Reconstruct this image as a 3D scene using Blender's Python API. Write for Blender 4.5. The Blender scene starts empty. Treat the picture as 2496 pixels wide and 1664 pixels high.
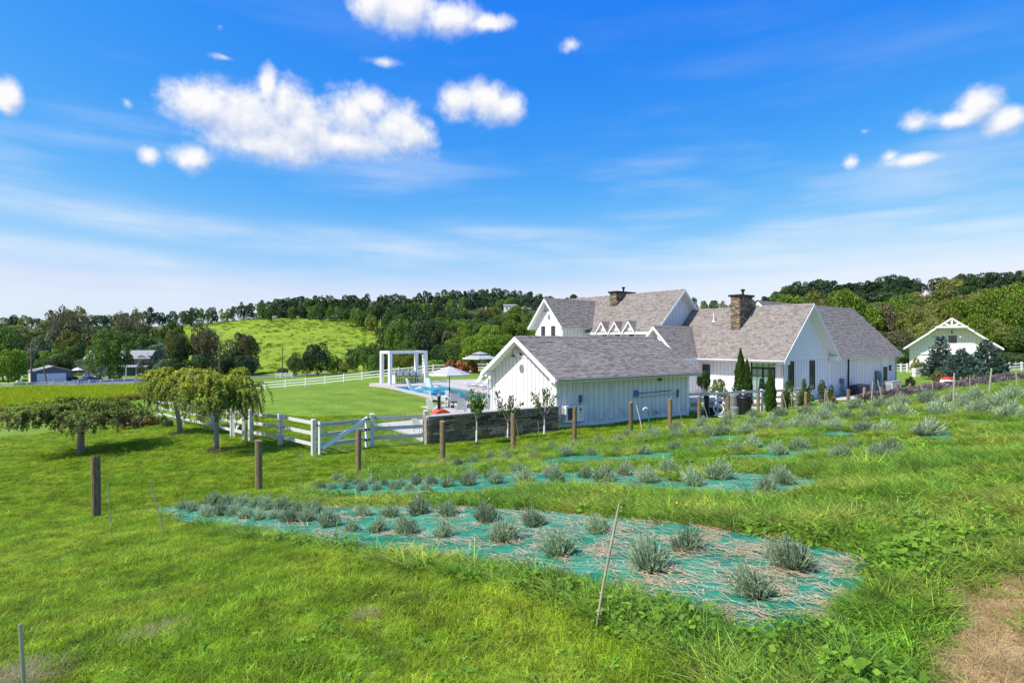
import bpy, math, random
import numpy as np
from mathutils import Vector, Matrix
R = math.radians
random.seed(7); rng = np.random.default_rng(11)
SC = bpy.context.scene
COL = SC.collection

# ------------------------------------------------------------------ camera, sky, sun, exposure
CAMZ = 4.4; FPX = 1400.0; CX = 1248.0; CY = 832.0
cam = bpy.data.objects.new('camera', bpy.data.cameras.new('camera')); COL.objects.link(cam)
cam.location = (0, 0, CAMZ); cam.rotation_euler = (R(90), 0, 0)
cam.data.sensor_width = 36; cam.data.lens = 36*FPX/2496; cam.data.clip_start = .1; cam.data.clip_end = 5000
SC.camera = cam
SC.view_settings.view_transform = 'Standard'; SC.view_settings.look = 'None'
SC.view_settings.exposure = 0.80; SC.view_settings.gamma = 1; SC.view_settings.use_curve_mapping = False
SUN_EL = 50.0; SUN_AZ = 242.9     # azimuth clockwise from +Y
sd = Vector((math.sin(R(SUN_AZ))*math.cos(R(SUN_EL)), math.cos(R(SUN_AZ))*math.cos(R(SUN_EL)), math.sin(R(SUN_EL))))
sun = bpy.data.objects.new('sun', bpy.data.lights.new('sun', 'SUN')); COL.objects.link(sun)
sun.data.energy = 3.7; sun.data.angle = R(.5); sun.data.color = (1, .955, .88)
sun.rotation_euler = sd.to_track_quat('Z', 'Y').to_euler(); sun.location = (-60, -30, 80)
SKY_STRENGTH = 0.15
SKY_GRADE = ((.0850,2.6),(.505,1.08),(3.02,.12))     # gain and power of red, green, blue

def build_world():
    w = bpy.data.worlds.new('World'); SC.world = w; w.use_nodes = True
    nt = w.node_tree; nt.nodes.clear(); N = nt.nodes.new; L = nt.links.new
    out = N('ShaderNodeOutputWorld'); bg = N('ShaderNodeBackground'); bg.inputs[1].default_value = SKY_STRENGTH
    L(bg.outputs[0], out.inputs[0])
    sky = N('ShaderNodeTexSky'); sky.sky_type = 'NISHITA'; sky.sun_disc = False
    sky.sun_elevation = R(SUN_EL); sky.sun_rotation = R(SUN_AZ)
    sky.altitude = 100; sky.air_density = 1.0; sky.dust_density = 0.6; sky.ozone_density = 3.0
    # grade of the whole sky (every direction, every ray alike): deeper azure above, whitish towards the horizon
    sp_ = N('ShaderNodeSeparateColor'); L(sky.outputs[0], sp_.inputs[0]); cb_ = N('ShaderNodeCombineColor')
    grd = []
    for i, (gain, gam) in enumerate(SKY_GRADE):
        p_ = N('ShaderNodeMath'); p_.operation = 'POWER'; L(sp_.outputs[i], p_.inputs[0]); p_.inputs[1].default_value = gam
        q_ = N('ShaderNodeMath'); q_.operation = 'MULTIPLY'; L(p_.outputs[0], q_.inputs[0]); q_.inputs[1].default_value = gain; grd.append(q_.outputs[0])
    lim = N('ShaderNodeMath'); lim.operation = 'MULTIPLY'; L(grd[1], lim.inputs[0]); lim.inputs[1].default_value = .87
    mn = N('ShaderNodeMath'); mn.operation = 'MINIMUM'; L(grd[0], mn.inputs[0]); L(lim.outputs[0], mn.inputs[1])
    m3 = N('ShaderNodeMath'); m3.operation = 'MINIMUM'; L(grd[1], m3.inputs[0]); m3.inputs[1].default_value = 3.32
    L(mn.outputs[0], cb_.inputs[0]); L(m3.outputs[0], cb_.inputs[1]); L(grd[2], cb_.inputs[2])
    tc = N('ShaderNodeTexCoord'); sep = N('ShaderNodeSeparateXYZ'); L(tc.outputs['Generated'], sep.inputs[0])
    def M(op, a, b=None, c=None, clamp=False):
        n = N('ShaderNodeMath'); n.operation = op; n.use_clamp = clamp
        for i, x in enumerate((a, b, c)):
            if x is None: continue
            if isinstance(x, (int, float)): n.inputs[i].default_value = x
            else: L(x, n.inputs[i])
        return n.outputs[0]
    az = M('ARCTAN2', sep.outputs[0], sep.outputs[1]); el = M('ARCSINE', sep.outputs[2])
    cmb = N('ShaderNodeCombineXYZ'); L(az, cmb.inputs[0]); L(el, cmb.inputs[1]); P = cmb.outputs[0]
    def noise(vec, scale, detail, rough, sx=1, sy=1, off=0.0):
        mp = N('ShaderNodeMapping'); mp.inputs['Scale'].default_value = (sx, sy, 1); mp.inputs['Location'].default_value = (off, off*.7, 0)
        L(vec, mp.inputs[0]); n = N('ShaderNodeTexNoise'); n.inputs['Scale'].default_value = scale
        n.inputs['Detail'].default_value = detail; n.inputs['Roughness'].default_value = rough
        L(mp.outputs[0], n.inputs['Vector']); return n.outputs['Fac']
    # cumulus: (px, py, half width, half height) of each puff, photo pixels -> azimuth / elevation
    puffs = [(505,262,95,52),(600,290,120,74),(655,215,26,44),(690,262,60,60),(745,305,120,66),(860,285,80,58),(905,262,50,42),(960,312,80,56),(1000,330,60,44),
             (830,345,180,42),(640,350,150,40),(470,385,52,34),(1115,252,52,40),(1185,252,62,46),(1235,268,46,36),
             (905,10,50,46),(985,22,90,46),(1090,44,90,34),(1190,58,56,18),(18,236,36,34),(360,380,34,28,.30),(310,252,30,24,.75),
             (2385,256,62,40,.12),(2330,290,80,26,.15),(2450,292,56,30,.1),(2225,388,80,18,.1),(2170,380,34,20,.3),(2075,395,30,24,.45),(2110,320,36,16,.7),(545,140,70,16,.75),(945,152,90,22,.72),(1395,108,46,28,.7),(535,65,30,26,.85),(2230,300,60,40,.45),(18,262,40,30,.4)]
    def azel(x, y):
        return math.atan2(x-CX, FPX), math.atan2(CY-y, math.hypot(FPX, x-CX))
    # a few clouds outside the frame as well
    extra = [(-2.2,.55,.22,.06),(2.3,.42,.25,.06),(2.9,.7,.2,.08),(-1.3,.62,.2,.06),(1.35,.75,.22,.07)]
    lst = []
    for (x, y, hw, hh, *of) in puffs:
        a, e = azel(x, y); d = math.cos(a); lst.append((a, e, hw/FPX*d*d, hh/FPX*d, of[0] if of else 0))
    lst += [(*q, 0) for q in extra]
    def density(vec):
        n1 = noise(vec, 12, 10, .62); n2 = noise(vec, 60, 5, .6, off=3.1); dist = None
        warp = M('ADD', M('MULTIPLY', M('SUBTRACT', n1, .5), 1.8), M('MULTIPLY', M('SUBTRACT', n2, .5), .6))
        for (a, e, hw, hh, of) in lst:
            s = N('ShaderNodeVectorMath'); s.operation = 'SUBTRACT'; L(vec, s.inputs[0]); s.inputs[1].default_value = (a, e, 0)
            m = N('ShaderNodeVectorMath'); m.operation = 'MULTIPLY'; L(s.outputs[0], m.inputs[0]); m.inputs[1].default_value = (1/hw, 1/hh, 0)
            l = N('ShaderNodeVectorMath'); l.operation = 'LENGTH'; L(m.outputs[0], l.inputs[0])
            lv = M('ADD', l.outputs['Value'], of) if of else l.outputs['Value']; dist = lv if dist is None else M('SMOOTH_MIN', dist, lv, .35)
        return M('SUBTRACT', 1.38, M('SUBTRACT', dist, warp))
    dens = density(P)
    mr = N('ShaderNodeMapRange'); mr.interpolation_type = 'SMOOTHSTEP'; L(dens, mr.inputs[0])
    mr.inputs[1].default_value = .02; mr.inputs[2].default_value = 1.0; cum = mr.outputs[0]
    # the sunward side of each puff is white, its underside lavender grey: compare with the density a step towards the sun
    mp = N('ShaderNodeVectorMath'); mp.operation = 'ADD'; L(P, mp.inputs[0]); mp.inputs[1].default_value = (-.008, .018, 0)
    d2 = density(mp.outputs[0])
    lit = M('ADD', M('MULTIPLY', M('SUBTRACT', dens, d2), .95), .50, clamp=True)
    cc = N('ShaderNodeMix'); cc.data_type = 'RGBA'; L(lit, cc.inputs[0])
    cc.inputs[6].default_value = (2.0, 2.4, 3.35, 1); cc.inputs[7].default_value = (3.75, 3.75, 3.8, 1)
    # thin high cirrus, drawn out sideways
    c1 = noise(P, 2.6, 8, .55, sx=.8, sy=6.0, off=1.7); c2 = noise(P, 1.9, 3, .5, sy=3.0, off=9.3)
    ci = N('ShaderNodeMapRange'); L(M('MULTIPLY', M('ADD', c1, .12), M('ADD', c2, .35)), ci.inputs[0]); ci.interpolation_type = 'SMOOTHSTEP'
    ci.inputs[1].default_value = .46; ci.inputs[2].default_value = .85; ci.inputs[4].default_value = .6
    lowm = N('ShaderNodeMapRange'); L(el, lowm.inputs[0]); lowm.inputs[1].default_value = .42; lowm.inputs[2].default_value = .20
    cir = M('MULTIPLY', ci.outputs[0], M('ADD', M('MULTIPLY', lowm.outputs[0], .82), .12))
    strk = None      # long faint bands of high cloud
    for (x, y, hw, hh, tl) in ((230,522,330,24,.10),(520,562,300,26,.10),(60,600,300,20,.05),(1290,572,190,22,.04),(1000,600,300,26,.05),(2080,536,170,12,-.01),(1700,640,400,20,.02),(2300,560,200,14,0)):
        a, e = azel(x, y); s_ = N('ShaderNodeVectorMath'); s_.operation = 'SUBTRACT'; L(P, s_.inputs[0]); s_.inputs[1].default_value = (a, e, 0)
        sx_ = N('ShaderNodeSeparateXYZ'); L(s_.outputs[0], sx_.inputs[0]); yy = M('ADD', sx_.outputs[1], M('MULTIPLY', sx_.outputs[0], tl))
        q_ = M('ADD', M('POWER', M('DIVIDE', sx_.outputs[0], hw/FPX), 2), M('POWER', M('DIVIDE', yy, hh/FPX), 2)); g_ = M('DIVIDE', 1.0, M('ADD', 1.0, M('MULTIPLY', q_, q_)))
        strk = g_ if strk is None else M('MAXIMUM', strk, g_)
    c3 = noise(P, 6.0, 8, .6, sx=.8, sy=5.0, off=4.2)
    cir = M('MAXIMUM', cir, M('MULTIPLY', strk, M('MULTIPLY', M('SUBTRACT', c3, .22, clamp=True), 1.25), clamp=True))
    m1 = N('ShaderNodeMix'); m1.data_type = 'RGBA'; L(cir, m1.inputs[0]); L(cb_.outputs[0], m1.inputs[6]); m1.inputs[7].default_value = (3.3, 3.5, 3.75, 1)
    m2 = N('ShaderNodeMix'); m2.data_type = 'RGBA'; L(cum, m2.inputs[0]); L(m1.outputs[2], m2.inputs[6]); L(cc.outputs[2], m2.inputs[7])
    L(m2.outputs[2], bg.inputs[0])
build_world()

# ------------------------------------------------------------------ materials
MAT = {}
def nodes_of(name):
    m = bpy.data.materials.new(name); m.use_nodes = True; nt = m.node_tree; nt.nodes.clear()
    return m, nt, nt.nodes.new, nt.links.new
def mat(name, col, rough=.6, var=.12, scale=6.0, bump=0.0, bscale=40.0, metal=0.0, spec=.4, tint=False, streak=None, splash=False):
    """one base colour with procedural wear: two octaves of noise, optional vertex tint, optional vertical streaks"""
    m, nt, N, L = nodes_of(name)
    out = N('ShaderNodeOutputMaterial'); b = N('ShaderNodeBsdfPrincipled'); L(b.outputs[0], out.inputs[0])
    b.inputs['Roughness'].default_value = rough; b.inputs['Metallic'].default_value = metal
    b.inputs['Specular IOR Level'].default_value = spec
    g = N('ShaderNodeNewGeometry'); n = N('ShaderNodeTexNoise'); n.inputs['Scale'].default_value = scale; n.inputs['Detail'].default_value = 6
    L(g.outputs['Position'], n.inputs['Vector'])
    if streak:
        mp = N('ShaderNodeMapping'); mp.inputs['Scale'].default_value = streak; L(g.outputs['Position'], mp.inputs[0]); L(mp.outputs[0], n.inputs['Vector'])
    r = N('ShaderNodeMapRange'); L(n.outputs['Fac'], r.inputs[0]); r.inputs[1].default_value = .3; r.inputs[2].default_value = .7
    r.inputs[3].default_value = 1-var; r.inputs[4].default_value = 1+var
    mx = N('ShaderNodeVectorMath'); mx.operation = 'SCALE'; mx.inputs[0].default_value = col[:3]; L(r.outputs[0], mx.inputs['Scale'])
    c = mx.outputs[0]
    if tint:
        a = N('ShaderNodeAttribute'); a.attribute_name = 'tint'
        k = N('ShaderNodeVectorMath'); k.operation = 'MULTIPLY'; L(c, k.inputs[0]); L(a.outputs['Color'], k.inputs[1]); c = k.outputs[0]
    if splash:     # rain-splashed soil on the lowest boards, thinning out upwards
        z = N('ShaderNodeSeparateXYZ'); L(g.outputs['Position'], z.inputs[0]); n3 = N('ShaderNodeTexNoise'); n3.inputs['Scale'].default_value = 2.2; n3.inputs['Detail'].default_value = 7; L(g.outputs['Position'], n3.inputs['Vector'])
        f = N('ShaderNodeMapRange'); L(z.outputs[2], f.inputs[0]); f.inputs[1].default_value = .05; f.inputs[2].default_value = 1.1; f.inputs[3].default_value = .95; f.inputs[4].default_value = .0
        h = N('ShaderNodeMath'); h.operation = 'MULTIPLY'; L(f.outputs[0], h.inputs[0]); q = N('ShaderNodeMapRange'); L(n3.outputs['Fac'], q.inputs[0]); q.inputs[1].default_value = .42; q.inputs[2].default_value = .72; L(q.outputs[0], h.inputs[1])
        w = N('ShaderNodeMix'); w.data_type = 'RGBA'; L(h.outputs[0], w.inputs[0]); L(c, w.inputs[6]); w.inputs[7].default_value = (.34,.32,.29,1); c = w.outputs[2]
    L(c, b.inputs['Base Color'])
    if bump:
        n2 = N('ShaderNodeTexNoise'); n2.inputs['Scale'].default_value = bscale; n2.inputs['Detail'].default_value = 5; L(g.outputs['Position'], n2.inputs['Vector'])
        bp = N('ShaderNodeBump'); bp.inputs['Strength'].default_value = bump; bp.inputs['Distance'].default_value = .02
        L(n2.outputs['Fac'], bp.inputs['Height']); L(bp.outputs[0], b.inputs['Normal'])
    MAT[name] = m; return m
def leaf(name, col, transl=.35, var=.25, rough=.55, patch=.0, pscale=.3, col2=None):
    """foliage: vertex tint x per-object random x (optional) world patches between two colours, part of the light passing through"""
    m, nt, N, L = nodes_of(name)
    out = N('ShaderNodeOutputMaterial'); mix = N('ShaderNodeMixShader'); L(mix.outputs[0], out.inputs[0]); mix.inputs[0].default_value = transl
    b = N('ShaderNodeBsdfPrincipled'); b.inputs['Roughness'].default_value = rough; b.inputs['Specular IOR Level'].default_value = .25
    t = N('ShaderNodeBsdfTranslucent'); L(b.outputs[0], mix.inputs[1]); L(t.outputs[0], mix.inputs[2])
    oi = N('ShaderNodeObjectInfo'); r = N('ShaderNodeMapRange'); L(oi.outputs['Random'], r.inputs[0]); r.inputs[3].default_value = 1-var; r.inputs[4].default_value = 1+var
    a = N('ShaderNodeAttribute'); a.attribute_name = 'tint'
    base = N('ShaderNodeMix'); base.data_type = 'RGBA'; base.inputs[6].default_value = (*col, 1); base.inputs[7].default_value = (*(col2 or col), 1); base.inputs[0].default_value = 0
    if col2:
        g = N('ShaderNodeNewGeometry'); n = N('ShaderNodeTexNoise'); n.inputs['Scale'].default_value = pscale; n.inputs['Detail'].default_value = 4
        L(g.outputs['Position'], n.inputs['Vector']); q = N('ShaderNodeMapRange'); L(n.outputs['Fac'], q.inputs[0]); q.inputs[1].default_value = .4; q.inputs[2].default_value = .62
        L(q.outputs[0], base.inputs[0])
    sc_ = r.outputs[0]
    if col2:       # lush and thin spots a few decimetres across
        n = N('ShaderNodeTexNoise'); n.inputs['Scale'].default_value = 2.6; n.inputs['Detail'].default_value = 5; L(g.outputs['Position'], n.inputs['Vector']); q = N('ShaderNodeMapRange'); L(n.outputs['Fac'], q.inputs[0]); q.inputs[1].default_value = .32; q.inputs[2].default_value = .68; q.inputs[3].default_value = .62; q.inputs[4].default_value = 1.25
        k = N('ShaderNodeMath'); k.operation = 'MULTIPLY'; L(sc_, k.inputs[0]); L(q.outputs[0], k.inputs[1]); sc_ = k.outputs[0]
    s = N('ShaderNodeVectorMath'); s.operation = 'SCALE'; L(base.outputs[2], s.inputs[0]); L(sc_, s.inputs['Scale'])
    k = N('ShaderNodeVectorMath'); k.operation = 'MULTIPLY'; L(s.outputs[0], k.inputs[0]); L(a.outputs['Color'], k.inputs[1])
    L(k.outputs[0], b.inputs['Base Color']); L(k.outputs[0], t.inputs['Color'])
    MAT[name] = m; return m

mat('batten_shadow_grey', (.64,.63,.64), .5, .05, 4)  # white battens greyed: the shadow lines beside them are put into their colour
mat('white_paint', (.785,.762,.775), .5, .06, 3.0, streak=(3,3,.5), splash=True); mat('white_trim', (.82,.82,.81), .45, .03, 5)
mat('white_worn_shadowed', (.58,.57,.55), .6, .30, 5, .3, 30, streak=(2,2,8))  # weathered white; leaf-shadow streaks and shade on the rails also painted in
mat('white_vinyl', (.70,.70,.70), .4, .04, 2)
mat('shingle', (.228,.200,.174), .85, .18, 5, .4, 60, tint=True)
mat('roof_deck', (.10,.085,.08), .9, .1)
mat('black_metal', (.02,.02,.023), .45, .1, metal=.3); mat('gutter_metal', (.42,.41,.37), .4, .1); mat('gutter_white', (.75,.75,.74), .4, .05)
mat('dark_frame', (.018,.018,.02), .5, .1)
mat('stone', (.34,.275,.205), .85, .3, 12, .6, 40, tint=True); mat('coping', (.42,.39,.34), .8, .12, 6)
mat('mortar', (.06,.055,.05), .95, .1)
mat('wood_post', (.19,.135,.075), .85, .35, 4, .6, 25, streak=(9,9,1.2), tint=True); mat('bamboo', (.36,.33,.24), .6, .2, 9); mat('grey_stake', (.30,.31,.28), .6, .15)
mat('galvanised', (.45,.46,.47), .4, .1, metal=.6); mat('green_plastic', (.03,.17,.12), .4, .1); mat('white_plastic', (.75,.76,.76), .35, .04)
mat('bark', (.20,.165,.13), .9, .3, 9, .7, 25, streak=(6,6,1.5)); mat('bark_pale', (.29,.26,.22), .85, .3, 14, .5, 30, streak=(5,5,2)); mat('twig', (.20,.15,.11), .9, .2)
mat('mulch', (.035,.025,.022), .95, .4, 20, .8, 40)
mat('deck_stone', (.44,.40,.36), .8, .1, 3, .1, 40); mat('concrete', (.48,.45,.41), .85, .12, 4)
mat('asphalt', (.17,.165,.17), .9, .15, 1.5); mat('gravel', (.42,.39,.34), .9, .25, 6)
mat('grey_siding', (.125,.14,.18), .7, .06); mat('blue_siding', (.10,.135,.21), .7, .06); mat('grey_roof', (.30,.29,.29), .9, .12, 2)
mat('garage_white', (.72,.74,.78), .5, .03); mat('cream', (.62,.60,.54), .8, .06)
mat('truck_blue', (.03,.075,.30), .25, .05, spec=.6); mat('tyre', (.02,.02,.02), .8, .1); mat('chrome', (.6,.6,.62), .2, .03, metal=1)
mat('bin_grey', (.22,.225,.225), .55, .12, 5); mat('bin_black', (.015,.016,.017), .4, .1); mat('condenser', (.035,.04,.075), .55, .1); mat('box_grey', (.28,.29,.30), .5, .08); mat('generator', (.42,.41,.39), .5, .06); mat('meter_box', (.12,.15,.19), .5, .08)
mat('red_enamel', (.62,.07,.035), .4, .08); mat('orange_red', (.55,.03,.03), .4, .05); mat('logo_red', (.55,.02,.03), .4, .03)
mat('net_blue', (.06,.19,.42), .6, .08); mat('pole_blue', (.035,.07,.14), .4, .06)
mat('sling', (.60,.61,.62), .7, .06); mat('cushion_dark', (.04,.042,.05), .8, .1); mat('grey_metal', (.25,.25,.26), .5, .1); mat('rattan', (.30,.29,.30), .8, .15)
mat('canvas_white', (.64,.635,.63), .8, .05); mat('canvas_grey', (.20,.20,.22), .8, .05); mat('canvas_black', (.02,.02,.024), .8, .05); mat('curtain', (.62,.66,.64), .8, .06)
mat('planter', (.60,.58,.54), .7, .1); mat('rock', (.50,.46,.42), .9, .25, 5, .6, 12, tint=True); mat('terracotta', (.35,.14,.06), .7, .1); mat('pole_wood', (.16,.12,.085), .9, .2, 3); mat('straw', (.52,.375,.235), .9, .25, 10, tint=True)
mat('pool_tile', (.24,.56,.66), .5, .1, 1.2); mat('roof_red', (.24,.15,.115), .9, .1)
m, nt, N, L = nodes_of('fabric_teal'); MAT['fabric_teal'] = m; o = N('ShaderNodeOutputMaterial'); b = N('ShaderNodeBsdfPrincipled'); L(b.outputs[0], o.inputs[0]); b.inputs['Roughness'].default_value = .9; b.inputs['Specular IOR Level'].default_value = .06
g = N('ShaderNodeNewGeometry'); a = N('ShaderNodeAttribute'); a.attribute_name = 'tint'; mp = N('ShaderNodeMapping'); mp.inputs['Rotation'].default_value = (0,0,R(27)); L(g.outputs['Position'], mp.inputs[0])
def ns(vec, sc, dt, sx=1, sy=1):
    q = N('ShaderNodeMapping'); q.inputs['Scale'].default_value = (sx, sy, 1); L(vec, q.inputs[0]); n = N('ShaderNodeTexNoise'); n.inputs['Scale'].default_value = sc; n.inputs['Detail'].default_value = dt; L(q.outputs[0], n.inputs['Vector']); return n.outputs['Fac']
def mrg(v, lo, hi, a0, a1):
    q = N('ShaderNodeMapRange'); L(v, q.inputs[0]); q.inputs[1].default_value = lo; q.inputs[2].default_value = hi; q.inputs[3].default_value = a0; q.inputs[4].default_value = a1; return q.outputs[0]
def mixc(f, c0, c1):
    q = N('ShaderNodeMix'); q.data_type = 'RGBA'; L(f, q.inputs[0])
    for i, c in ((6, c0), (7, c1)):
        if isinstance(c, tuple): q.inputs[i].default_value = (*c, 1)
        else: L(c, q.inputs[i])
    return q.outputs[2]
c = mixc(mrg(ns(mp.outputs[0], 1.2, 5, .35, 1.6), .35, .65, 0, 1), (.016,.155,.092), (.036,.225,.135)); c = mixc(mrg(ns(mp.outputs[0], 3.0, 8, .5, 2.2), .54, .76, 0, .5), c, (.32,.28,.20)); c = mixc(mrg(ns(mp.outputs[0], 9, 3, .08, 6), .62, .68, 0, .45), c, (.30,.45,.38))
k = N('ShaderNodeVectorMath'); k.operation = 'MULTIPLY'; L(c, k.inputs[0]); L(a.outputs['Color'], k.inputs[1]); L(k.outputs[0], b.inputs['Base Color'])
bp = N('ShaderNodeBump'); bp.inputs['Strength'].default_value = .6; bp.inputs['Distance'].default_value = .03; L(ns(mp.outputs[0], 4, 6, .4, 2), bp.inputs['Height']); L(bp.outputs[0], b.inputs['Normal'])
m, nt, N, L = nodes_of('window_glass'); o = N('ShaderNodeOutputMaterial'); b = N('ShaderNodeBsdfPrincipled'); L(b.outputs[0], o.inputs[0])
b.inputs['Base Color'].default_value = (.03,.045,.05,1); b.inputs['Roughness'].default_value = .06; b.inputs['Specular IOR Level'].default_value = .9; MAT['window_glass'] = m
m, nt, N, L = nodes_of('clear_glass'); o = N('ShaderNodeOutputMaterial'); mx = N('ShaderNodeMixShader'); L(mx.outputs[0], o.inputs[0]); tr = N('ShaderNodeBsdfTransparent'); gl = N('ShaderNodeBsdfGlossy')
gl.inputs['Roughness'].default_value = .03; tr.inputs[0].default_value = (.75,.86,.84,1); mx.inputs[0].default_value = .22; L(tr.outputs[0], mx.inputs[1]); L(gl.outputs[0], mx.inputs[2]); MAT['clear_glass'] = m
m, nt, N, L = nodes_of('pool_water'); o = N('ShaderNodeOutputMaterial'); mx = N('ShaderNodeMixShader'); L(mx.outputs[0], o.inputs[0]); tr = N('ShaderNodeBsdfTransparent'); gl = N('ShaderNodeBsdfGlossy')
fr = N('ShaderNodeFresnel'); fr.inputs[0].default_value = 1.33; gl.inputs['Roughness'].default_value = .04; tr.inputs[0].default_value = (.55,.86,.92,1)
nz = N('ShaderNodeTexNoise'); nz.inputs['Scale'].default_value = 3; bp = N('ShaderNodeBump'); bp.inputs['Strength'].default_value = .18; bp.inputs['Distance'].default_value = .05; L(nz.outputs['Fac'], bp.inputs['Height']); L(bp.outputs[0], gl.inputs['Normal'])
ml = N('ShaderNodeMath'); ml.operation = 'MULTIPLY'; ml.inputs[1].default_value = .55; L(fr.outputs[0], ml.inputs[0])
L(ml.outputs[0], mx.inputs[0]); L(tr.outputs[0], mx.inputs[1]); L(gl.outputs[0], mx.inputs[2]); MAT['pool_water'] = m

leaf('leaf_dark', (.062,.112,.034)); leaf('leaf_mid', (.105,.185,.032)); leaf('leaf_bright', (.155,.245,.024)); leaf('leaf_olive', (.19,.215,.05)); leaf('leaf_brown', (.165,.16,.08)); leaf('leaf_yellow', (.19,.22,.045)); leaf('leaf_grey', (.15,.20,.12))
leaf('leaf_deep', (.038,.075,.034)); leaf('pine_blue', (.095,.155,.115), .2); leaf('thuja', (.055,.115,.018), .25); leaf('box_leaf', (.045,.095,.018), .25)
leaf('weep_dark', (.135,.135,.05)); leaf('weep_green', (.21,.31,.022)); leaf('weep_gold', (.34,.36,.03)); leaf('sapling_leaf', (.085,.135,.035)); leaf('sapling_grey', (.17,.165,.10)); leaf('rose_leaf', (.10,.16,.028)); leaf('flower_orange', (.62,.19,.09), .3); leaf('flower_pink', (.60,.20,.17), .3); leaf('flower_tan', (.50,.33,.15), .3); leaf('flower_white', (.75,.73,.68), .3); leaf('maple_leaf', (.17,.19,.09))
leaf('willow_leaf', (.20,.215,.04)); leaf('corn_leaf', (.34,.45,.012), .5); leaf('corn_dry', (.33,.24,.06), .35)
leaf('lavender', (.34,.43,.25), .32, .25); leaf('lavender_flower', (.215,.18,.175), .2)
leaf('grass_lawn', (.235,.40,.020), .5, .40, col2=(.35,.475,.035), pscale=.7); leaf('grass_rough', (.215,.41,.035), .45, .4, col2=(.40,.50,.075), pscale=.5); leaf('grass_tall', (.13,.30,.032), .4, .4, col2=(.24,.40,.05), pscale=1.2); leaf('weed_leaf', (.175,.34,.028), .45, .35); leaf('grass_tan', (.47,.37,.17), .3, .25); leaf('grass_dry', (.40,.36,.20), .3, .25); leaf('flower_yellow', (.75,.62,.02), .2)
leaf('meadow_tuft', (.22,.33,.03), .35, .2)

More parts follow.
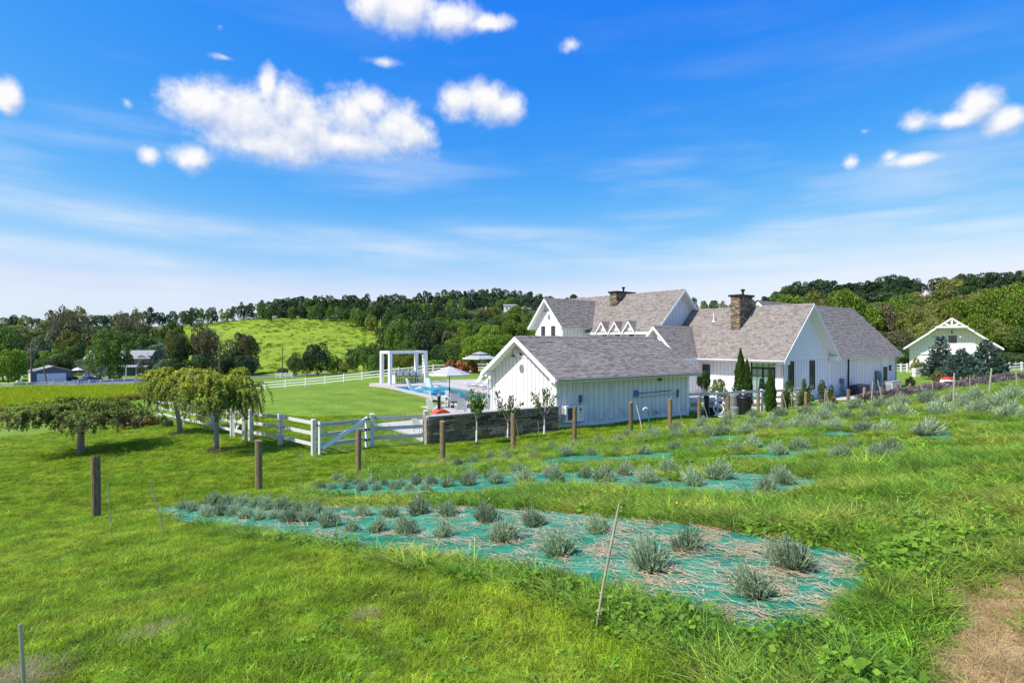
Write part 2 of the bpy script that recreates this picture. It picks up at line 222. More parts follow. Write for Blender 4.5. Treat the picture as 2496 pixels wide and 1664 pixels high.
# ------------------------------------------------------------------ mesh builders
class MB:
    def __init__(s): s.v = []; s.f = []; s.c = []
    def quad(s, a, b, c, d, col=(1,1,1)):
        n = len(s.v); s.v += [tuple(a), tuple(b), tuple(c), tuple(d)]; s.f.append((n, n+1, n+2, n+3)); s.c.append(col)
    def face(s, pts, col=(1,1,1)):
        n = len(s.v); s.v += [tuple(p) for p in pts]; s.f.append(tuple(range(n, n+len(pts)))); s.c.append(col)
    def hexa(s, p, col=(1,1,1)):   # 8 corners: bottom ring 0-3, top ring 4-7
        n = len(s.v); s.v += [tuple(q) for q in p]
        for q in ((3,2,1,0),(4,5,6,7),(0,1,5,4),(1,2,6,5),(2,3,7,6),(3,0,4,7)): s.f.append(tuple(n+i for i in q)); s.c.append(col)
    def box(s, x0, x1, y0, y1, z0, z1, col=(1,1,1)):
        s.hexa([(x0,y0,z0),(x1,y0,z0),(x1,y1,z0),(x0,y1,z0),(x0,y0,z1),(x1,y0,z1),(x1,y1,z1),(x0,y1,z1)], col)
    def beam(s, p, q, w, h, col=(1,1,1), up=(0,0,1)):   # rectangular bar, p-q is the axis
        p = Vector(p); q = Vector(q); d = (q-p).normalized(); u = Vector(up); x = d.cross(u)
        if x.length < 1e-4: x = d.cross(Vector((0,1,0)))
        x.normalize(); y = x.cross(d); x *= w/2; y *= h/2
        s.hexa([p-x-y, p+x-y, q+x-y, q-x-y, p-x+y, p+x+y, q+x+y, q-x+y], col)
    def tube(s, pts, rad, n=8, col=(1,1,1), cap=True):
        pts = [Vector(p) for p in pts]; rings = []; base = len(s.v)
        if isinstance(rad, (int, float)): rad = [rad]*len(pts)
        ref = None
        for i, p in enumerate(pts):
            d = (pts[min(i+1, len(pts)-1)]-pts[max(i-1, 0)]).normalized()
            x = d.orthogonal().normalized() if ref is None else (ref-d*ref.dot(d)).normalized()
            ref = x; y = d.cross(x)
            for k in range(n):
                a = 2*math.pi*k/n; s.v.append(tuple(p+(x*math.cos(a)+y*math.sin(a))*rad[i]))
        for i in range(len(pts)-1):
            for k in range(n):
                a = base+i*n+k; b2 = base+i*n+(k+1) % n; s.f.append((a, b2, b2+n, a+n)); s.c.append(col)
        if cap:
            s.f.append(tuple(base+k for k in range(n-1, -1, -1))); s.c.append(col)
            e = base+(len(pts)-1)*n; s.f.append(tuple(e+k for k in range(n))); s.c.append(col)
    def lathe(s, prof, n=16, c=(0,0), col=(1,1,1)):   # prof: (radius, z)
        base = len(s.v)
        for (r, z) in prof:
            for k in range(n): a = 2*math.pi*k/n; s.v.append((c[0]+r*math.cos(a), c[1]+r*math.sin(a), z))
        for i in range(len(prof)-1):
            for k in range(n):
                a = base+i*n+k; b2 = base+i*n+(k+1) % n; s.f.append((a, b2, b2+n, a+n)); s.c.append(col)
        s.f.append(tuple(base+k for k in range(n-1, -1, -1))); s.c.append(col)
        e = base+(len(prof)-1)*n; s.f.append(tuple(e+k for k in range(n))); s.c.append(col)
    def prism(s, pts, vec, col=(1,1,1)):
        n = len(pts); base = len(s.v); v = Vector(vec)
        s.v += [tuple(p) for p in pts]+[tuple(Vector(p)+v) for p in pts]
        s.f.append(tuple(base+i for i in range(n-1, -1, -1))); s.f.append(tuple(base+n+i for i in range(n))); s.c += [col, col]
        for i in range(n): j = (i+1) % n; s.f.append((base+i, base+j, base+n+j, base+n+i)); s.c.append(col)
    def mesh(s, name, material, org=(0,0,0), smooth=False):
        me = bpy.data.meshes.new(name); o = org
        me.from_pydata([(x-o[0], y-o[1], z-o[2]) for x, y, z in s.v], [], s.f); me.materials.append(MAT[material])
        if any(c != (1,1,1) for c in s.c) or True:
            at = me.attributes.new('tint', 'FLOAT_COLOR', 'FACE'); at.data.foreach_set('color', np.array([(*c, 1) for c in s.c], dtype=np.float32).ravel())
        if smooth: me.polygons.foreach_set('use_smooth', [True]*len(me.polygons))
        me.update(); return me
    def build(s, name, material, parent=None, org=(0,0,0), smooth=False):
        return link(name, s.mesh(name, material, org, smooth), parent)
def link(name, me, parent=None, loc=None):
    o = bpy.data.objects.new(name, me); COL.objects.link(o)
    if parent: o.parent = parent
    if loc is not None: o.location = loc
    return o
def quads_mesh(name, V, material, tint=None):
    """V: (n,4,3) array of separate quads; tint: (n,3)"""
    V = np.asarray(V, dtype=np.float32); n = len(V); me = bpy.data.meshes.new(name)
    me.vertices.add(n*4); me.vertices.foreach_set('co', V.reshape(-1)); me.loops.add(n*4); me.loops.foreach_set('vertex_index', np.arange(n*4, dtype=np.int32))
    me.polygons.add(n); me.polygons.foreach_set('loop_start', np.arange(0, n*4, 4, dtype=np.int32)); me.polygons.foreach_set('loop_total', np.full(n, 4, dtype=np.int32))
    me.update(); me.materials.append(MAT[material])
    t = np.ones((n, 4), dtype=np.float32)
    if tint is not None: t[:, :3] = tint
    me.attributes.new('tint', 'FLOAT_COLOR', 'FACE').data.foreach_set('color', t.ravel()); me.validate(); return me
def tag(o, label=None, cat=None, group=None, kind=None):
    if label: o['label'] = label
    if cat: o['category'] = cat
    if group: o['group'] = group
    if kind: o['kind'] = kind
    return o
def thing(name, label, cat, loc=(0,0,0), rz=0.0, group=None):
    o = bpy.data.objects.new(name, None); COL.objects.link(o); o.location = loc; o.rotation_euler = (0,0,rz); o.empty_display_size = .2
    return tag(o, label, cat, group)
def dup(root, loc, rz=None, label=None, scale=None):
    r = root.copy(); COL.objects.link(r); r.location = loc
    if rz is not None: r.rotation_euler = (0,0,rz)
    if scale is not None: r.scale = scale
    if label: r['label'] = label
    for ch in list(root.children):
        c = ch.copy(); COL.objects.link(c); c.parent = r
        for g in list(ch.children): d = g.copy(); COL.objects.link(d); d.parent = c
    return r

# ------------------------------------------------------------------ terrain
_TX = np.array([-900,-300,0,250,430,600,700,850,940,1000,1100,1300,1500,1750,1880,2000,2150,2300,2496,3000,4200], float)
_YG = np.array([800,800,803,795,796,778,773,776,780,766,754,753,760,765,752,738,724,722,714,712,712], float)
_S0 = np.array([190,190,190,190,185,175,170,170,170,170,170,170,165,150,125,112,105,100,100,100,100], float)
_E0 = np.array([330,330,320,330,360,390,400,400,400,440,460,460,440,400,320,285,262,258,250,250,250], float)
def sstep(t): t = np.clip(t, 0, 1); return t*t*(3-2*t)
def vdist(X, Y): return (X+10.4)*.64-(Y-14.39)*.768      # metres uphill from the line of wooden posts
def Hh(X, Y):
    X = np.asarray(X, float); Y = np.asarray(Y, float)
    v = vdist(X, Y); sp = .5*(v+np.sqrt(v*v+.6)); z = np.minimum(.14*sp, 3.0+.03*sp)
    t = np.maximum(0, -X-12+np.clip(.15*(Y-45), -50, 15)); z = z-6*(1-np.exp(-(t/40)**1.5))
    px = CX+FPX*X/np.maximum(Y, 5.0); far = sstep((Y-70)/60.0)
    px = np.clip(px, -900, 4200); s = np.interp(px, _TX, _S0); e = np.interp(px, _TX, _E0); zc = CAMZ+(CY-np.interp(px, _TX, _YG))/FPX*e
    k = sstep((Y-s)/(e-s)); k = .5*k+.5*np.clip((Y-s)/(e-s), 0, 1)**1.2
    z = z*(1-far*k)+zc*far*k
    n = np.sin(X*.21+1.3)*np.cos(Y*.17+.4)*.05+np.sin(X*.9+Y*.63)*.014+np.sin(Y*1.3-X*.4)*.010
    return z+n*np.clip(1-np.maximum(0, Y-120)/40, 0, 1)
def H1(x, y): return float(Hh(x, y))
def ground(px, py):
    """the point of the ground seen at a photo pixel"""
    dx = (px-CX)/FPX; dz = -(py-CY)/FPX; t = 1.5; f = lambda t: CAMZ+dz*t-H1(dx*t, t)
    while f(t) > 0 and t < 1500: t *= 1.01
    lo, hi = t/1.01, t
    for _ in range(24):
        mid = (lo+hi)/2
        if f(mid) > 0: lo = mid
        else: hi = mid
    return Vector((dx*hi, hi, H1(dx*hi, hi)))
def at(px, Y, z=None):
    x = (px-CX)/FPX*Y; return Vector((x, Y, H1(x, Y) if z is None else z))
def inside(P, poly):
    P = np.asarray(P); x, y = P[:, 0], P[:, 1]; r = np.zeros(len(P), bool); n = len(poly)
    for i in range(n):
        x0, y0 = poly[i][:2]; x1, y1 = poly[(i+1) % n][:2]
        c = ((y0 > y) != (y1 > y)) & (x < (x1-x0)*(y-y0)/((y1-y0) if y1 != y0 else 1e-9)+x0); r ^= c
    return r
def gpoly(pix): return [tuple(ground(*p))[:2] for p in pix]
# ------------------------------------------------------------------ ground
DIRT = gpoly([(2300,1700),(2310,1640),(2270,1585),(2330,1530),(2290,1450),(2390,1425),(2496,1385),(2700,1400),(2700,1800),(2300,1800)])
ROUGH = gpoly([(385,1262),(600,1312),(800,1342),(1000,1385),(1250,1440),(1450,1515),(1600,1590),(1720,1664),(1760,1760)])+[(2.2,.5),(45,.5),(110,70)]+gpoly([(2700,905),(2496,928),(2170,976),(1900,1008),(1600,1048),(1300,1098),(1000,1132),(720,1192),(600,1215),(400,1237)])
PA = 29.0; PO = Vector((-4.4, 42.3)); pa = Vector((math.cos(R(PA)), math.sin(R(PA)))); pb = Vector((-pa.y, pa.x))
def PL(a, b): q = PO+pa*a+pb*b; return (q.x, q.y)
PW, PLEN = 4.7, 14.0
def spaced(segs):
    o = []
    for a, b, s in segs: o += list(np.arange(a, b-1e-6, s))
    return np.array(o+[segs[-1][1]])
def build_ground():
    xs = spaced([(-1500,-600,100),(-600,-200,20),(-200,-60,5),(-60,-24,1.2),(-24,30,.45),(30,80,1.0),(80,200,5),(200,600,20),(600,1500,100)])
    ys = spaced([(-200,-20,30),(-20,1,3),(1,62,.45),(62,110,1.2),(110,260,4),(260,520,8),(520,1400,60)])
    X, Y = np.meshgrid(xs, ys); Z = Hh(X, Y)
    P = np.stack([X.ravel(), Y.ravel()], 1); Zr = Z.ravel().copy()
    ins = inside(P, [PL(-.25,-.25), PL(PW+.25,-.25), PL(PW+.25,PLEN+.25), PL(-.25,PLEN+.25)]); Zr[ins] = -2.6
    px = CX+FPX*P[:,0]/np.maximum(P[:,1], 5)
    # what grows where: mown lawn, rough hillside, meadow, floor of the woods, bare straw-coloured soil
    lawn = np.array([.135,.225,.024]); rough = np.array([.085,.125,.022]); mead = np.array([.185,.270,.022]); wood = np.array([.055,.068,.022]); soil = np.array([.40,.29,.145])
    C = np.tile(lawn, (len(P), 1))
    w = np.clip((P[:,1]-np.where(px < 430, 178, 150))/12, 0, 1)[:,None]; C = C*(1-w)+wood*w
    me_ = (sstep((px-395)/40)*sstep((985-px)/40)*sstep((P[:,1]-158)/18))[:,None]; C = C*(1-me_)+mead*me_
    mr_ = (sstep((P[:,1]-80)/30)*sstep((px-1800)/200))[:,None]; C = C*(1-mr_)+np.array([.085,.10,.03])*mr_
    r_ = inside(P, ROUGH)[:,None]; C = np.where(r_, rough, C)
    d_ = inside(P, DIRT)[:,None]; C = np.where(d_, soil, C)
    mow = (sstep((P[:,1]-24)/6)*sstep((86-P[:,1])/8)*sstep((8-P[:,0])/4)*(1-r_[:,0]))[:,None]; C = C*(1+.065*mow*np.sign(np.sin((P[:,0]*.80+P[:,1]*.60)*2.4))[:,None])
    nx, ny = len(xs), len(ys); me = bpy.data.meshes.new('ground')
    idx = np.arange(nx*ny).reshape(ny, nx); q = np.stack([idx[:-1,:-1], idx[:-1,1:], idx[1:,1:], idx[1:,:-1]], -1).reshape(-1, 4)
    me.from_pydata(np.column_stack([P, Zr]).tolist(), [], q.tolist())
    at_ = me.attributes.new('zone', 'FLOAT_COLOR', 'POINT'); at_.data.foreach_set('color', np.column_stack([C, np.ones(len(C))]).astype(np.float32).ravel())
    me.polygons.foreach_set('use_smooth', [True]*len(me.polygons))
    m, nt, N, L = nodes_of('ground_cover'); MAT['ground_cover'] = m
    o = N('ShaderNodeOutputMaterial'); b = N('ShaderNodeBsdfPrincipled'); L(b.outputs[0], o.inputs[0]); b.inputs['Roughness'].default_value = .9; b.inputs['Specular IOR Level'].default_value = .1
    a = N('ShaderNodeAttribute'); a.attribute_name = 'zone'; g = N('ShaderNodeNewGeometry')
    fac = None
    for sc, lo, hi, dt in ((.07,.86,1.16,4),(.5,.80,1.22,6),(5.0,.72,1.30,5),(38.0,.62,1.40,4)):
        n = N('ShaderNodeTexNoise'); n.inputs['Scale'].default_value = sc; n.inputs['Detail'].default_value = dt; L(g.outputs['Position'], n.inputs['Vector'])
        r = N('ShaderNodeMapRange'); L(n.outputs['Fac'], r.inputs[0]); r.inputs[1].default_value = .3; r.inputs[2].default_value = .7; r.inputs[3].default_value = lo; r.inputs[4].default_value = hi
        if fac is None: fac = r.outputs[0]
        else:
            k = N('ShaderNodeMath'); k.operation = 'MULTIPLY'; L(fac, k.inputs[0]); L(r.outputs[0], k.inputs[1]); fac = k.outputs[0]
    # yellow-dry patches wander through the sward
    n = N('ShaderNodeTexNoise'); n.inputs['Scale'].default_value = .22; n.inputs['Detail'].default_value = 7; L(g.outputs['Position'], n.inputs['Vector'])
    r = N('ShaderNodeMapRange'); L(n.outputs['Fac'], r.inputs[0]); r.inputs[1].default_value = .48; r.inputs[2].default_value = .75; r.inputs[4].default_value = .55
    y = N('ShaderNodeMix'); y.data_type = 'RGBA'; y.blend_type = 'MULTIPLY'; L(r.outputs[0], y.inputs[0]); L(a.outputs['Color'], y.inputs[6]); y.inputs[7].default_value = (1.55,1.05,.9,1)
    s = N('ShaderNodeVectorMath'); s.operation = 'SCALE'; L(y.outputs[2], s.inputs[0]); L(fac, s.inputs['Scale']); L(s.outputs[0], b.inputs['Base Color'])
    n = N('ShaderNodeTexNoise'); n.inputs['Scale'].default_value = 14; n.inputs['Detail'].default_value = 6; L(g.outputs['Position'], n.inputs['Vector'])
    bp = N('ShaderNodeBump'); bp.inputs['Strength'].default_value = .7; bp.inputs['Distance'].default_value = .06; L(n.outputs['Fac'], bp.inputs['Height']); L(bp.outputs[0], b.inputs['Normal'])
    me.materials.append(m); tag(link('ground', me), kind='structure')
build_ground()

def drape(name, upper, lower, n, m, off, material, world=False, wr=0.0, tintf=None):
    """a sheet lying on the ground between two polylines (photo pixels, or world XY)"""
    def res(pl, k):
        P = np.array(pl, float); d = np.r_[0, np.cumsum(np.hypot(*np.diff(P, axis=0).T))]; t = np.linspace(0, d[-1], k)
        return np.column_stack([np.interp(t, d, P[:,0]), np.interp(t, d, P[:,1])])
    U = [p if world else tuple(ground(*p))[:2] for p in upper]; Lo = [p if world else tuple(ground(*p))[:2] for p in lower]
    U = res(U, n); Lo = res(Lo, n); mb = MB(); rows = []
    for j in range(m):
        t = j/(m-1); Q = U*(1-t)+Lo*t; z = Hh(Q[:,0], Q[:,1])+off
        if wr: z = z+wr*(np.sin(Q[:,0]*7+Q[:,1]*3)*.5+np.sin(Q[:,0]*2.1-Q[:,1]*6)*.5+rng.normal(0, .25, n))
        rows.append(np.column_stack([Q, z]))
    G = np.array(rows); mb.v = G.reshape(-1, 3).tolist()
    for j in range(m-1):
        for i in range(n-1):
            mb.f.append((j*n+i, (j+1)*n+i, (j+1)*n+i+1, j*n+i+1)); mb.c.append(tintf(i/(n-1), j/(m-1)) if tintf else (1,1,1))
    return mb.build(name, material, smooth=True), [tuple(q) for q in U]+[tuple(q) for q in Lo[::-1]]

# ------------------------------------------------------------------ pool, decks, paths, road
def slab(name, pts, z0, z1, material, kind='structure'):
    mb = MB(); mb.prism([(x, y, z0) for x, y in pts], (0,0,z1-z0)); o = mb.build(name, material); tag(o, kind=kind); return o
ZD = .10
slab('pool_deck', [PL(-.7,-.02), PL(0,-.02), PL(0,PLEN+.02), PL(PW,PLEN+.02), PL(PW,-.02), PL(11.5,-.02), PL(11.5,PLEN+6.4), PL(8.4,PLEN+6.6), PL(-.8,PLEN+5.9)], -.9, ZD, 'deck_stone')
slab('pool_patio', [PL(-3.4,-2.7), PL(-.7,-2.2), PL(-.7,-.022), PL(11.5,-.022), PL(11.5,-9.5), PL(-2.6,-10.5)], -.5, ZD-.006, 'deck_stone')
slab('side_patio', [(-7.5,80),(1.5,80),(1.5,88),(-7.5,88)], -.3, .12, 'deck_stone')
mb = MB(); mb.quad((*PL(0,0),-1.5), (*PL(PW,0),-1.5), (*PL(PW,PLEN),-1.2), (*PL(0,PLEN),-1.2))
for (p, q) in (((0,0),(PW,0)),((PW,0),(PW,PLEN)),((PW,PLEN),(0,PLEN)),((0,PLEN),(0,0))): mb.quad((*PL(*p),-1.5), (*PL(*q),-1.5), (*PL(*q),ZD-.02), (*PL(*p),ZD-.02))
mb.prism([(*PL(.02,PLEN-3.4),-1.3), (*PL(PW-.02,PLEN-3.4),-1.3), (*PL(PW-.02,PLEN-.02),-1.3), (*PL(.02,PLEN-.02),-1.3)], (0,0,1.02))
tag(mb.build('pool_basin', 'pool_tile'), kind='structure')
mb = MB(); mb.quad((*PL(.005,.005),-.03), (*PL(PW-.005,.005),-.03), (*PL(PW-.005,PLEN-.005),-.03), (*PL(.005,PLEN-.005),-.03)); tag(mb.build('pool_water', 'pool_water'), kind='structure')
o, PATHP = drape('garden_path', [(906,1034),(960,1029),(1050,1020),(1130,1010)], [(1005,1066),(1026,1078),(1060,1082),(1130,1066)], 24, 9, .035, 'concrete'); tag(o, kind='structure')
o, _ = drape('house_path', [(1985,972),(2060,966),(2140,958),(2230,946),(2300,938)], [(1985,979),(2060,976),(2140,970),(2230,953),(2300,944)], 20, 3, .05, 'concrete'); tag(o, kind='structure')
o, _ = drape('driveway', [(80,933),(130,929),(200,921),(300,921),(345,921)], [(80,941),(130,941),(200,943),(300,937),(345,932)], 20, 5, .06, 'asphalt'); tag(o, kind='structure')
o, _ = drape('gravel_drive', [(170,908),(200,914),(215,918)], [(196,906),(222,912),(240,921)], 8, 4, .10, 'gravel'); tag(o, kind='structure')
o, _ = drape('valley_road', [(560,919),(640,918),(720,914),(800,905)], [(560,922),(640,921.5),(720,918),(800,909)], 16, 3, .05, 'asphalt'); tag(o, kind='structure')

# ------------------------------------------------------------------ lavender beds
BEDS = []
def fabric_tint(i, j):
    k = random.uniform(.82, 1.18)
    return (k*random.uniform(.9,1.1), k, k*random.uniform(.95,1.08))
def bed(label, upper, lower, n, m):
    o, poly = drape('weed_sheet', upper, lower, n, m, .028, 'fabric_teal', wr=.012, tintf=fabric_tint); tag(o, label, 'ground sheet'); BEDS.append(poly)
bed('teal woven weed sheet littered with straw in the nearest lavender bed', [(372,1247),(440,1233),(560,1229),(780,1238),(950,1237),(1200,1237),(1400,1254),(1600,1275),(1800,1300),(1950,1328),(2110,1362)],
    [(372,1253),(450,1275),(600,1296),(780,1326),(950,1350),(1200,1378),(1350,1412),(1550,1470),(1700,1510),(1850,1556),(2030,1545),(2130,1385)], 90, 16)
bed('teal weed sheet of the second lavender bed from the front', [(720,1197),(800,1178),(900,1174),(1050,1166),(1200,1158),(1400,1153),(1600,1150),(1750,1153),(1900,1163),(2010,1168)],
    [(722,1202),(850,1208),(1000,1210),(1200,1200),(1400,1198),(1600,1200),(1750,1210),(1850,1222),(1930,1214),(2010,1182)], 70, 8)
bed('narrow teal weed sheet of the third lavender bed from the front', [(990,1142),(1130,1129),(1300,1116),(1500,1103),(1700,1093),(1900,1088),(2050,1091),(2200,1100)],
    [(992,1148),(1150,1144),(1350,1131),(1550,1121),(1750,1117),(1900,1123),(2050,1137),(2200,1122)], 50, 5)
bed('teal weed sheet half hidden by weeds in the fourth lavender bed', [(1560,1076),(1800,1055),(2000,1047),(2150,1047),(2330,1060)], [(1560,1082),(1800,1070),(2000,1064),(2150,1066),(2330,1074)], 40, 4)
bed('teal weed sheet showing in slivers at the fifth lavender bed', [(2000,1022),(2200,1014),(2400,1013),(2560,1018)], [(2000,1027),(2200,1027),(2400,1030),(2560,1034)], 30, 4)
def sample(n, x0, x1, y0, y1):
    return np.column_stack([rng.uniform(x0, x1, n), rng.uniform(y0, y1, n)])
def fbm(P, s): return np.sin(P[:,0]*s+1.7*np.sin(P[:,1]*s*.7))+np.sin(P[:,1]*s*1.3+1.1*np.sin(P[:,0]*s*.9+2))
# dead straw lying on the sheets, thickest at the uphill ends
def straw():
    V = []; T = []
    for bi, n, x0, x1, w0, w1 in ((0, 60000, 400, 2000, .05, .36), (1, 16000, 700, 2000, .05, .55), (2, 9000, 1000, 2150, .06, .4), (3, 4000, 1600, 2300, .1, .3)):
        B = np.array(BEDS[bi]); q = sample(n, B[:,0].min(), B[:,0].max(), B[:,1].min(), B[:,1].max()); q = q[inside(q, BEDS[bi])]; px = CX+FPX*q[:,0]/q[:,1]; w = w0+(w1-w0)*np.clip((px-x0)/(x1-x0), 0, 1)**2.0
        q = q[rng.random(len(q)) < w*np.clip(.75+.42*fbm(q, 5.5)+.30*fbm(q, 13), .06, 1.6)]
        for x, y in q:
            for _ in range(2 if bi else 4):
                a = random.gauss(2.62, .45); l = random.uniform(.05, .26); wd = random.uniform(.0015, .0036); c = random.uniform(.65, 1.4); px_, py_ = x+random.gauss(0,.05), y+random.gauss(0,.04); pz_ = H1(px_, py_)+.042; bend = random.gauss(0, 1.0)
                for s in range(3):
                    nx, ny = px_+math.cos(a)*l/3, py_+math.sin(a)*l/3; nz = pz_+random.gauss(0, .008) if s else pz_+.004; ox, oy = -math.sin(a)*wd, math.cos(a)*wd
                    V.append([(px_-ox,py_-oy,pz_),(px_+ox,py_+oy,pz_),(nx+ox,ny+oy,nz),(nx-ox,ny-oy,nz)]); T.append((c, c*.97, c*.93)); px_, py_, pz_ = nx, ny, nz; a += bend/3
    tag(link('straw', quads_mesh('straw', V, 'straw', T)), 'dry tan straw strewn over the teal sheets of the lavender beds', 'straw', kind='stuff')
straw()

# ------------------------------------------------------------------ scattered small growth (geometry nodes)
def blades(name, n, rad, h0, h1, w, lean, material, seed, segs=2, dark=.75):
    r = np.random.default_rng(seed); V = []; T = []
    for i in range(n):
        a = r.uniform(0, 2*math.pi); d = rad*math.sqrt(r.uniform()); x, y = d*math.cos(a), d*math.sin(a); h = r.uniform(h0, h1); az = a+r.normal(0, .9); ln = abs(r.normal(lean, .35))*h
        f = r.uniform(0, 2*math.pi) ; ox, oy = math.cos(f)*w/2, math.sin(f)*w/2; c = r.uniform(dark, 1.9-dark); tc = (c*r.uniform(.85,1.25), c, c*r.uniform(.8,1.2))
        p = (x, y, -.01)
        for s in range(1, segs+1):
            t = s/segs; q = (x+math.cos(az)*ln*t*t, y+math.sin(az)*ln*t*t, h*(t-.18*t*t*min(1, ln/h))); k0 = 1-.75*((s-1)/segs)**1.5; k1 = 1-.85*t**1.5
            V.append([(p[0]-ox*k0,p[1]-oy*k0,p[2]),(p[0]+ox*k0,p[1]+oy*k0,p[2]),(q[0]+ox*k1,q[1]+oy*k1,q[2]),(q[0]-ox*k1,q[1]-oy*k1,q[2])]); T.append(tc); p = q
    return bpy.data.objects.new(name, quads_mesh(name, V, material, T))
def leafy(name, n, rad, h, size, material, seed):
    r = np.random.default_rng(seed); V = []; T = []
    for i in range(n):
        a = r.uniform(0, 2*math.pi); d = rad*math.sqrt(r.uniform()); c = np.array([d*math.cos(a), d*math.sin(a), h*r.uniform(.35, 1)*(1-.5*d/rad)]); az = a+r.normal(0,.6)
        u = np.array([math.cos(az), math.sin(az), r.normal(-.1,.35)]); u /= np.linalg.norm(u); s = np.cross(u, [0,0,1.0]); s /= np.linalg.norm(s)+1e-6; s = s+np.array([0,0,r.normal(0,.4)]); l = size*r.uniform(.6,1.3); w = l*.3
        V.append([c-u*l*.5, c+s*w, c+u*l*.5, c-s*w]); k = r.uniform(.75,1.3); T.append((k*r.uniform(.9,1.2), k, k))
    return bpy.data.objects.new(name, quads_mesh(name, V, material, T))
def proto(name, objs):
    c = bpy.data.collections.new(name)
    for o in objs: c.objects.link(o)
    return c
def scatter(name, label, cat, pts, scl, coll, nproto, zs=None, tilt=.15):
    n = len(pts); me = bpy.data.meshes.new(name); me.vertices.add(n); me.vertices.foreach_set('co', np.asarray(pts, np.float32).ravel())
    rot = np.column_stack([rng.normal(0, tilt, n), rng.normal(0, tilt, n), rng.uniform(0, 6.283, n)]).astype(np.float32)
    sv = np.column_stack([scl, scl, np.asarray(scl)*(zs if zs is not None else 1)]).astype(np.float32)
    for nm, ty, d in (('rot', 'FLOAT_VECTOR', rot), ('scl', 'FLOAT_VECTOR', sv)): me.attributes.new(nm, ty, 'POINT').data.foreach_set('vector', d.ravel())
    me.attributes.new('pid', 'INT', 'POINT').data.foreach_set('value', rng.integers(0, nproto, n).astype(np.int32))
    o = link(name, me); tag(o, label, cat, kind='stuff')
    ng = bpy.data.node_groups.new(name, 'GeometryNodeTree'); ng.interface.new_socket('Geometry', in_out='INPUT', socket_type='NodeSocketGeometry'); ng.interface.new_socket('Geometry', in_out='OUTPUT', socket_type='NodeSocketGeometry')
    N = ng.nodes.new; L = ng.links.new; gi = N('NodeGroupInput'); go = N('NodeGroupOutput'); ip = N('GeometryNodeInstanceOnPoints'); ci = N('GeometryNodeCollectionInfo')
    ci.inputs['Collection'].default_value = coll; ci.inputs['Separate Children'].default_value = True; ci.inputs['Reset Children'].default_value = True
    def attr(nm, ty):
        a = N('GeometryNodeInputNamedAttribute'); a.data_type = ty; a.inputs['Name'].default_value = nm
        return [s for s in a.outputs if s.enabled and s.name == 'Attribute'][0]
    e = N('FunctionNodeEulerToRotation'); L(attr('rot', 'FLOAT_VECTOR'), e.inputs[0])
    L(gi.outputs[0], ip.inputs['Points']); L(ci.outputs[0], ip.inputs['Instance']); ip.inputs['Pick Instance'].default_value = True
    L(attr('pid', 'INT'), ip.inputs['Instance Index']); L(e.outputs[0], ip.inputs['Rotation']); L(attr('scl', 'FLOAT_VECTOR'), ip.inputs['Scale']); L(ip.outputs[0], go.inputs[0])
    md = o.modifiers.new('scatter', 'NODES'); md.node_group = ng; return o
def in_beds(P, grow=0):
    r = np.zeros(len(P), bool)
    for b in BEDS: r |= inside(P, b)
    return r
def vis(P, m=140):     # roughly what the frame and a step to either side can show
    px = CX+FPX*P[:,0]/np.maximum(P[:,1], .5); return (px > -m-250) & (px < 2496+m+900) & (P[:,1] > 3.0)
def lift(P): return np.column_stack([P, Hh(P[:,0], P[:,1])])

lawn_c = proto('lawn_protos', [blades(f'lawn_tuft_{k}', 42, .11, .014, .042, .0062, 1.9, 'grass_lawn', 20+k, dark=.55) for k in range(4)])
def lawn():
    P = np.vstack([sample(60000, -13, 9, 3.2, 11), sample(52000, -22, 12, 11, 20), sample(46000, -34, 10, 20, 34)])
    P = P[vis(P) & ~inside(P, ROUGH) & ~in_beds(P) & ~inside(P, PATHP)]; d = P[:,1]; keep = np.ones(len(P), bool)
    # worn, thinner spots
    bare = [(tuple(ground(390,1545))[:2], .30), (tuple(ground(30,1655))[:2], .35), (tuple(ground(890,1508))[:2], .05)]
    for (c, rr) in bare: keep &= ~((np.hypot(P[:,0]-c[0], P[:,1]-c[1]) < rr*rng.uniform(.1,.8,len(P))))
    P = P[keep]; s = 1.0+.035*np.maximum(0, P[:,1]-5)+rng.uniform(-.25,.4,len(P)); s *= 1+.16*fbm(P, 1.9)
    scatter('lawn_grass', 'short mown grass of the lawn below the lavender hill', 'grass', lift(P), np.clip(s,.5,3), lawn_c, 4)
    k = rng.random(len(P)) < .05; Q = P[k & (P[:,1] < 18)]; scatter('dry_flecks', 'dry pale blades flecked through the mown lawn', 'grass', lift(Q), rng.uniform(.3,.6,len(Q)), dry_c, 3)
    k = rng.random(len(P)) < .045; Q = P[k & (P[:,1] < 16)]
    scatter('clover', 'low broad-leaved clover and plantain in the mown lawn', 'weeds', lift(Q), rng.uniform(.5,1.1,len(Q)), clover_c, 2)
    Q = np.vstack([np.column_stack([rng.normal(c[0], rr*.6, int(500*rr)), rng.normal(c[1], rr*.5, int(500*rr))]) for c, rr in bare])
    scatter('dead_grass', 'patches of dead pale grass in the mown lawn', 'grass', lift(Q), rng.uniform(.5,1.0,len(Q)), dry_c, 3)
clover_c = proto('clover_protos', [leafy(f'clover_{k}', 26, .10, .05, .045, 'weed_leaf', 60+k) for k in range(2)])
dry_c = proto('dry_protos', [blades(f'dry_tuft_{k}', 34, .10, .02, .09, .004, 1.6, 'grass_dry', 70+k) for k in range(3)])
lawn()
rough_c = proto('rough_protos', [blades(f'rough_tuft_{k}', 40, .17, .05, .18, .0150, 1.8, 'grass_rough', 30+k, segs=3, dark=.42) for k in range(5)])
tall_c = proto('tall_protos', [blades(f'tall_tuft_{k}', 34, .15, .07, .26, .0135, 1.3, 'grass_tall', 40+k, segs=3, dark=.38) for k in range(4)])
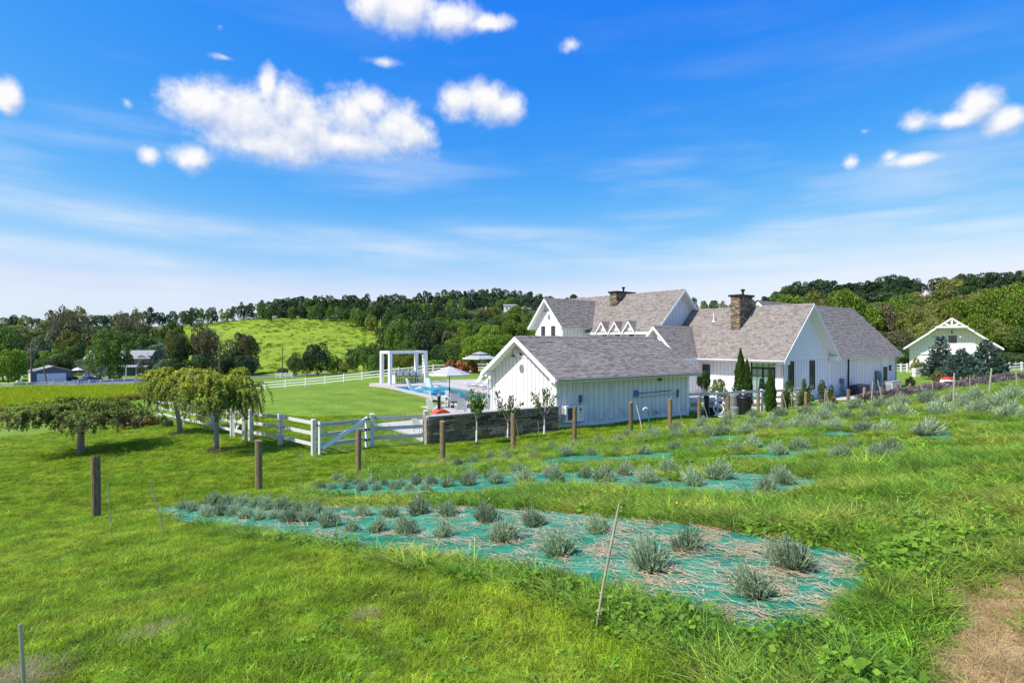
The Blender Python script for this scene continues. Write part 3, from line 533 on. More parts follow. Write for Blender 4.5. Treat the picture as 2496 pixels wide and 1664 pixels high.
def rough():
    P = np.vstack([sample(70000, -11, 18, 3.0, 12), sample(48000, -8, 32, 10, 26), sample(38000, 4, 75, 22, 72)])
    P = P[vis(P) & inside(P, ROUGH) & ~in_beds(P) & ~inside(P, DIRT)]
    v = vdist(P[:,0], P[:,1]); P = P[rng.random(len(P)) < np.clip(.75+.25*fbm(P, 1.1), .25, 1)]
    v = vdist(P[:,0], P[:,1]); s = .58+.008*np.clip(v, 0, 9)+rng.uniform(-.2,.30,len(P))+.12*fbm(P, 2.3)+.011*P[:,1]-.12*(P[:,1] < 7)
    # lower next to the beds so that the sheets stay visible
    near = np.full(len(P), 9.0)
    for b in BEDS:
        B = np.array(b)[::3]; near = np.minimum(near, np.min(np.hypot(P[:,0][:,None]-B[:,0], P[:,1][:,None]-B[:,1]), axis=1))
    s *= np.where(near < .28, .6, 1.0)
    s *= np.where((P[:,1] > 13) & (near < 1.0), .7, 1.0)
    scatter('rough_grass', 'long uncut grass and weeds on the lavender hillside', 'grass', lift(P), np.clip(s,.3,1.8), rough_c, 5)
    # the unmown fringe between lawn and nearest bed and the uphill corner: tall, dark, lush
    W_ = np.array(gpoly([(385,1262),(600,1312),(800,1342),(1000,1385),(1250,1440),(1450,1515),(1600,1590),(1720,1664),(1760,1760)])); dl = np.full(len(P), 99.)
    for i in range(len(W_)-1):
        a, b = W_[i], W_[i+1]; t = np.clip(((P-a) @ (b-a))/((b-a) @ (b-a)), 0, 1); dl = np.minimum(dl, np.hypot(*(P-a-t[:,None]*(b-a)).T))
    fr = (dl < 1.15+.35*fbm(P, 1.3)) & (rng.random(len(P)) < .62) & (dl > .05); T_ = P[fr]; T_ = T_[~in_beds(T_)]
    scatter('tall_grass', 'tall dark grass left unmown along the front edge of the nearest bed', 'grass', lift(T_), rng.uniform(.7,1.25,len(T_))*np.clip(np.interp(T_[:,1], [4,9,14], [.7,.66,.4]), .3, 2), tall_c, 4)
    far_ = (P[:,1] > 7) & (fbm(P, .9) > .6) & (rng.random(len(P)) < .35); T_ = P[far_]
    scatter('tall_clumps', 'dark clumps of taller grass among the hillside weeds', 'grass', lift(T_), rng.uniform(.55,1.0,len(T_))*(1+.008*T_[:,1]), tall_c, 4)
    k = (rng.random(len(P)) < .13) & (fbm(P, 1.7) > -.9); Q = P[k]
    scatter('weeds', 'broad-leaved green weeds among the long grass of the hillside', 'weeds', lift(Q), rng.uniform(.6,1.5,len(Q))*(1+.006*Q[:,1]), weed_c, 4)
    G_ = []
    for bi, thr in ((1, 1.9), (2, .75), (3, -.1), (4, -.3)):
        B = np.array(BEDS[bi]); q = sample(26000, B[:,0].min(), B[:,0].max(), B[:,1].min(), B[:,1].max()); q = q[inside(q, BEDS[bi])]; q = q[fbm(q, 1.6)+.5*fbm(q, 4.1) > thr]; G_.append(q[:2600])
    G_ = np.vstack(G_); scatter('bed_weeds', 'grass and weeds overgrowing the sheets of the farther lavender beds', 'grass', lift(G_), rng.uniform(.6,1.15,len(G_)), rough_c, 5)
    # stragglers along the sheet edges
    E_ = []
    for b in BEDS:
        B = np.array(b); t = rng.integers(0, len(B), 260); E_.append(B[t]+rng.normal(0, .10, (260, 2)))
    E_ = np.vstack(E_); E_ = E_[vis(E_)]; scatter('edge_grass', 'tufts of grass creeping over the edges of the teal sheets', 'grass', lift(E_), rng.uniform(.3,.55,len(E_)), rough_c, 5)
    Q = sample(9000, 1.5, 9, 2.2, 8); Q = Q[inside(Q, DIRT)]; scatter('dry_grass', 'dry straw-coloured grass on the bare soil at the lower right corner', 'grass', lift(Q), rng.uniform(.6,1.3,len(Q)), tan_c, 3, zs=.6)
    Q = Q[::22]; scatter('soil_weeds', 'stray green blades on the bare soil at the lower right corner', 'weeds', lift(Q), rng.uniform(.4,.8,len(Q)), rough_c, 5)
    f = ground(1690, 1262); Q = np.column_stack([rng.normal(f.x, .25, 14), rng.normal(f.y, .15, 14)]); F3 = lift(Q); F3[:,2] += rng.uniform(.16,.28,14); scatter('yellow_flowers', 'tiny yellow wildflowers in the weeds behind the nearest bed', 'flowers', F3, rng.uniform(.25,.4,14), flower_c, 1)
weed_c = proto('weed_protos', [leafy(f'weed_{k}', 46, .18, .15, (.03,.04,.05,.065)[k], 'weed_leaf', 80+k) for k in range(4)])
tan_c = proto('tan_protos', [blades(f'tan_tuft_{k}', 34, .10, .02, .09, .004, 1.6, 'grass_tan', 75+k) for k in range(3)])
flower_c = proto('flower_protos', [leafy('yellow_flower', 12, .06, .06, .05, 'flower_yellow', 90)])
rough()
# tussocks that roughen the far meadow and the slopes under the woods
mead_c = proto('meadow_protos', [blades(f'meadow_tuft_{k}', 60, .8, .25, .7, .10, .7, 'meadow_tuft', 100+k, segs=1, dark=.6) for k in range(3)])
P = np.column_stack([rng.uniform(-260, -20, 7000), rng.uniform(165, 420, 7000)]); px = CX+FPX*P[:,0]/P[:,1]; P = P[(px > 400) & (px < 985)]; P = P[rng.random(len(P)) < np.clip(.45+.3*fbm(P, .06)+.2*fbm(P, .21), .05, 1)]
scatter('meadow_grass', 'tussocky yellow-green grass of the far hillside meadow', 'grass', lift(P), rng.uniform(.5,1.5,len(P)), mead_c, 3)
corn_c = proto('corn_protos', [blades(f'corn_plant_{k}', 15, .12, 1.0, 2.0, .13, .35, 'corn_leaf', 110+k, segs=3, dark=.7) for k in range(4)])
dryc_c = proto('dry_corn_protos', [blades(f'dry_corn_{k}', 12, .14, .5, 1.3, .12, .7, 'corn_dry', 120+k, segs=3) for k in range(2)])
CORN = gpoly([(-140,1004),(60,1001),(150,990),(250,984),(330,974),(345,962),(330,948),(150,951),(-140,957)])
c_ = np.array(CORN); P = sample(16000, c_[:,0].min(), c_[:,0].max(), c_[:,1].min(), c_[:,1].max()); P = P[inside(P, CORN)]
scatter('corn_field', 'strip of bright green standing corn in front of the valley fence', 'crop', lift(P), rng.uniform(.75,1.1,len(P)), corn_c, 4, zs=.72, tilt=.06)
b_ = np.array(gpoly([(-140,1003),(60,1000),(150,989),(250,983),(330,973)])); t_ = rng.uniform(0, len(b_)-1.001, 900); i_ = t_.astype(int); P = b_[i_]*(1-(t_-i_))[:,None]+b_[i_+1]*(t_-i_)[:,None]+rng.normal(0, .5, (900,2))
scatter('dry_corn', 'dry yellow lower leaves along the near edge of the corn strip', 'crop', lift(P), rng.uniform(.6,1.1,len(P)), dryc_c, 2)
# ------------------------------------------------------------------ building kit (local a, b, z inside each building's Empty)
_UB = {}
def bx(name, parent, x0, x1, y0, y1, z0, z1, material):
    """a box-shaped part; alike pieces share one unit mesh"""
    if material not in _UB:
        m = MB(); m.box(-.5,.5,-.5,.5,-.5,.5); _UB[material] = m.mesh('box_'+material, material)
    o = link(name, _UB[material], parent, ((x0+x1)/2, (y0+y1)/2, (z0+z1)/2)); o.scale = (abs(x1-x0), abs(y1-y0), abs(z1-z0)); return o
def sub(name, parent, x0, x1, y0, y1, z0, z1, material):
    """box as a sub-part of a part that sits at its thing's origin"""
    return bx(name, parent, x0, x1, y0, y1, z0, z1, material)
def shade_col():
    k = random.choice((1.06,1.08,1.0,1.12,.95,.86,.76,1.03)); w = random.uniform(-.05,.06); return (k*(1+w), k, k*(1-w*.6+random.uniform(-.03,.05)))
def gable_roof(par, axis, c, hw, zr, ze, e0, e1, shing=(-1,), pieces=0, near=None, ex=.2, tab=.30, rake=(1,1), fascia='white_trim', gutter='gutter_white', th=.16, rk=.25):
    X = (lambda u, w, z: (u, w, z)) if axis == 'a' else (lambda u, w, z: (w, u, z))
    m = MB()
    def chevron(m, z_off, t, f0, f1):
        pts = [(c-hw, ze+z_off), (c, zr+z_off), (c+hw, ze+z_off), (c+hw, ze+z_off-t), (c, zr+z_off-t), (c-hw, ze+z_off-t)]
        for i in range(2):
            q = [pts[i], pts[i+1], pts[4-i], pts[5-i]]
            m.prism([X(f0, w, z) for w, z in q], Vector(X(f1, 0, 0))-Vector(X(f0, 0, 0)))
    chevron(m, 0, .045, e0, e1); m.build('roof', 'roof_deck', par)
    m = MB(); chevron(m, -.047, th, e0+.03, e1-.03); m.build('soffit', 'white_trim', par)
    for k, e in enumerate((e0-.021, e1+.021)):
        if not rake[k]: continue
        for s in (-1, 1):
            m = MB(); m.prism([X(e-.022, c, zr-.02), X(e-.022, c+s*(hw+.02), ze-.02), X(e-.022, c+s*(hw+.02), ze-.02-rk), X(e-.022, c, zr-.02-rk)], Vector(X(.044, 0, 0))); m.build('rake_board', fascia, par)
    for s in (-1, 1):
        m = MB(); w = c+s*(hw+.02); m.prism([X(e0, w-.02*s, ze-.03), X(e0, w+.015*s, ze-.03), X(e0, w+.015*s, ze-.22), X(e0, w-.02*s, ze-.22)], Vector(X(e1-e0, 0, 0))); m.build('fascia', fascia, par)
        if gutter:
            m = MB(); w = c+s*(hw+.04); m.prism([X(e0, w, ze-.05), X(e0, w+.12*s, ze-.05), X(e0, w+.12*s, ze-.09), X(e0, w+.07*s, ze-.15), X(e0, w, ze-.15)], Vector(X(e1-e0, 0, 0))); m.build('gutter', gutter, par)
    # asphalt shingles in courses, each tab its own thickness
    for s in shing:
        L = math.hypot(hw, zr-ze); nrow = int(L/ex); d = Vector((0, s*hw/L, (ze-zr)/L)); nv = Vector((0, s*(zr-ze)/L, hw/L)); tabs = []
        for i in range(nrow):
            top = L-(i+1)*L/nrow; bot = L-i*L/nrow+.03; u = e0-random.uniform(0, tab)
            while u < e1:
                w_ = tab*random.choice((.6,.8,1,1,1.2,1.4)); u0, u1 = max(u+.006, e0), min(u+w_, e1)
                if u1-u0 > .05: tabs.append((u0, u1, top, bot+random.uniform(-.012,.012), random.choice((.016,.022,.03,.036))))
                u += w_
        if pieces and near is not None: tabs.sort(key=lambda t: near((t[0]+t[1])/2, c+s*(t[2]+t[3])/2*hw/L, zr-(t[2]+t[3])/2*(zr-ze)/L))
        def corners(t):
            u0, u1, tp, bt, h = t; o = Vector((0, c, zr)); up = [o+d*tp+nv*.006, o+d*bt+nv*h]; dn = [o+d*tp-nv*.004, o+d*bt-nv*.002]
            f = lambda u, p: Vector(X(u, p.y, p.z))
            return f(u0, up[0]), f(u1, up[0]), f(u1, up[1]), f(u0, up[1]), f(u0, dn[1]), f(u1, dn[1])
        flip = (axis == 'b') != (s == 1)
        def addtab(m, t, col, org=None):
            A, B, C_, D, E_, F_ = corners(t)
            m.quad(A, B, C_, D, col) if not flip else m.quad(D, C_, B, A, col); m.quad(D, C_, F_, E_, col) if not flip else m.quad(E_, F_, C_, D, col)
            m.quad(A, D, E_, A, col); m.quad(B, C_, F_, B, col)
        for t in tabs[:pieces]:
            m = MB(); addtab(m, t, shade_col()); A = corners(t)[3]; o = link('shingle', m.mesh('shingle', 'shingle', A), par, A)
        m = MB()
        for t in tabs[pieces:]:
            A, B, C_, D, E_, F_ = corners(t); col = shade_col(); m.quad(A, B, C_, D, col); m.quad(D, C_, F_, E_, col)
        if m.v: tag(m.build('shingles', 'shingle', par), kind='stuff')
    # ridge caps
    m = MB(); n = int((e1-e0)/.25)
    for i in range(n):
        u0 = e0+i*(e1-e0)/n; u1 = u0+(e1-e0)/n+.02; cz = .03+.012*(i % 2); col = shade_col()
        for s in (-1, 1):
            k = (zr-ze)/hw*.14; m.quad(X(u0, c, zr+cz+.01), X(u1, c, zr+cz), X(u1, c+s*.14, zr+cz-k), X(u0, c+s*.14, zr+cz-k+.01), col)
    m.build('ridge_cap', 'shingle', par)
def gwall(par, axis, c, w0, w1, u0, u1, zr, slope, z0=-.3, material='white_paint', name='wall', drop=.16):
    """a pentagonal house body under a gable roof"""
    X = (lambda u, w, z: (u, w, z)) if axis == 'a' else (lambda u, w, z: (w, u, z))
    f = lambda w: zr-drop-abs(w-c)*slope
    pts = [(w0, z0), (w1, z0), (w1, f(w1)), (c, f(c)), (w0, f(w0))]
    m = MB(); m.prism([X(u0, w, z) for w, z in pts], Vector(X(u1-u0, 0, 0))); return m.build(name, material, par)
def battens(par, plane, coord, sg, p0, p1, step, z0, ztop, material='batten_shadow_grey', w=.05, skip=()):
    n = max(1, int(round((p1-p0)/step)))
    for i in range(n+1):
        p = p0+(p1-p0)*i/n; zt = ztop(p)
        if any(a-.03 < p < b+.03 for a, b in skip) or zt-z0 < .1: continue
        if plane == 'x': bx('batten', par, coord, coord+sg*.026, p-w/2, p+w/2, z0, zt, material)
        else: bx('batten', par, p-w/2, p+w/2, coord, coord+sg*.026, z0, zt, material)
def window(par, plane, coord, sg, p0, p1, z0, z1, cols, rows, fr=.055, fmat='dark_frame', glass='window_glass', name='window', trim=None, bars=None):
    def bb(nm, parent, a0, a1, d0, d1, c0, c1, mt):
        d0, d1 = sorted((coord+sg*d0, coord+sg*d1))
        return bx(nm, parent, d0, d1, a0, a1, c0, c1, mt) if plane == 'x' else bx(nm, parent, a0, a1, d0, d1, c0, c1, mt)
    m = MB(); d0, d1 = sorted((coord+sg*.001, coord+sg*.06))
    for a0, a1, c0, c1 in ((p0,p1,z0,z0+fr),(p0,p1,z1-fr,z1),(p0,p0+fr,z0+fr,z1-fr),(p1-fr,p1,z0+fr,z1-fr)):
        m.box(d0, d1, a0, a1, c0, c1) if plane == 'x' else m.box(a0, a1, d0, d1, c0, c1)
    w = m.build(name, fmat, par); bb('pane', w, p0+fr, p1-fr, .002, .02, z0+fr, z1-fr, glass)
    for i in range(1, cols): p = p0+(p1-p0)*i/cols; bb('muntin', w, p-.014, p+.014, .021, .042, z0+fr, z1-fr, fmat)
    for j in (bars if bars else [z0+(z1-z0)*k/rows for k in range(1, rows)]): bb('muntin', w, p0+fr, p1-fr, .021, .044, j-.014, j+.014, fmat)
    if trim:
        t = .09
        for a0, a1, c0, c1 in ((p0-t,p1+t,z1,z1+t),(p0-t,p0,z0-t,z1),(p1,p1+t,z0-t,z1),(p0,p1,z0-t,z0)): bb('window_trim', w, a0, a1, .001, .035, c0, c1, trim)
    return w
def barn_lamp(par, p, out, up=.22, reach=.5):
    """gooseneck lamp; p on the wall, out = outward unit vector (local)"""
    p = Vector(p); o = Vector(out); z = Vector((0,0,1)); m = MB()
    m.tube([p, p+o*.12+z*.06, p+o*.26+z*up*1.15, p+o*.40+z*up*1.25, p+o*reach+z*up*.6, p+o*reach+z*.02], .017, 6); a = m.build('lamp_arm', 'black_metal', par)
    m = MB(); q = p+o*reach; m.lathe([(.03, q.z+.04), (.05, q.z-.02), (.09, q.z-.07), (.20, q.z-.13), (.21, q.z-.15), (.19, q.z-.15)], 16, (q.x, q.y)); m.build('lamp_shade', 'black_metal', a)
    m = MB(); m.beam(p-o*.0, p+o*.03, .13, .13); m.build('lamp_plate', 'black_metal', a)
def veneer(par, name, x0, x1, y0, y1, z0, z1, faces, course=.11, length=.32, stuff=True, dark=1.0):
    """ledge stone facing, stones laid in uneven courses on the given faces of a box"""
    m = MB()
    for fc in faces:
        a0, a1 = (y0, y1) if fc in '-x+x' else (x0, x1); z = z0
        while z < z1-.02:
            h = min(course*random.choice((.6,.8,1,1.2,1.4)), z1-z); a = a0-.0
            while a < a1-.01:
                l = min(length*random.uniform(.5,1.5), a1-a); d = random.uniform(.015,.06); g = .006; col = stone_col(dark)
                lo, hi = a+g, a+l-g
                if fc == '-y': m.box(lo, hi, y0-d, y0+.02, z+g, z+h-g, col)
                if fc == '+y': m.box(lo, hi, y1-.02, y1+d, z+g, z+h-g, col)
                if fc == '-x': m.box(x0-d, x0+.02, lo, hi, z+g, z+h-g, col)
                if fc == '+x': m.box(x1-.02, x1+d, lo, hi, z+g, z+h-g, col)
                a += l
            z += h
    o = m.build(name, 'stone', par); tag(o, kind='stuff'); return o
def stone_col(k=1.0):
    r = random.random(); b = random.uniform(.55, 1.25)*k
    if r < (.16 if k == 1.0 else .07): return (1.5*b, 1.12*b, .55*b)
    if r < .30: return (1.1*b, .98*b, .88*b)
    if r < .50: return (.42*b, .42*b, .45*b)
    if r < .62: return (1.25*b, 1.22*b, 1.2*b)
    return (.78*b, .76*b, .76*b)

# ------------------------------------------------------------------ pool house (white board-and-batten shed)
SA = 34.0; SO = Vector((2.19, 28.52))
sh = thing('pool_house', 'low white board-and-batten pool house with brown shingle roof beside the pool', 'shed', (SO.x, SO.y, 0), R(SA))
def shed():
    c, hw, zr, ze = 2.77, 3.46, 4.67, 2.62; sl = (zr-ze)/hw
    gwall(sh, 'a', c, 0, 5.8, 0, 9.95, zr, sl, -.3)
    Mi = Matrix.Rotation(R(SA), 4, 'Z'); Mi.translation = (SO.x, SO.y, 0)
    gable_roof(sh, 'a', c, hw, zr, ze, -.6, 10.22, shing=(-1,), pieces=300, near=lambda u, w, z: (Mi @ Vector((u, w, z))-Vector((0,0,CAMZ))).length, ex=.185, gutter='gutter_metal')
    und = lambda b: zr-.2-abs(b-c)*sl
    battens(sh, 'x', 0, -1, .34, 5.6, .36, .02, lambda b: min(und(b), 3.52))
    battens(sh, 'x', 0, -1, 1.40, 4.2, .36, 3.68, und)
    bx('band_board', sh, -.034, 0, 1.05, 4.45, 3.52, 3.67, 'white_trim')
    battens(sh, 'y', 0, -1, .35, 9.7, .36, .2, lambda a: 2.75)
    bx('skirt_board', sh, 0, 9.95, -.032, 0, -.28, .2, 'white_trim'); bx('skirt_board', sh, -.032, 0, 0, 5.8, -.28, .02, 'white_trim')
    for (x0, x1, y0, y1) in ((-.036, 0, -.036, .12), (0, .12, -.036, 0), (9.82, 9.99, -.036, 0), (-.036, 0, 5.68, 5.83)): bx('corner_board', sh, x0, x1, y0, y1, -.25, 2.72, 'white_trim')
    for b in (-.40, 5.93): bx('eave_return', sh, -.56, .0, b-.22, b+.2, 2.40, 2.70, 'white_trim')
    bx('porch_post', sh, .02, .20, 6.0, 6.18, -.2, 2.5, 'white_trim'); bx('porch_post', sh, 9.6, 9.8, 6.0, 6.18, -.2, 2.5, 'white_trim'); bx('porch_beam', sh, .02, 9.8, 6.02, 6.16, 2.42, 2.62, 'white_trim')
    def spout(b, toward):
        m = MB(); m.tube([(-.35, b+toward*.06, 2.50), (-.22, b, 2.40), (-.09, b, 2.28), (-.07, b, 2.1), (-.07, b, .22)], .042, 8); p = m.build('downspout', 'gutter_white', sh, smooth=True)
        m = MB(); m.tube([(-.07, b, .24), (-.08, b-.02, .10), (-.05, b-.12, .04), (.05, b-.42, .03)], .048, 8); m.build('drain_pipe', 'green_plastic' if b < 1 else 'gutter_white', p, smooth=True)
    spout(-.13, -1); spout(6.3, 1)
    barn_lamp(sh, (-.03, 3.02, 3.72), (-1, 0, 0), .30, .52)
    m = MB(); m.tube([(1.32, -.05, 2.52), (1.32, -.05, .9)], .05, 8); m.build('line_cover', 'gutter_white', sh)
    m = MB(); m.tube([(1.53, -.06, 1.62), (1.53, -.06, 1.12)], .03, 6); m.box(1.47, 1.59, -.14, -.03, 1.32, 1.66); m.build('disconnect_box', 'meter_box', sh)
    for a, z in ((2.02,1.92), (2.02,1.40), (3.84,1.92), (3.84,1.40)):
        m = MB(); m.box(a-.07, a+.07, -.045, -.027, z-.17, z+.17); m.tube([(a, -.05, z+.10), (a, -.16, z+.08), (a, -.19, z+.13)], .012, 5); m.tube([(a, -.05, z-.10), (a, -.16, z-.12), (a, -.19, z-.07)], .012, 5); m.build('wall_hook', 'white_plastic', sh)
    m = MB(); m.box(7.36, 7.54, -.15, -.03, 2.16, 2.40); m.build('wall_lamp', 'bark', sh)
    m = MB(); m.tube([(7.1, -.03, .46), (7.1, -.14, .44), (7.1, -.18, .36)], .025, 6); m.build('tap', 'black_metal', sh)
shed()
W2 = lambda o, ang, a, b, z=0: (o.x+math.cos(R(ang))*a-math.sin(R(ang))*b, o.y+math.sin(R(ang))*a+math.cos(R(ang))*b, z)
def ac_unit():
    t = thing('heat_pump', 'white wall-mounted heat pump with round red badge on the pool house wall', 'heat pump', W2(SO, SA, .3, -.42, .40), R(SA))
    m = MB(); m.box(0, 1.16, 0, .34, 0, .80); m.build('casing', 'white_plastic', t)
    m = MB(); m.box(.10, .62, -.012, 0, .10, .70); g = m.build('fan_grille', 'bin_black', t)
    for k in range(8): bx('grille_bar', g, .12, .60, -.022, -.012, .14+k*.07, .155+k*.07, 'grey_metal')
    for k in range(6): bx('side_louvre', t, -.012, 0, .05, .29, .12+k*.1, .17+k*.1, 'grey_metal')
    m = MB(); m.lathe([(.075, 0), (.075, .01)], 20); o = m.build('badge', 'logo_red', t); o.rotation_euler = (R(90), 0, 0); o.location = (.93, 0, .60)
    m = MB(); m.box(.885, .975, -.008, 0, .40, .46); m.box(.82, 1.10, -.006, 0, .22, .235); m.build('lettering', 'bin_grey', t)
    for a in (.2, .95): bx('bracket', t, a-.025, a+.025, -.02, .40, -.05, 0, 'grey_metal')
ac_unit()
def tools():
    t = thing('skimmer_net', 'blue flat pool skimmer net on a long pole hung on the pool house wall', 'pool net', W2(SO, SA, 5.35, -.09, 1.38), R(SA))
    m = MB(); m.prism([(0,-.01,.02), (.34,-.01,.0), (.42,-.01,.12), (.36,-.01,.30), (.26,-.01,.36), (.06,-.01,.33), (.01,-.01,.2)], (0,.02,0)); m.build('net', 'net_blue', t)
    m = MB(); m.tube([(.40,0,.16), (3.05,0,.20)], .022, 7); m.build('pole', 'pole_blue', t)
    t = thing('pool_brush', 'dark pool brush on a pale telescopic pole hung on the pool house wall', 'pool brush', W2(SO, SA, 5.30, -.09, 1.28), R(SA))
    m = MB(); m.tube([(0,0,.04), (3.6,0,.10)], .020, 7); m.build('pole', 'galvanised', t)
    m = MB(); m.beam((3.62,0,-.14), (3.66,0,.34), .06, .05); m.beam((3.66,-.0,-.12), (3.70,0,.32), .05, .03); m.build('brush_head', 'pole_blue', t)
tools()

# ------------------------------------------------------------------ farmhouse
HA = 37.0; HO = Vector((35.747, 53.565))
fh = thing('farmhouse', 'large white farmhouse of several steep-gabled wings with grey-brown shingle roofs', 'house', (HO.x, HO.y, 0), R(HA))
def chimney(a0, a1, b0, b1, z0, z1):
    m = MB(); m.box(a0, a1, b0, b1, z0, z1); c = m.build('chimney', 'mortar', fh)
    veneer(c, 'stone_facing', a0, a1, b0, b1, z0, z1, ('-x', '-y'), .10, .30, dark=.75)
    bx('chimney_cap', c, a0-.14, a1+.14, b0-.14, b1+.14, z1, z1+.16, 'black_metal')
    m = MB(); x, y = (a0+a1)/2+.2, (b0+b1)/2; m.lathe([(.09, z1+.16), (.09, z1+.48), (.17, z1+.5), (.17, z1+.62), (.06, z1+.66)], 12, (x, y)); m.build('flue_pipe', 'black_metal', c)
def house():
    # right wing, ridge across the picture
    gwall(fh, 'a', 3.87, 0, 7.74, -13.4, 0, 7.65, 1.03); gwall(fh, 'a', 3.87, 1.5, 6.2, -16.6, -13.4, 7.65, 1.03, 4.5); gable_roof(fh, 'a', 3.87, 4.32, 7.65, 3.2, -12.72, .5, shing=(-1,), rake=(0,1), gutter='gutter_metal'); gable_roof(fh, 'a', 3.87, 2.6, 7.65, 4.97, -16.9, -12.72, shing=(-1,), rake=(1,0), gutter=None)
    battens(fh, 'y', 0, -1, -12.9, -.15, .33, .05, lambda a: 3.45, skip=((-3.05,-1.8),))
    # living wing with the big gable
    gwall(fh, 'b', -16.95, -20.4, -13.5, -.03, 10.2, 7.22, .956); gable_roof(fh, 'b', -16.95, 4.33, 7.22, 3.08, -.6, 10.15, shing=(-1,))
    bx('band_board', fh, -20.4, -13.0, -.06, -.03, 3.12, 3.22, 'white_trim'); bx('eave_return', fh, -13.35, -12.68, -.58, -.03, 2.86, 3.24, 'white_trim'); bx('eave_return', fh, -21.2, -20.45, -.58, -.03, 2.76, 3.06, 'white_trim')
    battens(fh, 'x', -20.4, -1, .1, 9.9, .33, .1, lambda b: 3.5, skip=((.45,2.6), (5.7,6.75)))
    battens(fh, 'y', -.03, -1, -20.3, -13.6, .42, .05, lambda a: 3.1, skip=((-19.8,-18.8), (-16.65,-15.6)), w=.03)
    for a0, a1 in ((-19.66,-18.92), (-16.51,-15.73)): window(fh, 'y', -.03, -1, a0, a1, .75, 2.95, 2, 5, bars=[1.3, 1.85, 2.38, 2.44])
    window(fh, 'x', -20.4, -1, 5.95, 6.6, 1.2, 2.55, 2, 4)
    d = window(fh, 'x', -20.4, -1, .55, 2.42, .12, 2.93, 4, 1, fr=.09, glass='clear_glass', name='patio_door', bars=[1.85])
    for z0, z1 in ((2.36, 2.50),): bx('door_rail', d, -20.47, -20.40, .55, 2.42, z0, z1, 'dark_frame')
    bx('door_stile', d, -20.475, -20.40, 1.43, 1.54, .12, 2.4, 'dark_frame')
    m = MB()
    for k in range(14):
        b0 = .66+k*.125; m.quad((-20.392-.010*(k % 2), b0, .2), (-20.392-.010*((k+1) % 2), b0+.125, .2), (-20.392-.010*((k+1) % 2), b0+.125, 2.85), (-20.392-.010*(k % 2), b0, 2.85))
    m.build('curtain', 'curtain', d)
    m = MB(); m.tube([(-20.6, -.12, 2.82), (-20.48, -.1, 2.6), (-20.47, -.1, 2.4), (-20.47, -.1, .1)], .045, 7); m.build('downspout', 'gutter_metal', fh, smooth=True)
    m = MB(); m.lathe([(.07, 2.72), (.1, 2.66), (.1, 2.58), (.04, 2.56)], 10, (-20.75, .35)); m.build('flood_light', 'white_plastic', fh)
    # link wing with the small gable
    gwall(fh, 'a', 8.96, 6.6, 11.3, -23.3, -18.6, 5.65, 1.03); gable_roof(fh, 'a', 8.96, 2.45, 5.65, 3.13, -23.7, -18.3, shing=(-1,), rake=(1,0), gutter=None)
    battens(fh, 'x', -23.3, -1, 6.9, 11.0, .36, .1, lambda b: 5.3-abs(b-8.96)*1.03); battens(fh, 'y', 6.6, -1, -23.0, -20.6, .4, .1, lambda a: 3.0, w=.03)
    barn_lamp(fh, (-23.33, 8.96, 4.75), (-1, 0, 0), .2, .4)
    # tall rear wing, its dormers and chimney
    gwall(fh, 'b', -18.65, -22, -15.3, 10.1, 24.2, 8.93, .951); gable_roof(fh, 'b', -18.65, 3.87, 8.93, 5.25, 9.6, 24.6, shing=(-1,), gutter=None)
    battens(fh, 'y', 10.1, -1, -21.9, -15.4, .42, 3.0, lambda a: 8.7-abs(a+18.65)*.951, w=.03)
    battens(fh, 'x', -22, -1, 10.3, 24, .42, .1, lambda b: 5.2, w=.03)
    for b in (12.57, 14.2, 15.82):
        m = MB(); hw = .66; m.prism([(-22.02, b-.5, 4.2), (-22.02, b+.5, 4.2), (-22.02, b+.5, 5.4), (-22.02, b, 6.05), (-22.02, b-.5, 5.4)], (1.6,0,0)); dm = m.build('dormer', 'white_paint', fh)
        gable_roof(dm, 'a', b, hw, 6.19, 5.28, -22.62, -21.2, shing=(-1,1), rake=(1,0), gutter=None, th=.06, rk=.15)
        window(fh, 'x', -22.02, -1, b-.1, b+.38, 4.5, 5.45, 2, 2, fr=.05)
        m = MB(); m.prism([(-22.42, b-.52, 5.36), (-22.42, b+.52, 5.36), (-22.42, b, 6.02)], (.3,0,0)); m.build('gable_panel', 'white_paint', dm)
        m = MB(); m.prism([(-22.02, b-.62, 5.1), (-22.55, b-.62, 5.1), (-22.4, b-.62, 4.9), (-22.15, b-.62, 4.7), (-22.02, b-.62, 4.2)], (0,.1,0)); m.build('bracket', 'white_trim', dm)
    chimney(-19.88, -17.4, 16.47, 17.3, 7.3, 9.05); chimney(-18.96, -17.15, 4.24, 5.02, 5.1, 7.98)
    # cross wing with the two-window gable
    gwall(fh, 'a', 19.95, 18.0, 21.9, -25.4, -18.9, 8.46, 1.13); gable_roof(fh, 'a', 19.95, 2.4, 8.46, 5.75, -25.95, -18.9, shing=(-1,), rake=(1,0), gutter='gutter_metal')
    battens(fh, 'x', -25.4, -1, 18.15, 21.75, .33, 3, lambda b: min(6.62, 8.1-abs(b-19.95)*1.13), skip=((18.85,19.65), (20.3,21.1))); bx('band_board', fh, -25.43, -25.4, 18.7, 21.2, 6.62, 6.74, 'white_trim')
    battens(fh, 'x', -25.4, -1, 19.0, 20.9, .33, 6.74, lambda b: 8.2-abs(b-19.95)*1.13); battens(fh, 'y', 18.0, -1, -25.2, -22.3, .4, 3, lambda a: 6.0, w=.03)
    for b0 in (18.95, 20.4): window(fh, 'x', -25.4, -1, b0, b0+.58, 4.7, 5.85, 2, 3, trim='white_trim')
    barn_lamp(fh, (-25.43, 19.95, 7.35), (-1,0,0), .2, .42)
    # services on the shaded wall
    m = MB(); m.tube([(-9.92, -.07, 3.15), (-9.95, -.07, 2.0), (-9.98, -.07, .1)], .06, 7); m.build('drain_pipe', 'black_metal', fh)
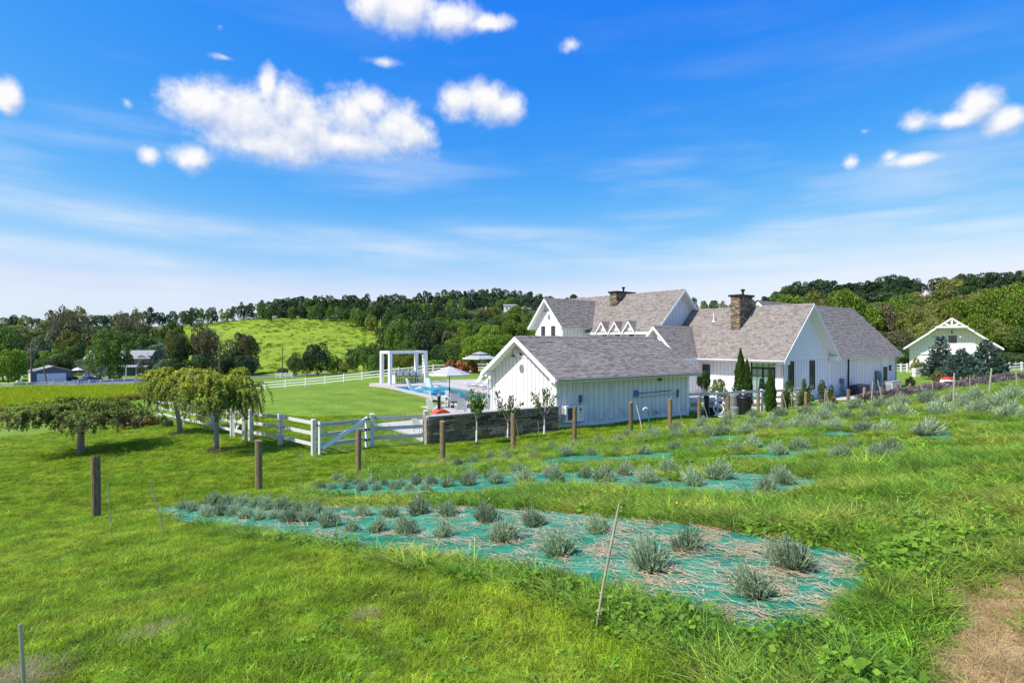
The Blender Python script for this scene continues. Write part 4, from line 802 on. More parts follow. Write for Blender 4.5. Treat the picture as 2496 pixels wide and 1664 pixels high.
    m = MB(); m.box(-11.45, -10.93, -.16, -.03, 1.02, 1.37); m.tube([(-11.36,-.08,1.05), (-11.38,-.08,.2)], .025, 5); m.tube([(-11.0,-.08,1.05), (-10.97,-.08,.2)], .025, 5); m.build('disconnect_box', 'meter_box', fh)
    m = MB(); m.box(-4.62, -3.85, -.22, -.03, .82, 1.78); m.box(-3.85, -3.62, -.18, -.03, 1.1, 1.55); m.build('electric_meter', 'meter_box', fh)
    dr = bx('door', fh, -2.92, -1.95, -.05, -.028, .1, 2.12, 'dark_frame'); dr['label'] = 'black service door in the shaded wall'
    for a0, a1, z0, z1 in ((-3.04,-2.92,.1,2.24), (-1.95,-1.83,.1,2.24), (-2.92,-1.95,2.12,2.24)): bx('door_trim', fh, a0, a1, -.06, -.027, z0, z1, 'white_trim')
    m = MB(); m.box(-1.50, -1.22, -.16, -.03, 1.75, 2.22); l = m.build('wall_lantern', 'black_metal', fh); bx('lantern_glass', l, -1.44, -1.28, -.175, -.16, 1.86, 2.1, 'white_plastic')
    m = MB(); m.tube([(.02, -.05, 3.1), (.03, -.05, .1)], .05, 7); m.build('downspout', 'gutter_metal', fh); m = MB(); m.tube([(.35, -.35, 3.0), (.2, -.2, 2.8), (.05, -.06, 2.72)], .05, 7); m.build('downspout', 'gutter_metal', fh)
    m = MB(); m.tube([(-18.2, 7.08, 5.8), (-18.2, 7.08, 6.75)], .05, 8); m.lathe([(.16, 6.0), (.1, 6.16), (.06, 6.2)], 10, (-18.2, 7.08)); m.build('vent_pipe', 'white_plastic', fh)
    bx('terrace', fh, -25.5, -20.42, -1.5, 6.5, -.3, .10, 'concrete')
house()

# ------------------------------------------------------------------ barn
bn = thing('barn', 'white board-and-batten barn with open truss gable behind the blue spruces', 'barn', (56.2, 81.4, 0), R(-37))
def barn():
    c, hw, zr, ze = 4.85, 5.35, 7.60, 3.52; sl = (zr-ze)/hw
    gwall(bn, 'b', c, .1, 9.6, 0, 15, zr, sl, -.8); gable_roof(bn, 'b', c, hw, zr, ze, -1.25, 15.4, shing=(), th=.2, gutter=None)
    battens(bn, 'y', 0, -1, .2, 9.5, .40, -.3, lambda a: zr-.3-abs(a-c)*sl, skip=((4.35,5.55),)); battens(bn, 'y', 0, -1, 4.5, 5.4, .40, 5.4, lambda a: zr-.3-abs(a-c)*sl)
    window(bn, 'y', 0, -1, 4.5, 5.4, 4.2, 5.2, 2, 3, trim='white_trim')
    for p, q in (((c,-1.45,6.4), (c,-1.45,zr-.2)), ((c-1.75,-1.45,6.36), (c+1.75,-1.45,6.36)), ((c-.1,-1.45,6.45), (c-.85,-1.45,6.88)), ((c+.1,-1.45,6.45), (c+.85,-1.45,6.88))):
        m = MB(); m.beam(p, q, .2, .24, up=(0,1,0) if abs(p[0]-q[0]) < .01 else (0,0,1)); m.build('truss_beam', 'white_trim', bn)
    for s in (-1, 1): m = MB(); m.beam((c, -1.55, zr-.1), (c+s*2.4, -1.28, zr-.1-2.4*sl), .22, .2); m.build('prow_rafter', 'white_trim', bn)
    barn_lamp(bn, (c, -.03, 5.72), (0,-1,0), .25, .5)
    bx('door_track', bn, 1.4, 7.6, -.14, -.03, 2.62, 2.80, 'white_trim'); d = bx('dark_doorway_panel', bn, 3.0, 7.0, -.06, -.028, -.3, 2.6, 'dark_frame')  # flat dark panel painting the darkness inside the open doorway
barn()

# ------------------------------------------------------------------ houses across the valley and on the hill
def simple_house(name, label, pos, rz, w, d, h, rise, wall, roof, over=.4):
    t = thing(name, label, 'garage' if 'garage' in name else 'house', pos, rz)
    m = MB(); m.box(0, w, 0, d, -1.5, h); m.prism([(0,0,h), (0,d,h), (0,d/2,h+rise-.1)], (w,0,0)); m.build('wall', wall, t)
    m = MB()
    for s in (0, 1):
        y0 = -over if s == 0 else d+over; z0 = h-over*rise/(d/2)
        m.prism([(-over, y0, z0), (-over, d/2, h+rise), (-over, d/2, h+rise+.15), (-over, y0, z0+.15)], (w+2*over,0,0))
    m.build('roof', roof, t); return t
g = ground(78, 934)
t = thing('garage', 'slate grey two-car garage with a wide white door across the valley', 'garage', (g.x, g.y, g.z), R(44))
m = MB(); w, d, h, rs = 8.2, 11, 2.75, 1.25; m.box(0, w, 0, d, -1, h); m.prism([(0,0,h), (w,0,h), (w/2,0,h+rs)], (0,d,0)); m.build('wall', 'grey_siding', t)
bx('side_wall', t, -.04, 0, .1, d, -.5, h, 'cream')
m = MB()
for s in (-1, 1): m.prism([(w/2+s*(w/2+.35), -.4, h-.11), (w/2, -.4, h+rs), (w/2, -.4, h+rs+.12), (w/2+s*(w/2+.35), -.4, h+.01)], (0,d+.8,0))
m.build('roof', 'grey_roof', t)
dd = bx('garage_door', t, 1.05, 6.55, -.06, -.003, -.1, 2.2, 'garage_white')
for k in range(1, 4): bx('door_groove', t, 1.05, 6.55, -.066, -.0601, k*.55-.1-.012, k*.55-.1+.012, 'cream')
for k in range(2): bx('door_trim', t, (.93, 6.55)[k], (1.05, 6.67)[k], -.07, -.003, -.1, 2.3, 'white_trim')
bx('door_trim', t, 1.05, 6.55, -.07, -.003, 2.2, 2.3, 'white_trim')
q = at(206, 172); 
t = thing('farm_house', 'two-storey blue house with grey roof half hidden by the big round tree', 'house', (q.x, q.y, q.z), R(12))
m = MB(); W_, D_, H_, RS = 17.5, 8, 5.3, 2.2; m.box(0, W_, 0, D_, -1.5, H_); m.prism([(0,0,H_), (0,D_,H_), (0,D_/2,H_+RS-.1)], (W_,0,0)); m.build('wall', 'blue_siding', t)
m = MB()
for s in (0, 1):
    y0 = -.45 if s == 0 else D_+.45; m.prism([(-.3, y0, H_-.25), (-.3, D_/2, H_+RS), (-.3, D_/2, H_+RS+.15), (-.3, y0, H_-.1)], (W_+.6,0,0))
m.build('roof', 'grey_roof', t)
bx('end_wall', t, -.05, 0, .2, D_-.2, -1, H_, 'cream')
for a in (1.5, 5, 9, 13.5):
    w_ = window(t, 'y', 0, -1, a, a+1.0, 3.4, 4.9, 2, 2, fmat='white_trim'); window(t, 'y', 0, -1, a+1.1, a+2.1, 3.4, 4.9, 2, 2, fmat='white_trim')
    for s in (a-.5, a+2.15): bx('shutter', t, s, s+.45, -.06, -.003, 3.4, 4.9, 'dark_frame')
    window(t, 'y', 0, -1, a+.2, a+1.4, .6, 2.1, 2, 2, fmat='white_trim')
m = MB(); m.prism([(9, 0, 3.1), (9, -2.3, 2.6), (9, -2.3, 2.75), (9, 0, 3.25)], (8.5,0,0)); m.build('porch_roof', 'grey_roof', t)
for a in (9.2, 12, 14.8, 17.3): bx('porch_post', t, a-.08, a+.08, -2.25, -2.1, -.5, 2.65, 'white_trim')
for px, Y, rz, w, d, h, rs, wl, rf, lb in ((1040,430,15,13,8,4.2,2.2,'cream','grey_roof','pale house with grey gable roof among trees on the far hill'), (1132,450,5,16,8,2.8,1.5,'cream','roof_red','long low house with reddish brown roof on the far hill'), (1228,400,0,9,7,3.6,.9,'white_paint','grey_roof','small white house with flat grey roof on the far hill beside the farmhouse gable')):
    q = at(px, Y); t = simple_house('hill_house', lb, (q.x, q.y, q.z+1.0), R(rz), w, d, h, rs, wl, rf)
    for k in range(3): window(t, 'y', 0, -1, w*(.15+.28*k), w*(.15+.28*k)+1.4, 1.0, 2.4, 2, 1, fmat='white_trim')
# ------------------------------------------------------------------ trees and shrubs
def unit(v): return v/(np.linalg.norm(v, axis=-1, keepdims=True)+1e-9)
def leaves(pts, nrm, size, r, ratio=.55, jitter=.9, droop=0.0, bright=(.55,1.5)):
    """diamond leaf faces at pts, turned roughly along nrm"""
    n = len(pts); nn = unit(nrm+r.normal(0, jitter, (n,3))); u = unit(np.cross(nn, r.normal(0, 1, (n,3)))); u[:,2] -= droop; u = unit(u); v = unit(np.cross(nn, u))
    l = (size*r.uniform(.6,1.35,n))[:,None]; w = l*ratio
    V = np.stack([pts-u*l*.5, pts+v*w*.5, pts+u*l*.5, pts-v*w*.5], 1); k = r.uniform(*bright, n)[:,None]
    return V, k*np.column_stack([r.uniform(.82,1.22,n), np.ones(n), r.uniform(.75,1.15,n)])
def crown_pts(r, n, lobes, shape, fill):
    """points on the outer skins of many overlapping lobes that fill a unit crown (x, y in +-.5, z 0..1)"""
    C = []; 
    while len(C) < lobes:
        p = r.uniform(-1, 1, 3); d = np.linalg.norm(p)
        if not .25 < d < .86: continue
        z = (p[2]+1)/2
        if shape == 'round': k = 1.0
        elif shape == 'cone': k = 1.25*(1-z)+.12
        elif shape == 'tall': k = .78
        elif shape == 'vase': k = .55+.6*z
        elif shape == 'dome': k = 1.05; p[2] = abs(p[2])*1.0-.35; z = (p[2]+1)/2
        C.append((p[0]*.5*k, p[1]*.5*k, .13+z*.80))
    C = np.array(C); R_ = r.uniform(.10, .19, lobes)*(1 if shape != 'cone' else .8)
    i = r.integers(0, lobes, n*3); d = unit(r.normal(0, 1, (n*3,3))+np.array([0,0,.35])); p = C[i]+d*(R_[i]*r.uniform(.70,1.08,n*3))[:,None]*np.array([1,1,.85])
    dd = np.linalg.norm(p[:,None,:]-C[None,:,:], axis=2)/R_[None,:]; dd[np.arange(len(p)), i] = 9; ok = (dd.min(1) > fill) & (p[:,2] > .02)
    return p[ok][:n], d[ok][:n]
def trunk_mesh(name, seed, material='bark', limbs=6, top=.55, rad=.022, sparse=False):
    r = random.Random(seed); m = MB(); bend = [(r.uniform(-.02,.02), r.uniform(-.02,.02)) for _ in range(5)]
    m.tube([(bend[i][0]*(i > 0), bend[i][1]*(i > 0), top*i/4-(.03 if i == 0 else 0)) for i in range(5)], [rad*1.35, rad, rad*.85, rad*.65, rad*.35], 7)
    for k in range(limbs):
        a = 2*math.pi*k/limbs+r.uniform(-.4,.4); z = top*r.uniform(.35,.95); l = r.uniform(.22,.40); up = r.uniform(.12,.38)
        p = [(0,0,z), (math.cos(a)*l*.35, math.sin(a)*l*.35, z+up*.45), (math.cos(a)*l, math.sin(a)*l, min(z+up, .95))]; m.tube(p, [rad*.5, rad*.34, rad*.12], 5)
        if sparse:
            for q in range(4):
                b = a+r.uniform(-.9,.9); t = r.uniform(.4,1); s = (math.cos(a)*l*t, math.sin(a)*l*t, z+up*t); m.tube([s, (s[0]+math.cos(b)*.14, s[1]+math.sin(b)*.14, min(s[2]+r.uniform(.04,.2), 1.0))], [rad*.2, rad*.06], 4)
    return m.mesh(name, material)
CROWN = {}; TRUNK = {}
def crown_of(kind, var, detail):
    key = (kind, var, detail)
    if key in CROWN: return CROWN[key]
    r = np.random.default_rng(abs(hash((kind[0], len(kind), var, detail))) % 9999 if False else sum(map(ord, kind))*7+var*13+detail*101)
    shp = {'brown':'vase', 'thin':'vase', 'willow':'dome', 'tall':'tall', 'cone':'cone'}.get(kind, ('round','tall','round','dome')[var % 4])
    n, leaf = ((2300, .066), (5600, .046), (11000, .040))[detail]; fill = .78
    if kind == 'thin': n = int(n*.45); fill = .5
    if kind == 'brown': n = int(n*.8)
    p, d = crown_pts(r, n, (26, 40, 60)[detail], shp, fill)
    matn = {'dark':'leaf_dark','mid':'leaf_mid','bright':'leaf_bright','olive':'leaf_olive','brown':'leaf_brown','thin':'leaf_brown','yellow':'leaf_yellow','grey':'leaf_grey','willow':'willow_leaf','deep':'leaf_deep','tall':'leaf_dark','cone':'leaf_deep'}[kind]
    if kind == 'willow': V, T = leaves(p, d, leaf*1.3, r, .28, .4, droop=1.6)
    else: V, T = leaves(p, d, leaf, r)
    CROWN[key] = quads_mesh('crown_'+kind, V, matn, T); return CROWN[key]
def tree(kind, pos, w, h, rz, label=None, group=None, detail=0, var=None, name='tree'):
    var = random.randrange(4) if var is None else var
    t = thing(name, label, 'tree', pos, rz, group); t.scale = (w*.88, w*.88, h)
    sp = kind in ('thin', 'brown'); tk = (sp, var)
    if tk not in TRUNK: TRUNK[tk] = trunk_mesh('trunk', 50+var+9*sp, 'bark' if not sp else 'bark_pale', 9 if sp else 6, .62 if sp else .55, .018, sp)
    link('trunk', TRUNK[tk], t); link('crown', crown_of(kind, var, detail), t); return t
SKY_ = np.array([(-400,775),(0,773),(20,768),(41,763),(61,764),(82,768),(102,772),(114,780),(122,768),(135,752),(155,741),(173,742),(192,742),(210,755),(225,766),(253,760),(292,754),(306,764),(326,746),(345,758),(361,742),(378,750),(400,757),(422,752),(449,752),(475,744),(504,736),(542,748),(568,742),(592,730),(610,738),(632,730),(664,727),(695,724),(743,718),(791,716),(823,712),(871,715),(893,714),(905,722),(919,718),(944,709),(983,715),(1037,706),(1078,700),(1126,702),(1164,700),(1206,696),(1238,702),(1292,703),(1331,715),(1367,727),(1393,714),(1413,713),(1435,721),(1560,724),(1681,721),(1716,725),(1739,722),(1762,730),(1800,727),(1835,726),(1847,735),(1856,726),(1866,714),(1900,696),(1940,685),(1980,680),(2047,675),(2074,672),(2114,678),(2154,664),(2195,665),(2235,675),(2244,692),(2252,697),(2284,690),(2290,663),(2328,660),(2369,662),(2404,660),(2436,660),(2476,654),(2700,650)], float)
sky_y = lambda x: float(np.interp(x, SKY_[:,0], SKY_[:,1]))
LM = [(-999,45,'left of the grey garage'),(45,165,'above the grey garage'),(165,212,'between garage and round tree'),(212,306,'behind the round tree'),(306,420,'above the blue house'),(420,620,'above the weeping trees'),(620,730,'above the lone pole'),(730,830,'above the open meadow'),(830,910,'left of the pergola'),(910,1050,'above the pergola'),(1050,1130,'above the near umbrella'),(1130,1210,'above the gable lamp'),(1210,1340,'by the two-window gable'),(1340,1500,'behind the left chimney'),(1500,1700,'behind the tall rear roof'),(1700,1850,'by the right chimney'),(1850,2000,'behind the big front gable'),(2000,2200,'between farmhouse and barn'),(2200,2320,'over the barn left half'),(2320,2450,'over the barn right half'),(2450,9999,'right of the barn')]
KD = {'dark':'dark green','mid':'mid green','bright':'bright green','olive':'olive green','brown':'brownish thin','thin':'airy half-bare','yellow':'yellow-green','grey':'grey-green','willow':'pale drooping','deep':'blackish green','tall':'slim dark','cone':'dark conifer'}
TREES = []
def plant(kind, px, Y, top, wpx, band, detail=0, var=None):
    p = at(px, Y); ht = max(2.0, CAMZ+(CY-top)/FPX*Y-p.z); w = wpx/FPX*Y
    p.z -= .15+(.19*ht if 'ridge' in band else .05*ht); t = tree(kind, p, w, ht*1.03, random.uniform(0, 6.28), detail=detail, var=var); t.scale[2] *= 1.19 if 'ridge' in band else 1.05; TREES.append((t, kind, px, band)); return t
def ordn(n): return f"{n}{'th' if 10 <= n % 100 <= 20 else {1:'st',2:'nd',3:'rd'}.get(n % 10, 'th')}"
def label_trees():
    from collections import defaultdict
    g = defaultdict(list)
    for t, k, px, band in TREES:
        lm = next(l for a, b, l in LM if a <= px < b); g[(KD[k], band, lm)].append((px, t))
    for (k, band, lm), l in g.items():
        l.sort(key=lambda q: q[0])
        for i, (px, t) in enumerate(l):
            t['label'] = f"{k} tree {band} {lm}"+("" if len(l) == 1 else f", {ordn(i+1)} from left"); t['group'] = 'trees '+band
def skyline(x0, x1, step, Yf, kinds, band, dy=0, wr=(8,11), jy=5):
    x = x0
    while x < x1:
        Y = Yf(x)*random.uniform(.97,1.03); plant(random.choice(kinds), x, Y, sky_y(x)+dy+random.uniform(0, jy), random.uniform(*wr)*FPX/Y, band); x += step*random.uniform(.75,1.25)
eY = lambda x: float(np.interp(x, _TX, _E0))
skyline(-120, 640, 25, lambda x: eY(x)*.98, ['dark','dark','mid','olive','deep','olive','tall'], 'on the ridge', 0, (8,12))
skyline(640, 1450, 19, lambda x: eY(x)*.99, ['dark','dark','deep','deep','mid','dark'], 'on the ridge', 0, (12,18))
skyline(660, 1450, 22, lambda x: eY(x)*.93, ['dark','deep','mid','mid'], 'below the ridge', 17, (8,13), 10)
skyline(1560, 1850, 20, lambda x: eY(x)*.97, ['dark','olive','brown','mid'], 'on the ridge', 0, (7,10), 8)
skyline(1856, 2240, 24, lambda x: eY(x)*.99, ['deep','deep','dark'], 'on the ridge', 0, (10,15))
skyline(2288, 2680, 26, lambda x: eY(x)*.99, ['deep','deep','dark','olive'], 'on the ridge', 0, (10,15))
skyline(1870, 2680, 34, lambda x: eY(x)*.84, ['dark','deep','olive','mid'], 'below the ridge', 28, (10,14), 14)
skyline(-120, 430, 40, lambda x: 245, ['dark','olive','olive','mid','grey'], 'in the wood', 22, (10,14), 16)
def layer(x0, x1, step, Y, y0, y1, kinds, band, wr, detail=0):
    x = x0
    while x < x1: plant(random.choice(kinds), x, Y*random.uniform(.96,1.04), random.uniform(y0, y1), random.uniform(*wr)*FPX/Y, band, detail); x += step*random.uniform(.75,1.25)
layer(-140, 400, 26, 285, 784, 800, ['dark','mid','deep','olive'], 'under the ridge', (10,14)); layer(-140, 420, 40, 205, 788, 812, ['dark','brown','olive','mid','mid','grey'], 'in the wood', (10,14))
layer(-140, 200, 38, 182, 826, 850, ['grey','mid','bright','dark','grey'], 'at the wood edge', (8,11), 1)
layer(300, 420, 36, 188, 822, 842, ['mid','dark','grey'], 'at the wood edge', (8,11), 1)
layer(-140, 70, 36, 170, 862, 880, ['grey','mid'], 'low at the wood edge', (6,8))
layer(110, 215, 24, 178, 858, 878, ['dark','grey','mid'], 'low at the wood edge', (6,8))
for k, x, Y, top, w in (('thin',150,215,742,75),('thin',186,218,745,70),('brown',168,205,775,90),('olive',165,190,800,85),('thin',300,225,756,60),('thin',330,228,748,60),('mid',8,150,790,110),('bright',20,140,838,95),('dark',-30,150,800,110)): plant(k, x, Y, top, w, 'in the wood', 1)
plant('mid', 330, 196, 792, 110, 'in the wood', 1); plant('grey', 362, 178, 850, 70, 'beside the blue house', 1)
for k, x, Y, top, w in (('olive',432,178,793,62),('dark',440,176,815,55),('brown',498,180,786,90),('thin',515,178,790,95),('brown',585,176,806,80),('olive',610,176,815,62),('dark',565,172,850,75),('deep',600,170,858,70),('deep',545,171,866,60),('dark',480,171,862,70),('grey',400,172,868,60),('dark',430,170,872,56)): plant(k, x, Y, top, w, 'at the meadow foot', 1)
for k, x, Y, top, w in (('dark',718,158,856,42),('deep',775,156,827,78),('dark',748,155,862,50),('mid',812,156,862,44),('dark',868,152,834,62),('mid',886,150,823,56),('olive',850,154,868,50),('grey',836,157,880,40),('mid',905,140,836,60),('dark',690,160,890,30)): plant(k, x, Y, top, w, 'at the meadow foot', 1)
for k, x, Y, top, w in (('dark',938,128,796,84),('mid',975,126,772,100),('dark',1048,122,774,112),('deep',1020,118,800,90),('mid',1000,112,800,70),('willow',998,104,834,92),('brown',1098,120,800,70),('dark',1085,114,825,90),('bright',1140,118,786,110),('bright',1195,116,792,110),('bright',1248,118,772,120),('bright',1165,106,812,110),('mid',1110,108,830,80),('bright',1225,108,815,100),('deep',1070,104,862,70),('bright',1290,120,790,100),('dark',940,110,848,60),('mid',915,112,860,56),('bright',1060,100,868,60),('olive',1040,100,880,50)): plant(k, x, Y, top, w, 'beyond the pool', 2 if w > 90 else 1)
for k, x, Y, top, w in (('dark',842,330,742,46),('mid',868,320,746,42),('mid',890,315,752,50),('olive',905,310,765,40),('dark',918,325,734,56),('dark',940,330,722,56),('brown',905,340,735,36),('dark',962,318,736,52),('deep',988,325,727,60),('dark',1014,318,736,52),('mid',1040,322,730,56),('dark',1068,318,738,50),('mid',1100,330,728,56),('dark',1104,300,752,52),('willow',1195,330,738,62),('mid',1120,290,768,50),('mid',1160,290,770,52),('dark',1150,280,775,56),('mid',1010,270,776,56),('dark',1055,262,780,60),('mid',1098,255,784,60),('bright',1135,250,784,56),('mid',1175,262,780,60),('bright',1205,255,784,60),('mid',1245,262,776,60),('dark',965,275,772,56),('dark',1000,300,748,60),('dark',1085,305,745,60),('mid',1120,310,742,56),('deep',1140,300,750,60),('dark',1175,300,756,60),('mid',1215,300,758,60),('dark',1262,310,742,60),('mid',1300,270,776,60),('bright',1258,290,744,70),('mid',1290,280,752,66),('dark',1215,280,778,54),('dark',950,300,752,50),('mid',980,290,760,60),('dark',1030,285,762,60),('mid',1070,280,768,54),('bright',1088,250,776,50)): plant(k, x, Y, top, w, 'on the hillside')
layer(1660, 1900, 34, 215, 736, 752, ['yellow','bright','brown','mid','olive'], 'behind the roofs', (8,11))
for k, x, top, w in (('olive',1880,722,110),('bright',1930,708,120),('olive',1985,714,110),('bright',2055,708,120),('bright',2108,732,100),('brown',2150,722,100),('bright',2175,716,110),('brown',2200,752,100),('olive',2225,742,100),('olive',2275,734,110),('bright',2330,728,110),('olive',2375,716,110),('bright',2420,702,120),('bright',2470,688,120),('olive',2520,690,120),('bright',2580,684,130),('bright',2640,690,130)): plant(k, x, 120*random.uniform(.97,1.06), top, w*1.05, 'on the wooded slope', 2)
layer(1860, 2680, 50, 150, 705, 722, ['olive','mid','bright','dark'], 'higher on the slope', (9,12), 1)
for x, k in zip(range(2090, 2680, 42), ['mid','olive','brown','bright','olive','yellow','dark','bright','olive','mid','olive','brown','bright','mid','olive']): plant(k, x+random.uniform(-10,10), 105*random.uniform(.98,1.03), random.uniform(768,800), random.uniform(90,115), 'at the slope foot', 2)
layer(2070, 2230, 26, 99, 826, 862, ['mid','olive','yellow','dark'], 'by the barn fence', (4.5,6), 1); layer(2420, 2680, 28, 99, 812, 856, ['bright','dark','mid','olive'], 'by the barn fence', (5,7), 1)
layer(1560, 1700, 40, 140, 770, 790, ['mid','dark'], 'behind the farmhouse', (8,10))
label_trees()
def merge_far(keep=290):
    """the trees that show smallest, far up on the ridges, become one mass of wood"""
    TREES.sort(key=lambda q: -(q[0].scale[0]*q[0].scale[2]/q[0].location[1]**2)); small = TREES[keep:]; VV = []; TT = []; MI = []; names = []
    for t, k, px, band in small:
        M4 = Matrix.LocRotScale(t.location, t.rotation_euler, t.scale); A = np.array(M4)
        for ch in list(t.children):
            me = ch.data
            if ch.name.startswith('crown'):
                co = np.empty(len(me.vertices)*3, np.float32); me.vertices.foreach_get('co', co); co = co.reshape(-1, 3) @ A[:3,:3].T+A[:3,3]; tn = np.empty(len(me.polygons)*4, np.float32); me.attributes['tint'].data.foreach_get('color', tn)
                mn = me.materials[0].name; names += [] if mn in names else [mn]; VV.append(co.reshape(-1, 4, 3)); TT.append(tn.reshape(-1, 4)[:,:3]*random.uniform(.8,1.2)); MI.append(np.full(len(VV[-1]), names.index(mn), np.int32))
            bpy.data.objects.remove(ch)
        bpy.data.objects.remove(t)
    me = quads_mesh('ridge_wood', np.concatenate(VV), names[0], np.concatenate(TT))
    for n in names[1:]: me.materials.append(MAT[n])
    me.polygons.foreach_set('material_index', np.concatenate(MI)); tag(link('ridge_wood', me), 'distant dark trees massed along the far ridges', 'wood', kind='stuff')
merge_far()
t = tree('mid', ground(265, 928)-Vector((0,0,1.6)), 112/FPX*154, 16.0, 1.0, 'big dense round maple standing on the lawn before the blue house', None, 2, 0)
t = tree('grey', at(344, 160), 3.2, 4.2, .4, 'small pale ornamental tree in front of the blue house porch', None, 1, 0)
q = np.column_stack([rng.uniform(-260,-20,420), rng.uniform(180,395,420)]); px_ = CX+FPX*q[:,0]/q[:,1]; q = q[(px_ > 620) & (px_ < 935)]
def bush_proto(name, kind, seed):
    r = np.random.default_rng(seed); p, d = crown_pts(r, 500, 10, 'dome', .7); V, T = leaves(p, d, .11, r); V[:,:,2] -= .25; return bpy.data.objects.new(name, quads_mesh(name, V, kind, T))
mb_c = proto('meadow_bush_protos', [bush_proto('meadow_bush_a', 'leaf_dark', 1), bush_proto('meadow_bush_b', 'leaf_olive', 2), bush_proto('meadow_bush_c', 'leaf_mid', 3)])
scatter('meadow_scrub', 'small dark bushes dotted over the far hillside meadow', 'bushes', lift(q[:90]), rng.uniform(1.0,3.2,len(q[:90])), mb_c, 3, zs=.6)

# ------------------------------------------------------------------ weeping trees on the lawn
def weeping(label, base, px_l, px_r, y_top, y_low, trunk_top, rad, nb, seed, mats, flat=False, lean=0.0, leaf=.105, ns=15):
    r = random.Random(seed); nr = np.random.default_rng(seed); t = thing('weeping_tree', label, 'tree', base)
    Y = base.y; W = (px_r-px_l)/2/FPX*Y; cxo = ((px_l+px_r)/2-CX)/FPX*Y-base.x; zt = CAMZ-(y_top-CY)/FPX*Y-base.z; zl = CAMZ-(y_low-CY)/FPX*Y-base.z; th = trunk_top
    m = MB(); m.tube([(0,0,-.1), (lean*.2,0,th*.3), (lean*.6,.02,th*.7), (lean,0,th)], [rad*1.15, rad, rad*.9, rad*.95], 10); m.tube([(0,0,-.05), (0,0,.10)], [rad*1.35, rad*1.1], 10); m.build('trunk', 'bark_pale', t, smooth=True)
    bm = MB(); P = []; D = []; TW = MB()
    for i in range(nb):      # every limb arches up and out and carries its own small fountain of hanging strands
        a = i*2.399+r.uniform(-.4,.4); f = math.sqrt((i+.5)/nb)*r.uniform(.82,1.06); rad_ = f*W*(.80 if not flat else .86); ex, ey = cxo*f+math.cos(a)*rad_, math.sin(a)*rad_
        top = (zt-.05-(zt-th)*(r.uniform(0,.55)+.40*f*f)) if not flat else (zt-(zt-th)*(r.uniform(0,.5)+.45*f))
        s = Vector((lean, 0, th)); k1 = Vector((lean+ex*.25, ey*.25, th+(top-th)*.8)); k2 = Vector((ex*.65, ey*.65, top+.12)); e = Vector((ex, ey, top))
        pts = [s*(1-u)**3+k1*3*u*(1-u)**2+k2*3*u*u*(1-u)+e*u**3 for u in np.linspace(0, 1, 8)]; bm.tube(pts, [.042-.0045*j for j in range(8)], 5)
        for q in range(ns):
            u = r.uniform(.45, 1.0); p = pts[min(6, int(u*7))].lerp(pts[min(7, int(u*7)+1)], u*7-int(u*7)); az = r.gauss(a, 1.25); out = r.uniform(.2,.80)*(1.2 if flat else 1.0); l = r.uniform(.12,.55) if flat else r.uniform(.25,1.25); n = int((l+out*.8)*32)+5
            zend = max(p.z-l, zl+r.uniform(-.15,.7)); tp = []
            for j in range(n):
                v = j/(n-1); c = (p.x+math.cos(az)*out*(1-(1-v)**1.7), p.y+math.sin(az)*out*(1-(1-v)**1.7), p.z+.16*math.sin(min(1,v*1.6)*3.14)+(zend-p.z)*v**1.8); tp.append(c)
                for _ in range(2): P.append((c[0]+r.gauss(0,.03), c[1]+r.gauss(0,.03), c[2]+r.gauss(0,.03))); D.append((math.cos(az)*.6-.25, math.sin(az)*.6-.2, 1.1))
            TW.tube([tp[0], tp[n//2], tp[-1]], [.010,.006,.003], 3, cap=False)
    bm.build('branches', 'bark_pale', t); TW.build('twigs', 'twig', t)
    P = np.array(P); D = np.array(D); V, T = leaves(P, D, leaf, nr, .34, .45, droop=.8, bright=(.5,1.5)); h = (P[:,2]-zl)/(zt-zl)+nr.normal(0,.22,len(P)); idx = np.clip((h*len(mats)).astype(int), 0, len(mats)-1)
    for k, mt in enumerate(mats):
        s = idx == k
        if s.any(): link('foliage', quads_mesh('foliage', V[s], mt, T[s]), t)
    return t
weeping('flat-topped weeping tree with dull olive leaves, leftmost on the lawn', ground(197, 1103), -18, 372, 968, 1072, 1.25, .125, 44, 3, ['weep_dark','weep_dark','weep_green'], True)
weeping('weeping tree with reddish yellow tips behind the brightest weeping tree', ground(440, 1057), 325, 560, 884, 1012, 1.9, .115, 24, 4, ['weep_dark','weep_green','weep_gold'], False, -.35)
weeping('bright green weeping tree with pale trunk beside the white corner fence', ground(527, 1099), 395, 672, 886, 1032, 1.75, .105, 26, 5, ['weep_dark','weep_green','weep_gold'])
for (x, y, w, lb) in ((440,1058,68,'dark mulch ring under the reddish weeping tree'), (527,1100,82,'dark mulch ring under the bright weeping tree')):
    g = ground(x, y); rr = w/2/FPX*g.y; m = MB(); n = 30; ring = [[(g.x+rr*k*math.cos(6.283*i/n)*random.uniform(.92,1.08), g.y+rr*k*math.sin(6.283*i/n)*random.uniform(.92,1.08)) for i in range(n)] for k in (1,.72,.4,.1)]
    for j in range(3):
        for i in range(n):
            q = [ring[j][i], ring[j][(i+1) % n], ring[j+1][(i+1) % n], ring[j+1][i]]; hz = [(.0,.05,.09,.11)[j+(k > 1)]+random.uniform(-.012,.012)*(j > 0) for k in range(4)]; m.quad(*[(p[0], p[1], H1(*p)+h) for p, h in zip(q, hz)])
    tag(m.build('mulch_ring', 'mulch'), lb, 'mulch')

